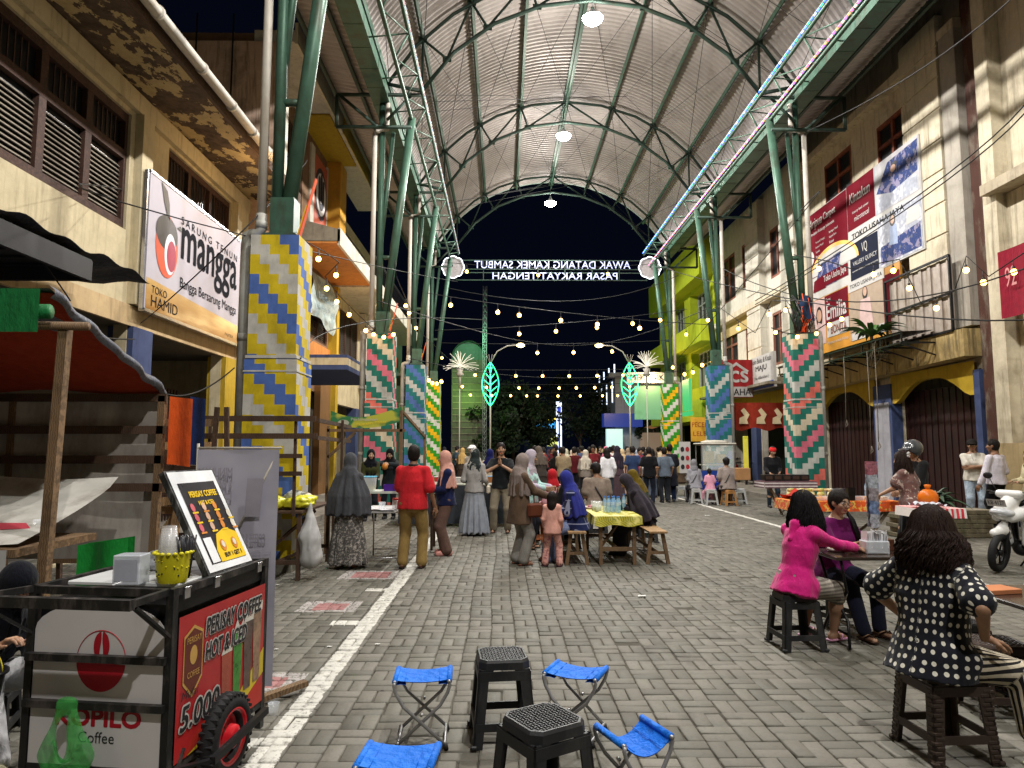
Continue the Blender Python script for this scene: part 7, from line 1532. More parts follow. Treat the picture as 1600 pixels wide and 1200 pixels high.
# yellow packets on the wooden rack table
rt_ = timber_table('rough wooden market table beside the first pillar, carrying yellow bags', -3.12, -2.52, 8.75, 10.3, .86, WOOD_D)
def blob_bag(label, x, y, z, r, m, seed, cat='bag', sq=(1.2, 1, .6)):
 g2 = S(); rg_ = random.Random(seed)
 for k in range(7): g2.ell((rg_.uniform(-.5, .5) * r, rg_.uniform(-.4, .4) * r, r * .45 + rg_.uniform(-.1, .2) * r), (r * rg_.uniform(.45, .7) * sq[0], r * .55 * sq[1], r * .55 * sq[2]), None, .04)
 g2.nz = folds(.012, 40, (1, 1, 1), seed); v, f = g2.mesh(.012); o = link_mesh('plastic_bag', [(v, f)], m, None); o.location = (x, y, z); tag(o, label, cat)
YB_ = newmat('yellow_bag', .3, 0, .6)[0]; YB_.node_tree.nodes['Principled BSDF'].inputs['Base Color'].default_value = (.62, .60, .03, 1)
blob_bag('bright yellow knotted plastic bag, left one on the rough table', -2.95, 9.0, .86, .18, YB_, 3); blob_bag('bright yellow flat plastic bag on the right of the rough table', -2.66, 9.05, .86, .20, YB_, 5, sq=(1.5, 1, .4)); blob_bag('white plastic tub bag behind the yellow bags', -2.70, 9.35, .90, .19, mat('#B8BAB4', .4), 8)
wb = S(); wb.cap((0, 0, 0), (.0, 0, -.25), .05, .13, .05); wb.cap((0, 0, -.25), (.02, 0, -.5), .13, .14, .05); wb.cap((0, 0, .16), (0, 0, 0), .015, .05, .03); wb.nz = folds(.012, 30, (1, 1, .4), 4); o = link_mesh('plastic_bag', [wb.mesh(.012)], mat('#A8A8A8', .35), None); o.location = (-2.44, 8.85, .78); tag(o, 'white plastic carrier bag hanging from the corner of the rough table', 'bag')
# wooden rack of bars around the first pillar
rk = thing('wooden_rack', 'open wooden rack of horizontal bars in front of the first mural pillar', 'rack', (-2.9, 9.0, 0))
for i, (z, a, b) in enumerate(((2.02, -3.75, -2.36), (1.80, -3.75, -2.34), (1.55, -3.1, -2.52), (1.33, -3.1, -2.52))): mb = MB(); mb.bar((a, 8.7, z), (b, 8.7, z), .03, .07 if i < 2 else .055); mb.build('rail', WOOD_D, rk, world=True)
for x, y in ((-2.62, 8.74), (-2.3, 9.9), (-3.7, 8.74)): mb = MB(); mb.bar((x, y, .8 if x > -3 else 0), (x, y, 2.05), .035, .035); mb.build('post', WOOD_D, rk, world=True)
mb = MB(); mb.bar((-2.34, 8.7, 1.78), (-2.34, 10.6, 1.75), .03, .05); mb.bar((-2.34, 8.75, 2.0), (-2.34, 10.6, 1.97), .03, .05); mb.build('side_rail', WOOD_D, rk, world=True)
# green stall banner
gb = thing('cloth_banner', 'green sagging stall banner with white and yellow words left of the coral pillar', 'banner', (-2.7, 11.0, 1.95)); mb = MB()
def gbn(u, v): return (-.05 + 1.15 * u, .35 * u * 0, .0 + .20 * v + .12 * (u * 2 - 1) ** 2 * .8 - .03 * v * math.sin(u * 5) + .04 * u)
mb.grid(gbn, 30, 6); gmt, T_, b_ = newmat('banner_print', .6); pp = T_.co('Object'); T_.set(b_.inputs[0], T_.mix(T_.ramp(T_.noise(pp, 2.6, 2), .5, .56), (.02, .16, .05), (.42, .42, .04))); mb.build('cloth', gmt, gb)
lt = MB(); text(lt, 'Perhimpunan', frame((1, 0, 0), (0, 0, 1), (.28, -.012, .12)), width=.42, height=.06); text(lt, 'Jajanan Pasar', frame((1, 0, .1), (0, 0, 1), (.36, -.012, .04)), width=.5, height=.06, m=1); lt.build('lettering', [WHT, mat('#D8C030', .6)], gb)
mb = MB(); ellip(mb, frame((1, 0, 0), (0, 0, 1), (.16, -.011, .1)), 0, 0, .09, .05, 0); mb.build('print', mat('#A8A89A', .6), gb)
fr_ = thing('stall_frame', 'thin wooden stall frame holding the green banner', 'frame', (-2.2, 11.2, 0))
for a, b in (((-2.78, 11.0, 0), (-2.78, 11.0, 2.0)), ((-1.62, 11.0, 0.9), (-1.62, 11.0, 2.25)), ((-2.8, 11.0, 1.93), (-1.55, 11.0, 1.93)), ((-1.62, 11.0, 2.25), (-1.4, 12.4, 1.85)), ((-1.4, 12.4, 0), (-1.4, 12.4, 1.9)), ((-2.78, 11.0, 1.5), (-2.35, 11.0, 1.9))): mb = MB(); mb.bar(a, b, .035, .045); mb.build('batten', WOOD, fr_, world=True)
# --- right: vendor tables
def cloth_table(label, x, y, rz, L, Wd, h, m, drop_, cols=None, legs='x'):
 t = thing('serving_table', label, 'table', (x, y, 0), R(rz)); mb = MB(); mb.box((0, 0, h - .015), (L, Wd, .03)); mb.build('table_top', WOOD_L, t)
 c = MB(); c.grid(lambda u, v: (-L / 2 - .01 + (L + .02) * u, -Wd / 2 - .01 + (Wd + .02) * v, h + .004), 8, 6); c.grid(lambda u, v: (-L / 2 - .01 + (L + .02) * u, -Wd / 2 - .012 - .014 * v - .01 * v * math.sin(u * 40), h + .004 - drop_ * v), 60, 4); c.grid(lambda u, v: (-L / 2 - .012 - .012 * v, Wd / 2 - Wd * u, h + .004 - drop_ * v), 8, 4); c.build('table_cloth', m, t)
 for sx in (-1, 1):
  l = MB(); l.bar((sx * (L / 2 - .05), -Wd / 2 + .06, h - .03), (sx * (L / 2 - .65), Wd / 2 - .05, .01), .04, .04); l.bar((sx * (L / 2 - .65), -Wd / 2 + .06, .01), (sx * (L / 2 - .05), -Wd / 2 + .10, h - .03), .04, .04); l.build('leg', WOOD_G if sx > 0 else WOOD, t)
 return t
ORC = cloth((.70, .10, .02), 'floral', (.75, .45, .08), 16, fold=.3); REDC = cloth((.6, .04, .06), 'vstripes', (.7, .65, .62), 14, fold=.3)
cloth_table('food table with an orange and red patterned cloth in front of the coral right pillar', 5.50, 11.35, 0, 1.7, .75, .80, ORC, .16); cloth_table('small table with a red and white striped cloth right of the orange one', 6.15, 9.9, 0, .62, .6, .80, REDC, .13)
mb = MB(); mb.grid(lambda u, v: (4.72 + .25 * u, 11.1 + .7 * v, .83 + .10 * math.sin(u * 5) * math.sin(v * 6) + .04), 10, 10); tag(mb.build('folded_cloth', cloth('#A82818')), 'crumpled red cloth at the left end of the orange table', 'cloth')
rgp = random.Random(4)
for k in range(14):
 t_ = thing('snack_pack', 'cream coloured wrapped snack in the back row on the orange table', 'snack', (4.85 + .085 * k, 11.62 + .1 * (k % 2), .81), rgp.random(), 'wrapped snacks on the orange table'); g2 = MB(); g2.sphere((0, 0, .055), .058, 8, 0, (1, .8, .95)); g2.lathe([(.02, .1), (.045, .15), (.03, .155)], 8); g2.build('wrap', mat(['#C8BC78', '#A8B060', '#D0C8A0'][k % 3], .5, var=.3, scale=30), t_)
for k in range(7): tub(['flat yellow snack tray', 'amber jelly tray', 'cream noodle tray', 'yellow rice tray', 'brown sweets tray', 'golden cake tray', 'pale dumpling tray'][k] + ' in the front row of the orange table', 4.95 + .2 * k, 11.18, .81, .18, .2, .06, CLR2, None, mat(['#C8A030', '#B87018', '#C8B878', '#C0981C', '#6A3A18', '#C88A28', '#C8C0A0'][k], .5))
tub('dark blue lidded box on the orange table', 5.72, 11.55, .81, .32, .25, .14, mat('#10183A', .4), mat('#0A0E20', .4)); tub('dark phone rest box on the orange table', 5.62, 11.1, .81, .12, .1, .2, mat('#101010', .4))
for k in range(3): bottle('blue water bottle at the right end of the orange table', 6.1 + .08 * k, 11.5, .81, .3, 'water bottles on the orange table')
mb = MB(); mb.sphere((0, 0, .12), .13, 14, 0, (1.1, .9, 1)); mb.lathe([(.02, .22), (.05, .3), (.03, .31)], 8); o = mb.build('plastic_bag', mat('#D06A18', .35)); o.location = (6.2, 10.0, .81); tag(o, 'orange filled bag on the red and white striped table', 'bag')
mb = MB(); mb.grid(lambda u, v: (-.2 + .4 * u, -.15 + .3 * v, .02 + .06 * abs(math.sin(u * 8 + 2) * math.sin(v * 7 + 1))), 14, 12); o = mb.build('plastic_sheet', mat('#B8BCC4', .3)); o.location = (6.05, 9.8, .81); tag(o, 'crumpled clear white wrap on the red and white striped table', 'wrap')
# vendor burlap table and striped cloth table
cloth_table('cooking table with maroon and white striped cloth in front of the red bandana vendor', 6.95, 16.9, 0, 1.25, .7, .84, cloth((.10, .05, .06), 'stripes', (.5, .45, .45), 14), .16); bx = MB(); bx.box((6.95, 16.9, .93), (1.1, .3, .14), 0, None, .01)
for k in range(5): bx.box((6.5 + k * .22, 16.74, .93), (.16, .02, .09), 1)
tag(bx.build('cooking_tray', [BLACKM, mat('#3A2A22', .6)]), 'long dark grill tray in front of the red bandana vendor', 'grill')
folding_table('narrow table with tan paper top on thin steel legs in front of the cooking table', 6.75, 14.6, 0, 1.2, .5, .78, mat((.42, .27, .12), .6, var=.2, scale=3), STEEL)
mb = MB(); mb.box((0, 0, .15), (.32, .25, .3), 0, None, .01); o = mb.build('carton', mat('#A07850', .8)); o.location = (6.05, 17.3, .85); tag(o, 'open brown carton beside the yellow pole sign at the cooking table', 'carton')
yb = MB(); yb.box((0, 0, .55), (.13, .04, 1.1), 0, None, .01); yb.box((0, -.022, .62), (.1, .004, .8), 1); o = yb.build('pole_sign', [mat('#C8C83A', .5), mat('#D8D050', .5)]); o.location = (6.22, 17.5, .85); tag(o, 'slim yellow upright sign beside the carton', 'sign')
wbx = MB(); wbx.box((0, 0, .3), (.4, .35, .6), 0, None, .02); wbx.lathe([(.16, .6), (.18, .66), (.02, .7)], 16, 1); o = wbx.build('water_drum', [mat('#142C8A', .4), WHT]); o.location = (6.45, 21.3, .0); tag(o, 'blue plastic drum right of the seated row', 'drum')
# glass food cart
fc = thing('food_cart', 'glass sided food cart in front of the blue and teal right pillar', 'food cart', (7.0, 22.6, 0)); mb = MB(); mb.box((0, 0, .62), (1.1, .7, .6)); mb.build('cabinet', mat('#1C3A8A', .5), fc); mb = MB()
for sx in (-1, 1):
 for sy in (-1, 1): mb.bar((sx * .53, sy * .33, .3), (sx * .53, sy * .33, 1.75), .03, .03)
for z in (.93, 1.75):
 for sx in (-1, 1): mb.bar((sx * .53, -.33, z), (sx * .53, .33, z), .03, .03)
 for sy in (-1, 1): mb.bar((-.53, sy * .33, z), (.53, sy * .33, z), .03, .03)
mb.build('frame', STEEL, fc); mb = MB(); mb.box((0, -.34, 1.34), (1.02, .006, .78)); mb.build('glass', glass((.85, .9, .85), .25), fc); mb = MB(); mb.box((0, .0, 1.1), (.9, .5, .03)); mb.box((-.2, 0, 1.35), (.3, .3, .4), 1, None, .03); mb.box((.2, 0, 1.3), (.3, .3, .3), 2, None, .05); mb.build('shelf', [WHT, mat('#A89A60', .5), mat('#B8A878', .5)], fc); mb = MB(); mb.box((0, 0, 1.79), (1.2, .8, .05), 0, None, .02); mb.sphere((0, 0, 1.84), .3, 10, 0, (1.6, .8, .25)); mb.build('roof', mat('#B8B4A8', .5), fc)
for sx in (-1, 1): mb = MB(); mb.lathe([(.10, -.02), (.24, -.025), (.26, 0), (.24, .025), (.10, .02)], 20, 0, Matrix.Translation((sx * .6, .1, .26)) @ Matrix.Rotation(R(90), 4, 'Y')); mb.build('wheel', BLK, fc)
ps = thing('poster_board', 'small white poster board with round pictures left of the glass food cart', 'poster', (5.85, 22.0, .95)); mb = MB(); mb.box((0, 0, .4), (.36, .03, 1.0)); mb.build('panel', WHT, ps); mb = MB(); M = frame((1, 0, 0), (0, 0, 1), (-.18, -.018, -.1))
for k in range(3): ellip(mb, M, .1, .2 + .28 * k, .06, .08, 0); ellip(mb, M, .26, .2 + .28 * k, .06, .08, 1)
mb.build('print', [BLK, mat('#A02830', .5)], ps)
# brick planter with fern plant
pl = thing('brick_planter', 'low mossy brick planter behind the helmet man', 'planter', (8.15, 12.9, 0)); mb = MB()
for r_ in range(6):
 for k in range(9): mb.box((-.75 + k * .19 + (.095 if r_ % 2 else 0), 0, .045 + r_ * .085), (.18, .5, .075), 0, None, .008)
mb.build('bricks', mat((.12, .10, .065), .9, var=.4, scale=7, dirt=(.05, .06, .03), bump=.6), pl); mb = MB(); mb.box((.06, 0, .26), (1.66, .47, .5)); mb.build('core', CONC, pl)
def fern(label, loc, n, L, seed, m, droop=1.0, w_=.045, up=.5, cat='plant'):
 rg_ = random.Random(seed); t = thing('leafy_plant', label, cat, loc); mb = MB()
 for i in range(n):
  a = rg_.uniform(0, 2 * PI); l_ = L * rg_.uniform(.6, 1.1); u0 = rg_.uniform(up * .6, up * 1.3); prev = None; k = 9
  for j in range(k + 1):
   s = j / k; r = l_ * s * math.cos(u0) * (1.0); z = l_ * (s * math.sin(u0) * 1.25 - droop * .55 * s * s); w__ = w_ * math.sin(PI * min(1, s * .92 + .06)) + .003
   c = V((r * math.cos(a), r * math.sin(a), z)); sd = V((-math.sin(a), math.cos(a), 0)); cur = (c - sd * w__ + V((0, 0, w__ * .5)), c, c + sd * w__ + V((0, 0, w__ * .5)))
   if prev: mb.add([prev[0], prev[1], cur[1], cur[0]], [(0, 1, 2, 3)], 0, True); mb.add([prev[1], prev[2], cur[2], cur[1]], [(0, 1, 2, 3)], 0, True)
   prev = cur
 mb.build('leaves', m, t); st = MB(); st.tube([(0, 0, -.1), (0, 0, .08)], .04, 8); st.build('stem', WOOD_D, t); return t
LEAF = mat((.045, .12, .02), .45, var=.35, scale=5, spec=.5, bump=.1); LEAF_D = mat((.02, .05, .022), .5, var=.3, spec=.5, bump=.1)
fern('drooping broad leaved plant in the brick planter', (8.1, 12.95, .52), 40, .75, 3, LEAF_D, 1.25, .065, .9); fern('big green fern growing on the awning frame under the billboards', (9.55, 17.4, 4.5), 34, 1.05, 8, LEAF, 1.0, .07, .75)
hb_ = MB(); random.seed(9)
for k in range(13): x0 = 9.6 + random.uniform(-.15, .15); y0 = 17.4 + random.uniform(-.3, .3); hb_.tube([(x0, y0, 4.45), (x0 + random.uniform(-.15, .15), y0 + random.uniform(-.1, .1), 4.0), (x0 + random.uniform(-.25, .25), y0, 4.45 - random.uniform(.5, 1.0))], .01, 4)
tag(hb_.build('fern_roots', mat((.07, .06, .035), .9)), 'dry hanging roots trailing below the fern', 'roots')
for k, (x, y, l_) in enumerate(((9.0, 16.3, 2.3), (9.2, 18.2, 1.7), (9.3, 17.2, 2.4), (9.1, 21.2, 1.4), (9.2, 19.9, 1.9))):
 mb = MB(); mb.tube([(0, 0, 0), (.01, 0, -l_ * .5), (0, .02, -l_)], .01, 5); mb.tube([(.0, 0, -l_), (.04, 0, -l_ - .12), (-.03, 0, -l_ - .2), (0, 0, -l_ - .02)], .012, 5); o = mb.build('rope', WOOD_G); o.location = (x, y, 4.1); tag(o, ['long grey cord hanging before the wide maroon door', 'cord hanging before the middle blue column', 'thick knotted cord hanging before the wide maroon door', 'short cord hanging by the small maroon door', 'cord hanging beside the fern roots'][k], 'cord')
# --- scooter
sc_t = thing('motor_scooter', 'white parked motor scooter pointing left with its front wheel turned, at the right edge', 'scooter', (6.62, 9.2, 0), R(18))
WP = mat((.66, .66, .64), .22, var=.04, coat=.6, bump=0); BP = mat((.012, .012, .013), .35, bump=0)
def torus(mb, c, Rr, r, ax='Y', n=32, k=10, m=0, M=None):
 pts = []; 
 for i in range(n):
  a = 2 * PI * i / n; pts.append(V((Rr * math.cos(a), 0, Rr * math.sin(a))))
 MM = (M or Matrix.Identity(4)); mb.tube([V(c) + (MM.to_3x3() @ p) for p in pts], r, k, m, close=True)
def sdf_part(name, prims, m, parent, h=.012, nz=None):
 g2 = S(); prims(g2); g2.nz = nz; return link_mesh(name, [g2.mesh(h)], m, parent)
# local: x backwards, wheel at the origin; steering turned
WM = Matrix.Rotation(R(14), 4, 'Z') @ Matrix.Rotation(R(8), 4, 'X')
wh = MB(); torus(wh, (0, 0, .265), .215, .048, M=WM); wo = wh.build('front_wheel', mat((.015, .015, .016), .7, bump=.4, bscale=60), sc_t)
rm = MB(); torus(rm, (0, 0, .265), .165, .014, M=WM)
for k in range(5): a = 2 * PI * k / 5; rm.tube([V((0, 0, .265)), V((0, 0, .265)) + WM.to_3x3() @ V((.16 * math.cos(a), 0, .16 * math.sin(a)))], .012, 6)
rm.cyl((0, 0, .265), .04, .08, 12, 0, WM @ Matrix.Rotation(R(90), 4, 'X')); rmo = rm.build('rim', BP, wo); 
fk = MB(); [fk.tube([V((0, 0, .265)) + WM.to_3x3() @ V((0, s * .075, 0)), V((.20, s * .05, .80))], .018, 8) for s in (-1, 1)]; fk.build('fork', BP, sc_t)
sdf_part('front_fender', lambda g: (g.cap((-.06, 0, .52), (.12, 0, .55), .06, .07, .03), g.cap((.10, 0, .55), (.22, .03, .47), .07, .05, .03), g.cap((.05, 0, .56), (.16, 0, .66), .05, .05, .03)), WP, sc_t)
sdf_part('front_body', lambda g: (g.cap((.10, 0, .80), (.30, 0, .95), .11, .10, .05), g.cap((.14, -.10, .72), (.34, -.17, .80), .06, .09, .06), g.cap((.14, .10, .72), (.34, .17, .80), .06, .09, .06), g.cap((.34, -.15, .72), (.36, -.11, .38), .07, .05, .05), g.cap((.34, .15, .72), (.36, .11, .38), .07, .05, .05), g.cap((.30, -.1, 1.0), (.30, .1, 1.0), .06, None, .04)), WP, sc_t)
sdf_part('leg_shield', lambda g: (g.cap((.40, -.1, .85), (.44, -.1, .35), .08, .06, .05), g.cap((.40, .1, .85), (.44, .1, .35), .08, .06, .05), g.cap((.42, 0, .3), (.85, 0, .28), .10, .12, .05)), BP, sc_t)
sdf_part('headlight', lambda g: (g.ell((.06, 0, .80), (.10, .13, .06), None), g.ell((.10, -.08, .78), (.09, .08, .05), None), g.ell((.10, .08, .78), (.09, .08, .05), None)), mat((.55, .57, .6), .08, .2, bump=0, coat=1), sc_t, .01)
sdf_part('seat', lambda g: (g.cap((.85, 0, .76), (1.5, 0, .80), .11, .10, .05),), BP, sc_t, .016); sdf_part('rear_body', lambda g: (g.cap((.9, 0, .5), (1.55, 0, .68), .15, .10, .06), g.cap((.85, 0, .4), (1.2, 0, .36), .13, .12, .05)), WP, sc_t, .016)
rw = MB(); torus(rw, (1.28, 0, .265), .215, .05); rw.cyl((1.28, 0, .265), .15, .06, 20, 0, Matrix.Rotation(R(90), 4, 'X')); rw.build('rear_wheel', mat((.015, .015, .016), .7, bump=.4, bscale=60), sc_t)
hbm = MB(); hbm.tube([(.38, -.36, 1.02), (.30, -.2, 1.05), (.28, 0, 1.04), (.30, .2, 1.05), (.38, .36, 1.02)], .016, 8); hbm.tube([(.30, -.34, 1.06), (.22, -.2, 1.06)], .007, 6); hbm.tube([(.30, .34, 1.06), (.22, .2, 1.06)], .007, 6); hbm.build('handlebar', BP, sc_t)
sdf_part('handlebar_cover', lambda g: (g.cap((.26, -.13, 1.03), (.26, .13, 1.03), .055, None, .03),), WP, sc_t)
for s in (-1, 1): mm = MB(); mm.tube([(.30, s * .2, 1.06), (.32, s * .3, 1.22)], .006, 6); mm.sphere((.32, s * .33, 1.27), .07, 12, 0, (.3, 1, .7)); mm.build('mirror', BP, sc_t)
npm = MB(); Mn = frame((0, -1, 0), (-.35, 0, 1), (.045, .13, .88)); npm.add([(0, 0, 0), (.26, 0, 0), (.26, .1, 0), (0, .1, 0)], [(0, 1, 2, 3)], 0, False, Mn @ Matrix.Translation((0, 0, .03))); text(npm, 'KB 4127', Mn @ Matrix.Translation((.02, .025, .03)), width=.22, height=.06, m=1, z=.003); npm.build('number_plate', [WHT, BLK], sc_t)
ex = MB(); ex.tube([(1.0, -.14, .25), (1.5, -.17, .36)], .05, 10); ex.build('exhaust', BP, sc_t); sk = MB(); sk.tube([(.75, .08, .25), (.78, .28, 0)], .012, 6); sk.build('side_stand', BP, sc_t)
# parked bikes dim behind the seated row
for i, (px, py, lab) in enumerate(((1165, 752, 'dim parked motorbike behind the yellow pole sign'), (1150, 748, 'dim parked motorbike right of the glass food cart'), (1080, 745, 'dim parked motorbike under the lime building'))):
 x, y = gp(px, py + 12); bt = thing('motorbike', lab, 'motorbike', (x + .4, y + 1.0, .0), R(70 + 20 * i)); w_ = MB(); torus(w_, (0, 0, .28), .23, .05, n=20, k=6); torus(w_, (1.25, 0, .28), .23, .05, n=20, k=6); w_.build('wheel', BLK, bt)
 sdf_part('bodywork', lambda g: (g.cap((.15, 0, .8), (.35, 0, .45), .12, .1, .05), g.cap((.35, 0, .45), (1.1, 0, .6), .12, .14, .06), g.cap((.6, 0, .78), (1.3, 0, .82), .09, .09, .04)), mat(['#3A3A44', '#5A1414', '#20242E'][i], .3, coat=.4), bt, .025); w_ = MB(); w_.tube([(.25, -.33, 1.02), (.15, 0, 1.0), (.25, .33, 1.02)], .02, 6); w_.tube([(.15, 0, 1.0), (0, 0, .28)], .025, 6); w_.sphere((.25, .36, 1.2), .06, 8, 0, (.4, 1, .8)); w_.build('handlebar', BP, bt)
# litter on the ground
random.seed(21)
for i, (px, py, w__) in enumerate(((1003, 932, .09), (590, 1008, .04), (515, 1012, .04), (432, 1016, .03), (434, 915, .04), (1105, 806, .12), (1160, 826, .06))):
 q = G(px, py); mb = MB(); mb.grid(lambda u, v: ((u - .5) * w__, (v - .5) * w__ * .6, .006 + .008 * abs(math.sin(u * 5 + v * 3))), 4, 4); o = mb.build('paper_scrap', mat('#C8C8C4', .7)); o.location = (q.x, q.y, .0); tag(o, ['white paper scrap in the middle of the open paving', 'tiny paper scrap beside the white line', 'small paper scrap near the chalk patch', 'thin straw wrapper near the cart banner', 'small white scrap near the rough table', 'flat white scrap before the seated row', 'small scrap beside the right white line'][i], 'litter')
# ================================================================ coffee cart
ct = thing('coffee_cart', 'black framed coffee cart with white logo front and red side banner', 'cart', (-1.53, 3.28, 0), R(-8)); CM = lambda *a: V(a)
mb = MB()
for x, y in ((-.78, 0), (0, 0), (0, .88), (-.78, .88)): mb.bar((x, y, .04), (x, y, 1.0), .04, .04)
for z in (.18, .98):
 mb.bar((-.78, 0, z), (0, 0, z), .035, .035); mb.bar((0, 0, z), (0, .88, z), .036, .036); mb.bar((-.78, .88, z), (0, .88, z), .035, .035); mb.bar((-.78, 0, z), (-.78, .88, z), .036, .036)
for z in (.68, .47): mb.bar((-.78, -.03, z), (0, -.03, z), .03, .032)
mb.bar((-.02, -.28, .985), (-.02, .0, .985), .03, .03); mb.bar((-.9, -.28, .985), (-.78, .0, .985), .03, .03); mb.bar((-.9, -.28, .985), (0, -.28, .985), .035, .045)
mb.bar((-.02, -.24, .965), (0, -.01, .78), .035, .012); mb.bar((-.86, -.24, .965), (-.78, -.01, .78), .035, .012); mb.bar((.02, .1, .25), (.02, -.02, .05), .03, .012)
mb.build('frame', mat((.018, .018, .018), .5, .2, var=.3, dirt=(.12, .10, .09), scale=14, bump=.3), ct)
mb = MB(); mb.box((-.39, .44, .56), (.74, .84, .72)); mb.box((-.012, .44, .93), (.02, .84, .1)); mb.build('body', BLACKM, ct)
mb = MB(); mb.box((-.39, .46, .985), (.66, .66, .02), 0, None, .004); mb.build('white_top', mat((.66, .68, .68), .2, var=.04, bump=0, spec=.6), ct)
Mf = frame((1, 0, 0), (0, 0, 1), (-.755, -.012, 0)); mb = MB(); pts = [(.0, .12), (.73, .12), (.73, .80)] + [(.365 + .365 * math.cos(a), .80 + .13 * math.sin(a)) for a in [PI * i / 14 for i in range(1, 14)]] + [(.0, .80)]
mb.slab([Mf @ V((x, y, .002)) for x, y in pts], Mf.to_3x3() @ V((0, 0, 1)), .006); mb.build('front_panel', mat((.60, .58, .58), .3, var=.04, scale=2, bump=0, dirt=(.42, .40, .4)), ct)
mb = MB(); REDM = mat((.38, .008, .02), .35, bump=0); ellip(mb, Mf, .385, .665, .138, .138, 0, .004, PI, 2 * PI, 30); mb.tube([Mf @ V((.385 + .138 * math.cos(a), .665 + .138 * math.sin(a), .004)) for a in [PI * i / 24 for i in range(25)]], .0022, 4)
for s in (-1, 1): poly(mb, Mf, [(.385 + s * (.006 + .004 * math.sin(v * 6)), .668 + .13 * v) for v in [i / 8 for i in range(9)]] + [(.385 + s * (.012 + .033 * math.sin(PI * v) ** .6), .668 + .13 * v) for v in [1 - i / 8 for i in range(9)]], 0, .005)
text(mb, 'KOPILO', Mf @ Matrix.Translation((.15, .375, 0)), width=.47, height=.075, bold=.06, z=.004); mb.build('emblem', REDM, ct)
mb = MB(); text(mb, 'Coffee', Mf @ Matrix.Translation((.28, .30, 0)), width=.2, height=.05, z=.004); mb.build('lettering', BLK, ct)
Ms = frame((0, 1, 0), (0, 0, 1), (.021, .03, .2)); mb = MB(); sdm, T_, b_ = newmat('banner_print', .3); pp = T_.co('Object'); T_.set(b_.inputs[0], T_.mix(T_.ramp(T_.noise(pp, 3, 3), .35, .7), (.36, .015, .02), (.46, .03, .025))); rect_(mb, Ms, 0, 0, .83, .66, 0, .002)
poly(mb, Ms, [(0, 0), (.83, 0), (.83, .1), (.4, .16), (.2, .1), (.05, .0)], 1, .003); poly(mb, Ms, [(.1, .0), (.55, .12), (.83, .3), (.83, .16), (.5, .02)], 2, .004)
for x, y, h, c in ((.42, .12, .26, 3), (.53, .12, .34, 4), (.64, .13, .36, 5), (.74, .14, .38, 6)): poly(mb, Ms, [(x - .03, y), (x + .04, y), (x + .055, y + h), (x - .045, y + h)], c, .006); poly(mb, Ms, [(x - .05, y + h), (x - .01, y + h + .07), (x + .02, y + h + .02), (x + .06, y + h + .06), (x + .055, y + h)], 7, .007)
sh_ = [(.04, .34), (.12, .26), (.20, .34), (.20, .56), (.12, .6), (.04, .56)]; poly(mb, Ms, sh_, 8, .005); poly(mb, Ms, [(x * .9 + .012, y * .9 + .045) for x, y in sh_], 9, .006); ellip(mb, Ms, .12, .46, .03, .045, 8, .007)
for s_, x, y, w__, h in (('PERISAY COFFEE', .22, .52, .56, .085), ('HOT & ICED', .22, .40, .40, .085), ('5.000', .03, .13, .33, .11)): text(mb, s_, Ms @ Matrix.Translation((x, y, 0)), width=w__, height=h, m=10, bold=.09, z=.0075, shear=.15); text(mb, s_, Ms @ Matrix.Translation((x, y, 0)), width=w__, height=h, m=11, bold=.02, z=.010, shear=.15)
text(mb, 'PERISAY', Ms @ Matrix.Translation((.06, .52, 0)), width=.12, height=.03, m=8, z=.010); text(mb, 'COFFEE', Ms @ Matrix.Translation((.07, .36, 0)), width=.1, height=.028, m=8, z=.010); text(mb, 'Mulai', Ms @ Matrix.Translation((.03, .27, 0)), width=.14, height=.04, m=11, z=.009, shear=.2)
mb.build('side_banner', [sdm, mat((.42, .03, .02), .3), mat((.55, .42, .03), .35, bump=0), mat((.35, .08, .05), .3), mat((.06, .22, .04), .3, var=.4, scale=20), mat((.10, .07, .06), .3, var=.4, scale=20), mat((.28, .18, .12), .3, var=.4, scale=20), mat((.6, .58, .52), .3), mat((.5, .3, .08), .35), mat((.12, .03, .02), .4), WHT, BLK], ct)
for y in (.08, .34, .78): mb = MB(); mb.box((.024, y, .965), (.006, .045, .05)); mb.tube([(.028, y - .024, .99), (.028, y + .024, .99)], .006, 6); mb.build('hinge', STEEL, ct)
wt = MB(); MW = Matrix.Translation((.10, .36, .205)); torus(wt, (.10, .36, .205), .155, .05, M=Matrix.Rotation(R(90), 4, 'Z'))
for k in range(64): a = 2 * PI * k / 64; wt.box((.10 + (.02 if k % 2 else -.02), .36 + .194 * math.cos(a), .205 + .194 * math.sin(a)), (.045, .014, .02), 0, Matrix.Rotation(a + .6, 3, 'X'))
tw = wt.build('wheel', mat((.014, .014, .015), .75, bump=.4), ct); rm = MB(); MR = Matrix.Translation((.10, .36, .205)) @ Matrix.Rotation(R(90), 4, 'Y'); rm.lathe([(.135, -.045), (.125, .0), (.135, .045), (.12, .04), (.105, -.01), (.06, .0), (.055, .05), (.03, .06), (.0001, .06)], 28, 0, MR); rm.build('rim', mat((.48, .012, .02), .3, coat=.3), tw)
mb = MB(); mb.bar((.05, .0, .2), (.19, .12, .2), .03, .012); mb.bar((.19, .1, .2), (.19, .62, .24), .03, .035); mb.build('wheel_bracket', BLACKM, ct)
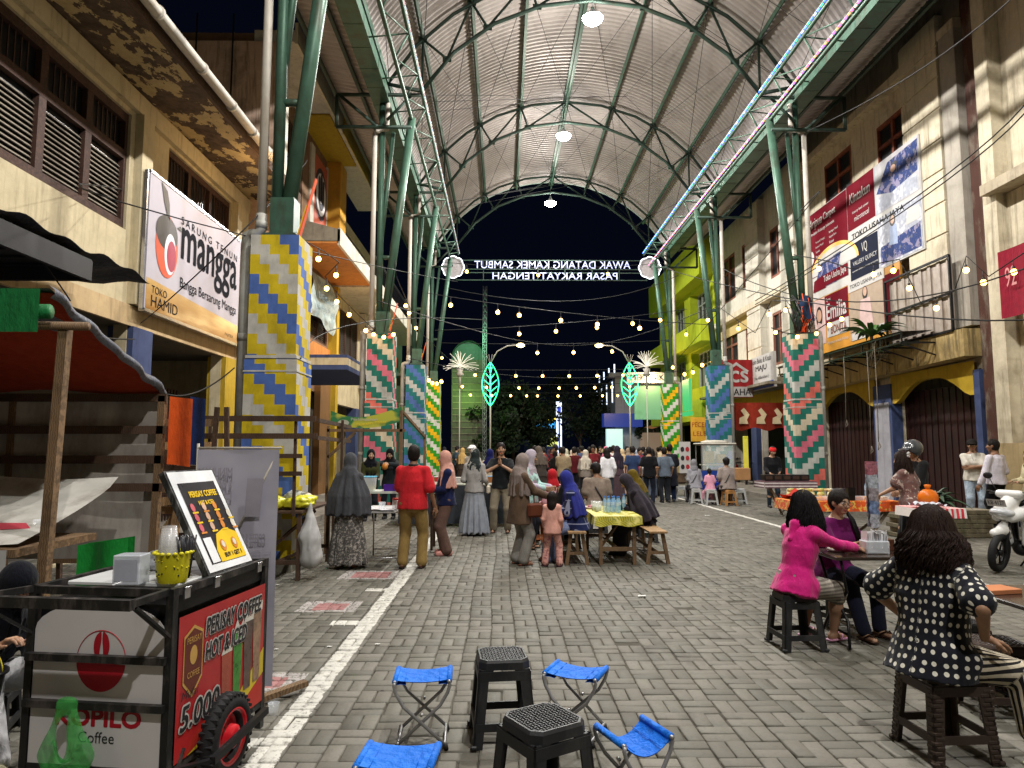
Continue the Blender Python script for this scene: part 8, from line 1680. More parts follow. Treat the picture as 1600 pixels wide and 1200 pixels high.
# lid with menu poster
H1 = V((-1.50, 3.60, 1.0)); H2 = V((-1.43, 4.04, 1.0)); up_ = V((-.30, .03, .53)); Ml = frame(H2 - H1, up_, H1); mb = MB(); W_ = (H2 - H1).length; L_ = up_.length
mb.box((W_ / 2, L_ / 2, -.02), (W_, L_, .035), 0, None); o = MB(); [o.add([Ml @ V(p) for p in mb.v], mb.f)]; pl_ = o.build('lid', mat((.02, .02, .02), .7, var=.5, scale=30, dirt=(.2, .2, .2)), ct, world=True)
mb = MB(); rect_(mb, Ml, .015, .01, W_ - .015, L_ - .01, 0, .001); rect_(mb, Ml, .06, .05, W_ - .05, L_ - .08, 1, .003); poly(mb, Ml, [(.15, .05), (W_ - .05, .05), (W_ - .05, .2), (.3, .24), (.2, .21), (.15, .12)], 2, .005); rect_(mb, Ml, .07, .055, .14, .2, 0, .006)
text(mb, 'PERISAY COFFEE', Ml @ Matrix.Translation((.12, L_ - .17, 0)), width=.25, height=.035, m=2, bold=.04, z=.006); text(mb, 'HOT & ICED', Ml @ Matrix.Translation((.17, L_ - .22, 0)), width=.14, height=.025, m=2, bold=.04, z=.006); text(mb, 'BUY 1 GET 1', Ml @ Matrix.Translation((.2, .07, 0)), width=.16, height=.025, m=1, bold=.04, z=.008)
rgq = random.Random(3)
for i in range(11): x, y = .09 + .10 * (i % 4) + .01, .26 + .06 * (i // 4); ellip(mb, Ml, x, y, .018, .026, 3 + i % 4, .006, n=12); rect_(mb, Ml, x - .02, y - .036, x + .03, y - .026, 2 if i % 3 else 5, .007)
for x in (.22, .33): ellip(mb, Ml, x, .14, .025, .035, 5, .008, n=14); ellip(mb, Ml, x, .145, .015, .02, 6, .010, n=12)
mb.build('menu_poster', [mat((.68, .70, .72), .25, bump=0), mat((.02, .018, .022), .3, bump=0), mat((.72, .48, .02), .3, bump=0), mat((.5, .1, .12), .4), mat((.55, .35, .25), .4), mat((.55, .2, .03), .4), mat((.6, .55, .45), .4)], ct, world=True)
ct.scale = (.9, 1, 1)
bk = thing('plastic_basket', 'bright yellow lace pattern basket holding cups and straws on the cart', 'basket', (-1.62, 3.46, .997)); YELB = mat((.66, .60, .02), .4, bump=.3, bscale=120); mb = MB(); n = 40
mb.lathe([(.064, 0), (.07, .02), (.084, .14)], 36, cap=False); mb.lathe([(.062, .003), (.08, .138)], 36, cap=False)
for k in range(18): a = 2 * PI * k / 18; mb.sphere((.084 * math.cos(a), .084 * math.sin(a), .142), .012, 8, 0, (1, 1, .8))
for z in (): mb.tube([(.5 * (.075 + z * .1) * 2 * math.cos(a) * .98, (.075 + z * .1) * math.sin(a) * .98, z) for a in [2 * PI * i / 30 for i in range(30)]], .003, 5, close=True)
for k in range(36): a = rgq.uniform(0, 2 * PI); z = rgq.uniform(.03, .12); r = .069 + z * .118; mb.sphere((r * math.cos(a), r * math.sin(a), z), .0045, 6, 1 if k % 3 == 0 else 0)
mb.build('basket', [YELB, BLK], bk)
cs2 = thing('cup_stack', 'stack of clear plastic cups upside down in the yellow basket', 'cup stack', (-1.645, 3.46, 1.02)); mb = MB()
for k in range(12): mb.lathe([(.046, .02 + k * .012), (.034, .115 + k * .012), (.0001, .115 + k * .012)], 20, cap=False)
mb.build('cups', glass((.8, .8, .8), .22, .15), cs2); mb = MB()
for k in range(34): x, y = rgq.uniform(-.03, .03), rgq.uniform(-.03, .03); mb.tube([(x * .4, y * .4, 0), (x * 1.4, y * 1.4, .2 + rgq.uniform(-.01, .01))], .004, 5)
o = mb.build('straw_bundle', mat((.03, .03, .035), .25)); o.location = (-1.565, 3.49, 1.01); tag(o, 'bundle of black wrapped straws in the yellow basket', 'straws')
mb = MB(); mb.box((0, 0, .07), (.13, .10, .14), 0, None, .004); mb.box((0, -.052, .07), (.11, .002, .1), 1); o = mb.build('tissue_box', [glass((.7, .74, .82), .6, .2), mat((.4, .42, .5), .4)]); o.location = (-1.80, 3.42, .997); tag(o, 'translucent grey box left of the yellow basket', 'box')
g2 = S(); g2.ell((0, 0, .05), (.085, .07, .05)); g2.nz = folds(.006, 70, (1, 1, 1), 2); o = link_mesh('wrapped_lids', [g2.mesh(.006)], mat((.36, .37, .42), .2, var=.5, scale=30, spec=.8), None); o.location = (-1.86, 3.8, .997); tag(o, 'shiny wrapped bundle of lids behind the grey box', 'lids')
gbm, T_, b_ = newmat('green_bag_film', .18, 0, .8); b_.inputs[0].default_value = (.05, .50, .08, 1); b_.inputs['Alpha'].default_value = .5; pp = T_.co('Object'); T_.set(b_.inputs['Normal'], T_.bump(T_.noise(T_.scl(pp, (1, 1, .4)), 24, 6, .65), 1, .06))
g2 = S(); g2.cap((0, 0, -.20), (.0, 0, -.48), .085, .125, .04); g2.cap((-.02, 0, .0), (-.085, 0, -.22), .014, .04, .03); g2.cap((.02, 0, .0), (.07, 0, -.22), .014, .045, .03); g2.cap((-.03, 0, .0), (.03, 0, .005), .016, .016, .02); g2.ell((-.004, -.0, -.145), (.042, .3, .105), None, .02, neg=True); g2.nz = folds(.016, 44, (1, .6, .3), 6); v_, f_ = g2.mesh(.005); v_[:, 1] *= .35
o = link_mesh('plastic_bag', [(v_, f_)], gbm, None); o.location = (-1.96, 3.235, .50); tag(o, 'translucent bright green plastic bag hanging on the cart front bar', 'bag')
bu = thing('bucket', 'black bucket hanging on a blue cord at the left of the cart', 'bucket', (-2.31, 3.16, .50)); mb = MB(); mb.lathe([(.075, 0), (.10, .15), (.112, .152), (.112, .165), (.098, .163), (.074, .01), (.0001, .008)], 28); mb.build('bucket', mat((.012, .012, .013), .3, bump=.1), bu); mb = MB(); mb.tube([(.105 * math.cos(a), 0, .16 + .12 * math.sin(a)) for a in [PI * i / 12 for i in range(13)]], .003, 5); mb.build('handle', mat('#C0B23A', .5), bu); mb = MB(); mb.tube([(0, 0, .28), (.005, 0, .48)], .004, 5); mb.build('cord', mat('#3A6AB0', .6), bu)
# roll up banner behind the cart
rbn = thing('rollup_banner', 'grey lavender roll up banner seen from behind with faint mirrored print', 'banner', (-1.755, 4.60, 0)); mb = MB(); lbm, T_, b_ = newmat('banner_back', .5); pp = T_.co('Object'); T_.set(b_.inputs[0], T_.mix(T_.ramp(T_.noise(pp, 2.3, 3), .4, .65), (.34, .33, .40), (.44, .43, .50)))
mb.grid(lambda u, v: (-.27 + .54 * u, .015 * math.sin(u * 3) + .006 * math.sin(v * 9), .12 + 1.52 * v), 10, 16); mb.build('cloth', lbm, rbn); mb = MB(); FT = mat((.30, .28, .33), .5, bump=0); Mb = frame((1, 0, 0), (0, 0, 1), (0, -.008, 0))
for s_, y, h in (('MINUMAN', 1.46, .06), ('& MAKANAN', 1.38, .06), ('DISINI', 1.31, .045), ('COFFEE & SODA', 1.02, .07)): text(mb, s_, Mb @ Matrix.Translation((-.03 if y > 1.1 else .2, y, 0)), width=.22, height=h, mirror=True, z=.006, bold=.02)
for k in range(4): text(mb, 'kopi susu segar pilihan rasa', Mb @ Matrix.Translation((.24, .96 - .03 * k, 0)), width=.36, height=.018, mirror=True, z=.006)
poly(mb, Mb, [(.06, 1.2), (.16, 1.2), (.18, 1.45), (.07, 1.45)], 0, .006); poly(mb, Mb, [(.12, .5), (.2, .5), (.22, .85), (.1, .85)], 0, .006); ellip(mb, Mb, .04, .75, .05, .06, 1, .006); mb.build('print', [FT, mat((.30, .14, .24), .5)], rbn)
mb = MB(); mb.tube([(-.275, .02, .1), (-.275, .02, 1.68)], .009, 6); mb.tube([(.26, .02, 1.63), (-.05, -.015, .98)], .007, 6); mb.tube([(-.28, .02, 1.65), (.28, .02, 1.65)], .009, 6); mb.build('pole', PVC, rbn); mb = MB(); mb.bar((.1, -.1, .03), (.42, .25, .06), .06, .035); mb.build('wood_foot', WOOD, rbn)
mb = MB(); mb.lathe([(.025, 0), (.035, .07), (.037, .07)], 14, cap=False); o = mb.build('plastic_cup', CLR); o.location = (-1.42, 4.45, .0); tag(o, 'discarded clear cup on the ground behind the cart wheel', 'cup')
# ================================================================ market stall at the left
st = thing('market_stall', 'rough wooden market stall with red tarp roof and pale slatted back', 'stall', (-4.8, 6.4, 0)); RT = cloth((.28, .035, .012), fold=.7, sheen=0); TG = cloth((.12, .125, .15), fold=1, rough=.5)
mb = MB(); mb.grid(lambda u, v: (-6.2 + 2.55 * u, 5.5 + 1.85 * v, 2.90 - .66 * v + .03 * math.sin(u * 9) * math.sin(v * 5)), 20, 12); mb.build('tarp_roof', RT, st, world=True)
mb = MB(); mb.grid(lambda u, v: (-3.64 + .05 * math.sin(u * 3) + .02 * math.sin(v * 30), 5.46 + 1.95 * v, 2.95 - .66 * v - .10 * u + .012 * math.sin(v * 23)), 3, 30); mb.grid(lambda u, v: (-6.2 + 2.56 * u, 5.46 + 1.95 * v, 2.93 - .66 * v), 8, 8); mb.build('tarp_edge', TG, st, world=True)
mb = MB(); mb.tube([(-6.3, 5.42, 2.72), (-5, 5.4, 2.74), (-3.6, 5.42, 2.73)], [.06, .07, .06], 12); mb.grid(lambda u, v: (-6.3 + 2.72 * u, 5.27 + .015 * math.sin(u * 12), 2.88 - .34 * v), 14, 4); mb.build('green_tarp_roll', cloth((.008, .13, .035), fold=.6, rough=.5, sheen=.05), st, world=True)
for a, b, w__ in (((-3.62, 5.55, 0), (-3.55, 5.55, 2.62), .075), ((-3.64, 7.3, 0), (-3.6, 7.3, 2.2), .07), ((-5.2, 7.35, 0), (-5.2, 7.35, 2.2), .06)): mb = MB(); mb.bar(a, b, w__, w__); mb.build('post', WOOD, st, world=True)
mb = MB(); mb.tube([(-6.2, 5.5, 2.66), (-3.35, 5.52, 2.63)], .035, 8); mb.build('beam', WOOD, st, world=True)
for z in (2.18, 1.84, 1.53, 1.24): mb = MB(); mb.bar((-6.3, 7.28, z), (-3.55, 7.28, z), .03, .085); mb.build('slat', WOOD_D, st, world=True)
mb = MB(); mb.grid(lambda u, v: (-6.3 + 2.7 * u, 7.36 + .02 * math.sin(u * 9), .5 + 1.7 * v), 12, 10); mb.build('back_sheet', mat((.40, .37, .33), .8, var=.2, dirt=(.16, .13, .11), scale=2), st, world=True)
mb = MB(); mb.grid(lambda u, v: (-5.5 + 1.75 * u, 6.9 - 1.35 * v - .1 * u, 1.36 - .46 * v ** .7 + .015 * math.sin(u * 7)), 14, 10); mb.build('slanted_sheet', mat((.44, .43, .39), .7, var=.15, dirt=(.2, .18, .15), scale=3), st, world=True); mb = MB(); poly(mb, frame((1, 0, .05), (0, -1, -.45), (-5.5, 6.9, 1.40)), [(.1, .95), (1.5, 1.1), (1.6, 1.2), (.1, 1.15)], 0, .0); mb.build('red_stripe', mat((.4, .05, .07), .6), st, world=True)
mb = MB(); mb.span((-6.2, 5.35, .82), (-3.7, 6.4, .88)); mb.build('counter', WOOD, st, world=True); mb = MB(); mb.grid(lambda u, v: (-6.2 + 2.45 * u, 5.32 + .01 * math.sin(u * 20), .88 - .45 * v), 14, 5); mb.build('front_banner', mat((.40, .40, .39), .6, var=.1), st, world=True)
mb = MB(); text(mb, 'WARUNG', frame((1, 0, 0), (0, 0, 1), (-5.55, 5.30, .66)), width=1.65, height=.15, bold=.02); mb.build('lettering', BLK, st, world=True)
for x0, x1, m_, nm in ((-3.56, -3.30, cloth((.62, .09, .015), fold=.5), 'orange_curtain'), (-3.34, -3.16, cloth((.012, .025, .09), fold=.5), 'navy_curtain')): mb = MB(); mb.grid(lambda u, v: (x0 + (x1 - x0) * u, 7.36 + .03 * math.sin(u * 5), 2.2 - .03 * u - .72 * v), 8, 8); mb.build(nm, m_, st, world=True)
lg_ = MB(); lg_.tube([(-5.4, 5.7, .93), (-4.2, 5.75, .95)], .06, 8); tag(lg_.build('log', WOOD), 'short brown log lying on the stall counter', 'log')
fc_ = MB(); fc_.grid(lambda u, v: (-4.9 + .8 * u, 5.4 + .3 * v, .90 + .03 * math.sin(u * 20)), 20, 4); tag(fc_.build('folded_cloth', cloth((.5, .5, .55), 'vstripes', (.4, .05, .15), 8)), 'folded pink and blue striped cloth on the stall counter', 'cloth')
mb = MB(); mb.grid(lambda u, v: (-3.02 + .34 * u, 5.0 + .04 * math.sin(u * 7), .60 + .36 * v + .05 * u), 10, 8); mb.grid(lambda u, v: (-3.02 + .34 * u, 5.12, .60 + .36 * v + .05 * u), 10, 8); tag(mb.build('shopping_bag', cloth((.01, .20, .03), fold=.5, rough=.5)), 'green shopping bag standing between the stall and the cart', 'bag')
bx_ = MB(); bx_.box((-2.86, 5.08, .3), (.5, .35, .6), 0, None, .01); tag(bx_.build('crate', WOOD_D), 'dark crate under the green shopping bag', 'crate')
pr_ = thing('wooden_rack', 'stack of rough pallets and planks behind the left stall', 'rack', (-3.9, 9.0, 0)); rgk = random.Random(8)
for k in range(7): mb = MB(); z = .35 + .27 * k; mb.bar((-5.4, 8.4, z + rgk.uniform(-.04, .04)), (-3.5, 8.4 + rgk.uniform(-.1, .1), z + rgk.uniform(-.05, .05)), .03, .09); mb.build('plank', [WOOD, WOOD_D, WOOD_L][k % 3], pr_, world=True)
for x in (-5.3, -4.5, -3.6, -3.3): mb = MB(); mb.bar((x, 8.45, 0), (x + rgk.uniform(-.1, .1), 8.45, 2.15), .05, .05); mb.build('post', WOOD_D, pr_, world=True)
for a, b in (((-4.4, 8.2, .1), (-3.6, 8.3, 1.2)), ((-4.9, 8.25, .9), (-3.4, 8.3, 1.1)), ((-3.9, 8.1, 0), (-3.75, 8.2, 1.3))): mb = MB(); mb.bar(a, b, .03, .1); mb.build('leaning_plank', WOOD_L, pr_, world=True)
# ================================================================ far end of the street
def tree(label, x, y, h, r, seed, m, tr=.16):
 rg_ = random.Random(seed); t = thing('broadleaf_tree', label, 'tree', (x, y, 0), 0, 'trees at the far end of the street'); mb = MB(); mb.tube([(0, 0, 0), (.1, 0, h * .3), (0, .1, h * .6)], [tr, tr * .7, tr * .4], 8)
 for k in range(7): a = rg_.uniform(0, 6.3); mb.tube([(0.05, 0, h * rg_.uniform(.25, .5)), (r * .4 * math.cos(a), r * .4 * math.sin(a), h * .62), (r * .75 * math.cos(a), r * .75 * math.sin(a), h * rg_.uniform(.7, .95))], [tr * .5, tr * .25, .02], 5)
 mb.build('trunk', WOOD_D, t); c = MB(); cl = [(rg_.uniform(-r, r) * .75, rg_.uniform(-r, r) * .75, h * rg_.uniform(.38, .98), r * rg_.uniform(.22, .45)) for _ in range(26)]
 for (cx, cy, cz, cr_) in cl:
  for k in range(110):
   d = V((rg_.gauss(0, 1), rg_.gauss(0, 1), rg_.gauss(0, .8))).normalized() * cr_ * rg_.uniform(.5, 1.1); p = V((cx, cy, cz)) + d; a = V((rg_.uniform(-1, 1), rg_.uniform(-1, 1), rg_.uniform(-1, 1))) * .16; b = V((rg_.uniform(-1, 1), rg_.uniform(-1, 1), rg_.uniform(-1, 1))) * .12
   c.add([p - a, p + b, p + a, p - b], [(0, 1, 2, 3)])
 c.build('crown', m, t)
TL = mat((.014, .024, .010), .6, var=.4, scale=3, bump=0)
for i, (px, y, h, r) in enumerate(((800, 50, 6.2, 2.6), (832, 54, 5.0, 2.0), (772, 47, 4.2, 1.6), (905, 62, 8.0, 3.4), (945, 66, 7.5, 3.0), (1018, 58, 7.0, 1.6))): tree(['dark round tree left of the blue bank sign', 'low dark tree just left of the blue bank sign', 'dark bush like tree by the left leaf lamp', 'tall dim tree right of the white totem', 'dim tree left of the grey building', 'drooping tree before the grey building'][i], (px - 785) / 1070 * y, y, h, r, 30 + i, TL)
tw_ = thing('stair_tower', 'dark brick tower with a green barrel roof behind the left pillars', 'tower', (-2.3, 46, 0)); mb = MB(); mb.box((0, 1.2, 3.8), (2.25, 2.4, 7.6)); mb.build('wall', plaster((.10, .10, .07), amount=.8), tw_)
mb = MB(); mb.grid(lambda u, v: (-1.14 * math.cos(PI * v), -.3 + 2.9 * u, 7.6 + 1.25 * math.sin(PI * v) + .05 * math.sin(u * 60)), 30, 14); mb.add([(-1.1 * math.cos(PI * v), -.02, 7.58 + 1.2 * math.sin(PI * v)) for v in [i / 16 for i in range(17)]], [tuple(range(17))]); mb.build('barrel_roof', mat((.05, .10, .07), .6), tw_)
mb = MB(); [mb.box((0, -.02 - .01 * (k % 2), .5 + k * .42), (2.1, .06, .05)) for k in range(16)]; mb.build('wall_course', CONC, tw_); point_light(-2.4, 44.6, 5.1, 120, (.35, 1, .1), .1, name='uplight')
point_light(-2.0, 43.5, 8.8, 190, (.3, 1, .5), .1, name='green_uplight')
an = thing('lattice_mast', 'thin lattice mast rising beside the stair tower', 'mast', (-1.15, 44, 0)); mb = MB()
for x, y in ((-.12, 0), (.12, 0), (0, .2)): mb.tube([(x, y, 0), (x, y, 12.2)], .018, 4)
for k in range(30): mb.tube([(-.12, 0, k * .4), (.12, 0, k * .4 + .4)], .012, 4); mb.tube([(.12, 0, k * .4), (-.12, 0, k * .4 + .4)], .012, 4)
mb.build('lattice', mat((.3, .32, .32), .5), an)
gbld = thing('bank_building', 'grey flat roofed building with vertical light strips at the far right', 'building', (12, 60, 0)); mb = MB(); mb.span((9.6, 58, 0), (22, 75, 7.6)); mb.add([(9.6, 57.9, 7.6), (22, 57.9, 10.2), (22, 75, 10.2), (9.6, 75, 7.6)], [(0, 1, 2, 3)]); mb.span((9.0, 57.4, 7.6), (22, 58.2, 8.0)); mb.build('wall', plaster((.34, .37, .42), amount=.3), gbld, world=True)
mb = MB(); [mb.span((9.54, 59.2 + k * 3.2, 5.6), (9.58, 59.5 + k * 3.2, 7.4)) for k in range(4)]; [mb.span((9.4, 57.3 + k * 3, 8.0), (9.5, 57.4 + k * 3, 8.7)) for k in range(4)]; mb.build('light_strip', emis((.7, .8, 1), 1.6), gbld, world=True)
mb = MB(); mb.span((8.4, 56.5, 3.4), (11.6, 57.8, 4.5)); mb.build('blue_fascia', emis((.02, .05, .35), .35, (.02, .04, .2)), gbld, world=True); mb = MB(); mb.span((8.5, 55.8, .2), (9.8, 56.4, 3.2)); mb.build('lit_booth', emis((.6, .95, .9), .6, (.4, .5, .5)), gbld, world=True); mb = MB(); mb.span((11.6, 56, .5), (16, 57.8, 2.9)); mb.build('interior_glow', emis((.8, .55, .35), .18), gbld, world=True)  # booth and interior are glowing boxes; their indoor light is put in as emission
mb = MB(); mb.add([(11.4, 52, 3.1), (14.6, 52, 4.1), (14.6, 55, 4.3), (11.4, 55, 3.3)], [(0, 1, 2, 3)]); tag(mb.build('awning', mat((.35, .2, .1), .7)), 'small brown awning near the last right pillar', 'awning')
tt = thing('light_totem', 'tall white and blue lit totem sign at the far end of the street', 'sign', (4.95, 60, 0)); mb = MB(); mb.box((0, 0, 2.9), (.46, .3, 5.6)); mb.build('panel', emis((.75, .85, 1), 1.5), tt); mb = MB(); mb.box((.02, -.17, 2.3), (.16, .03, 4.2)); mb.box((.02, -.17, 5.0), (.3, .03, .5)); mb.build('blue_stripe', emis((.02, .06, .6), .8), tt)
bs = thing('bank_sign', 'blue lettered bank sign with a yellow ribbon left of the totem', 'sign', (3.6, 61, 0)); mb = MB(); mb.box((.0, .4, 1.8), (3.4, .3, 2.6)); mb.box((0, .3, 3.1), (3.6, .5, .25)); mb.build('canopy', mat((.03, .05, .13), .5), bs); mb = MB(); text(mb, 'mandiri', frame((1, 0, 0), (0, 0, 1), (-1.3, 0, 3.4)), width=2.4, height=.6, bold=.03); mb.build('lettering', emis((.02, .35, .9), 1.6), bs); mb = MB(); M = frame((1, 0, 0), (0, 0, 1), (.2, 0, 4.05)); poly(mb, M, [(0, 0), (.35, .3), (.7, .15), (1.0, .3), (1.0, .15), (.7, 0), (.35, .12), (.1, -.1)], 0); mb.build('ribbon', emis((1, .75, .05), 1.6), bs)
mb = MB(); mb.box((0, 0, 0), (.9, .1, .8)); o = mb.build('poster_board', emis((.75, .8, .2), .9)); o.location = (4.3, 59, 2.2); tag(o, 'small yellow lit poster under the bank sign', 'poster')
# leaf lamps, palms of light, end sign
GE = emis((.03, 1, .34), 2.6)
for sx, px, lab in ((1, 766, 'green neon leaf lamp on a white pole at the left of the far street'), (-1, 985, 'green neon leaf lamp on a white pole at the right of the far street')):
 x = (px - 785) / 1070 * 36; t = thing('leaf_lamp', lab, 'street lamp', (x, 36, 0), 0, 'green leaf street lamps'); mb = MB(); mb.tube([(0, 0, 0), (0, 0, 6.1)], .045, 8); mb.tube([(0, 0, 6.1), (sx * .35, 0, 6.75), (sx * .9, 0, 7.05), (sx * 1.5, 0, 7.1)], .03, 6); mb.build('pole', PVC, t)
 mb = MB(); P = lambda s, v: V((s * .44 * math.sin(PI * v) ** .8, -.03, 3.85 + 2.3 * v)); [mb.tube([P(s, i / 20) for i in range(21)], .026, 5) for s in (-1, 1)]; mb.tube([(0, -.03, 3.9), (0, -.03, 6.1)], .026, 5)
 for k in range(5):
  for s in (-1, 1): z = 4.25 + k * .34; w__ = .36 * math.sin(PI * (z + .35 - 3.85) / 2.3); mb.tube([(0, -.03, z), (s * w__, -.03, z + .3)], .024, 5)
 mb.build('neon_leaf', GE, t); mb = MB(); [mb.tube([(0, 0, 6.1), (s * .12, 0, 6.35), (s * .22, 0, 6.6)], .012, 4) for s in (-1, -.4, .4, 1)]; mb.build('finial', PVC, t)
 mb = MB(); mb.sphere((sx * 1.6, 0, 7.08), .17, 10, 0, (1.3, 1, .7)); mb.build('lamp_head', emis((1, .72, .25), 9), t); point_light(x, 35.7, 5.0, 26, (.1, 1, .4), .3, name='leaf_glow')
PE = emis((1, .88, .68), 1.0)
for px, lab in ((718, 'left palm of warm light tubes above the last pillars'), (1012, 'right palm of warm light tubes above the last pillars')):
 x = (px - 785) / 1070 * 34; t = thing('light_palm', lab, 'light', (x, 34, 0), 0, 'palms of light'); mb = MB(); rg_ = random.Random(px)
 for k in range(46): a = rg_.uniform(0, 2 * PI); e = rg_.uniform(.05, 1.45); L = rg_.uniform(.7, 1.0); mb.tube([(L * s * math.cos(a) * math.cos(e), L * s * math.sin(a) * math.cos(e), 5.7 + L * s * math.sin(e) * 1.1 - .25 * s * s) for s in (0, .3, .6, .85, 1)], .009, 4)
 mb.build('light_tubes', PE, t); mb = MB(); mb.tube([(0, 0, 4.6), (0, 0, 5.75)], .06, 8); mb.lathe([(.1, 5.2), (.2, 5.3), (.12, 5.45), (.2, 5.6)], 10); mb.tube([(0, 0, 0), (0, 0, 4.7)], .03, 6); mb.build('stem', PVC, t)
for x, lab in ((-2.45, 'left scalloped disc with a white light outline at the far end of the rail'), (7.3, 'right scalloped disc with a white light outline at the far end of the rail')):
 t = thing('flower_disc', lab, 'light sign', (x, 33.2, 10.55), 0, 'scalloped light discs'); pts = [V(((.5 + .05 * abs(math.cos(a * 4))) * math.cos(a), 0, (.5 + .05 * abs(math.cos(a * 4))) * math.sin(a))) for a in [2 * PI * i / 48 for i in range(48)]]; mb = MB(); mb.slab(pts, (0, -1, 0), .06); mb.build('disc', mat((.3, .28, .28), .5), t); mb = MB(); mb.tube([p * 1.02 + V((0, -.03, 0)) for p in pts], .02, 5, close=True); mb.build('outline', emis((.9, .95, 1), 3), t)
es = thing('welcome_sign', 'mirrored white light lettering on a frame across the end of the roof', 'sign', (2.4, 33.3, 0)); mb = MB()
for z in (9.95, 10.32, 10.5, 10.95): mb.bar((-4.7, .06, z), (4.8, .06, z), .03, .035)
for k in range(8): mb.bar((-4.7 + k * 1.35, .06, 9.95), (-4.7 + k * 1.35, .06, 10.95), .03, .03)
mb.build('frame', GREEN_D, es); mb = MB()
text(mb, 'AWAK DATANG KAMEK SAMBUT', frame((1, 0, 0), (0, 0, 1), (3.95, -.02, 10.52)), width=7.75, height=.38, mirror=True); text(mb, 'PASAR RAKYAT TENGAH', frame((1, 0, 0), (0, 0, 1), (3.3, -.02, 9.97)), width=6.2, height=.35, mirror=True); mb.build('lettering', emis((.62, .66, 1), 1.5), es)
# ================================================================ festoon lights
BULB = emis((1, .52, .11), 9); nb_ = [0]
def festoon(lab, pts, bulbs, drop=.28, r=.074, lights=0):
 """pts: 3-D wire; bulbs hang under it at the given fractions"""
 pts = [V(p) for p in pts]; t = thing('festoon_light', lab, 'string light', tuple(pts[0])); mb = MB(); mb.tube(pts, .012, 4, cap=False); mb.build('wire', WIRE, t, world=True)
 seg = [0]
 for i in range(1, len(pts)): seg.append(seg[-1] + (pts[i] - pts[i - 1]).length)
 for f in bulbs:
  d = f * seg[-1]; i = max(k for k in range(len(pts) - 1) if seg[k] <= d); u = (d - seg[i]) / max(1e-6, seg[i + 1] - seg[i]); p = pts[i].lerp(pts[i + 1], u); q = p - V((0, 0, drop)) - pts[0]
  b = MB(); b.sphere(q, r, 10, 0, (1, 1, 1.1)); bo = b.build('bulb', BULB, t); s = MB(); s.tube([q + V((0, 0, drop)), q + V((0, 0, r * .8))], .01, 4); s.tube([q + V((0, 0, r * 1.9)), q + V((0, 0, r * .8))], r * .45, 6); s.build('socket', BLK, bo)
def span_(x0, z0, x1, z1, y, sag, n=14, y1=None): y1 = y if y1 is None else y1; return [(x0 + (x1 - x0) * i / n, y + (y1 - y) * i / n, z0 + (z1 - z0) * i / n - sag * 4 * (i / n) * (1 - i / n)) for i in range(n + 1)]
def at_px(y, items, dropx=0): return [((px - 785) / 1070 * y * 1.0) for px in items]
def cross(lab, y, py0, py1, sag, pxs, xa=-2.7, xb=7.4, drop=.28):
 k = y / 1070; fr = [((px - 785) * k - xa) / (xb - xa) for px in pxs]; festoon(lab, span_(xa, EYE + (700 - py0) * k, xb, EYE + (700 - py1) * k, y, sag), [f for f in fr if 0 < f < 1], drop)
cross('string of bulbs crossing just below the mirrored sign', 31, 405, 405, .25, (728, 842, 953, 1064), drop=.35)
cross('upper string of bulbs sagging across the dark gap', 24, 455, 505, .15, (703, 778, 812, 878, 936, 1003), drop=.3); cross('second string of bulbs with widely spaced lights across the dark gap', 27, 515, 480, .15, (811, 869, 934, 991, 1035), drop=.3)
cross('third string of bulbs above the leaf lamps', 30, 535, 530, .1, (840, 897, 958, 1062), drop=.4); cross('thin string of bulbs behind the leaf lamps', 34, 575, 575, .1, (700, 742, 806, 848, 890, 934, 975, 1045), drop=.3)
cross('lower far string of bulbs over the crowd', 38, 598, 598, .1, (722, 760, 811, 842, 874, 901, 930, 957, 985, 1020, 1052), drop=.2); cross('lowest far string of bulbs over the crowd', 44, 612, 612, .08, (735, 768, 798, 823, 840, 872, 907, 942, 966, 1002), -3, 10, drop=.2)
def wire_px(lab, L, fr, drop=.22, r=.055): festoon(lab, [WY(px, py, y) for px, py, y in L], fr, drop, r)
wire_px('string of bulbs along the eaves of the left buildings', [(430, 352, 12), (505, 392, 14), (530, 410, 14.5), (508, 432, 15), (530, 462, 16), (560, 492, 17), (590, 520, 17.4)], (.3, .45, .56, .68, .8, .93)); wire_px('string of bulbs up the coral left pillar posts', [(600, 518, 17.5), (618, 405, 17.3), (619, 432, 17.3), (658, 520, 24.3), (700, 560, 30)], (.3, .36, .5, .9))
wire_px('short string of bulbs on top of the coral left pillar', [(578, 516, 17.4), (590, 522, 17.3), (606, 524, 17.3), (620, 516, 17.5)], (.15, .5, .85), .06, .05)
wire_px('short string of bulbs on top of the yellow and green left pillar', [(668, 590, 31), (676, 596, 31), (684, 597, 31), (692, 592, 31)], (.1, .35, .6, .9), .08, .08)
wire_px('string of bulbs on the nearest coral right pillar', [(1205, 512, 17.4), (1226, 520, 17.3), (1240, 522, 17.3), (1270, 520, 17.3), (1300, 500, 16.5), (1322, 490, 16.4)], (.05, .3, .55, .8, .95), .08, .05)
wire_px('string of bulbs in front of the big billboards', [(1240, 398, 16.5), (1293, 408, 15.5), (1330, 420, 15), (1370, 412, 14.5), (1405, 405, 14), (1418, 430, 13.8), (1438, 472, 13.5), (1491, 455, 13), (1510, 400, 12.6), (1545, 432, 12.4), (1600, 395, 12)], (.13, .35, .42, .52, .66, .81, .88, .97)); wire_px('string of bulbs over the white pilasters on the right', [(1060, 520, 25), (1121, 478, 21), (1180, 520, 20), (1205, 470, 19), (1241, 470, 17)], (.1, .35, .55, .75, .92), .25, .06)
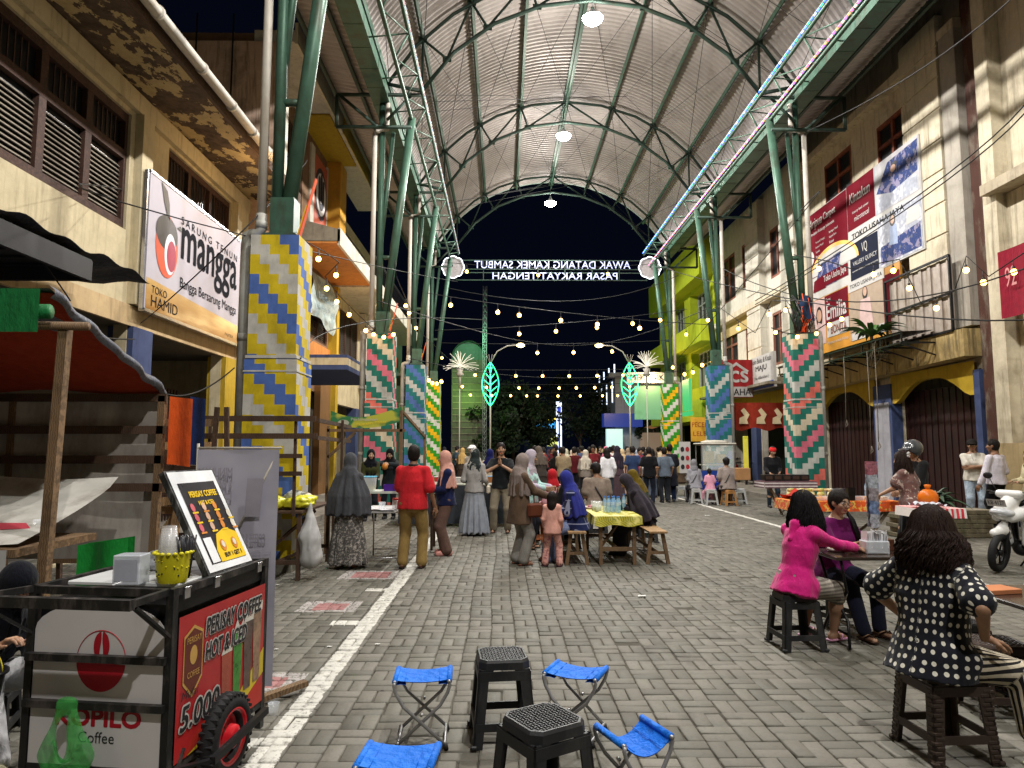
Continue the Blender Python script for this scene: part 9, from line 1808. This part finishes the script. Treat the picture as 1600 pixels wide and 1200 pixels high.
wire_px('string of bulbs in front of the lime building', [(1040, 560, 30), (1064, 575, 29), (1075, 580, 28), (1100, 560, 26), (1120, 555, 24.5)], (.1, .3, .5, .7, .9), .2, .07)
bw = MB(); random.seed(31)
for (L) in ([(1262, 205, 17), (1420, 120, 13), (1600, -20, 9)], [(1180, 470, 20), (1400, 330, 13), (1600, 165, 9)], [(1180, 476, 20), (1400, 338, 13), (1600, 178, 9)], [(1040, 420, 30), (1250, 470, 17), (1600, 500, 11)], [(1130, 420, 24), (1300, 470, 17), (1600, 420, 11)], [(1060, 560, 28), (1240, 350, 18), (1250, 330, 17)], [(215, 300, 12), (390, 370, 9.6), (560, 430, 17), (715, 440, 31)], [(0, 470, 6), (120, 520, 8), (210, 530, 11)], [(0, 330, 7), (60, 400, 7.5), (110, 470, 8)], [(257, 615, 7.3), (310, 612, 8), (366, 575, 9.2)], [(220, 505, 11.5), (390, 350, 9.3), (480, 250, 16)], [(470, 560, 9.5), (600, 500, 17), (760, 500, 30)], [(590, 470, 17), (900, 540, 30), (1110, 480, 24)], [(700, 450, 30), (900, 470, 30), (1060, 430, 30)], [(640, 560, 24), (850, 590, 30), (1060, 580, 30)]):
 P_ = [WY(*q) for q in L]; n = 12; a, b, c = P_[0], P_[1], P_[-1]; pts = [a * (1 - s) ** 2 + (b * 2 - (a + c) / 2) * 2 * s * (1 - s) + c * s * s for s in [i / n for i in range(n + 1)]]; bw.tube(pts, .011 + .003 * (L[0][2] > 15), 4, cap=False)
tag(bw.build('overhead_cables', WIRE), 'loose black electric cables strung between buildings and canopy posts', 'cables', kind='stuff')
# added warm fill lights without fixtures, helping the festoon glow on the facades
for p in ((-4.5, 13.6, 6.9, 45), (-4.0, 15.4, 2.9, 22), (-4.4, 19.5, 5.2, 80), (-4.5, 24, 5.6, 60), (8.3, 38, 5.5, 160), (9, 53, 5, 160), (9.2, 29, 4.8, 50), (-3.4, 28, 4.4, 40)): point_light(*p, (1, .62, .28), .15, name='festoon_fill')
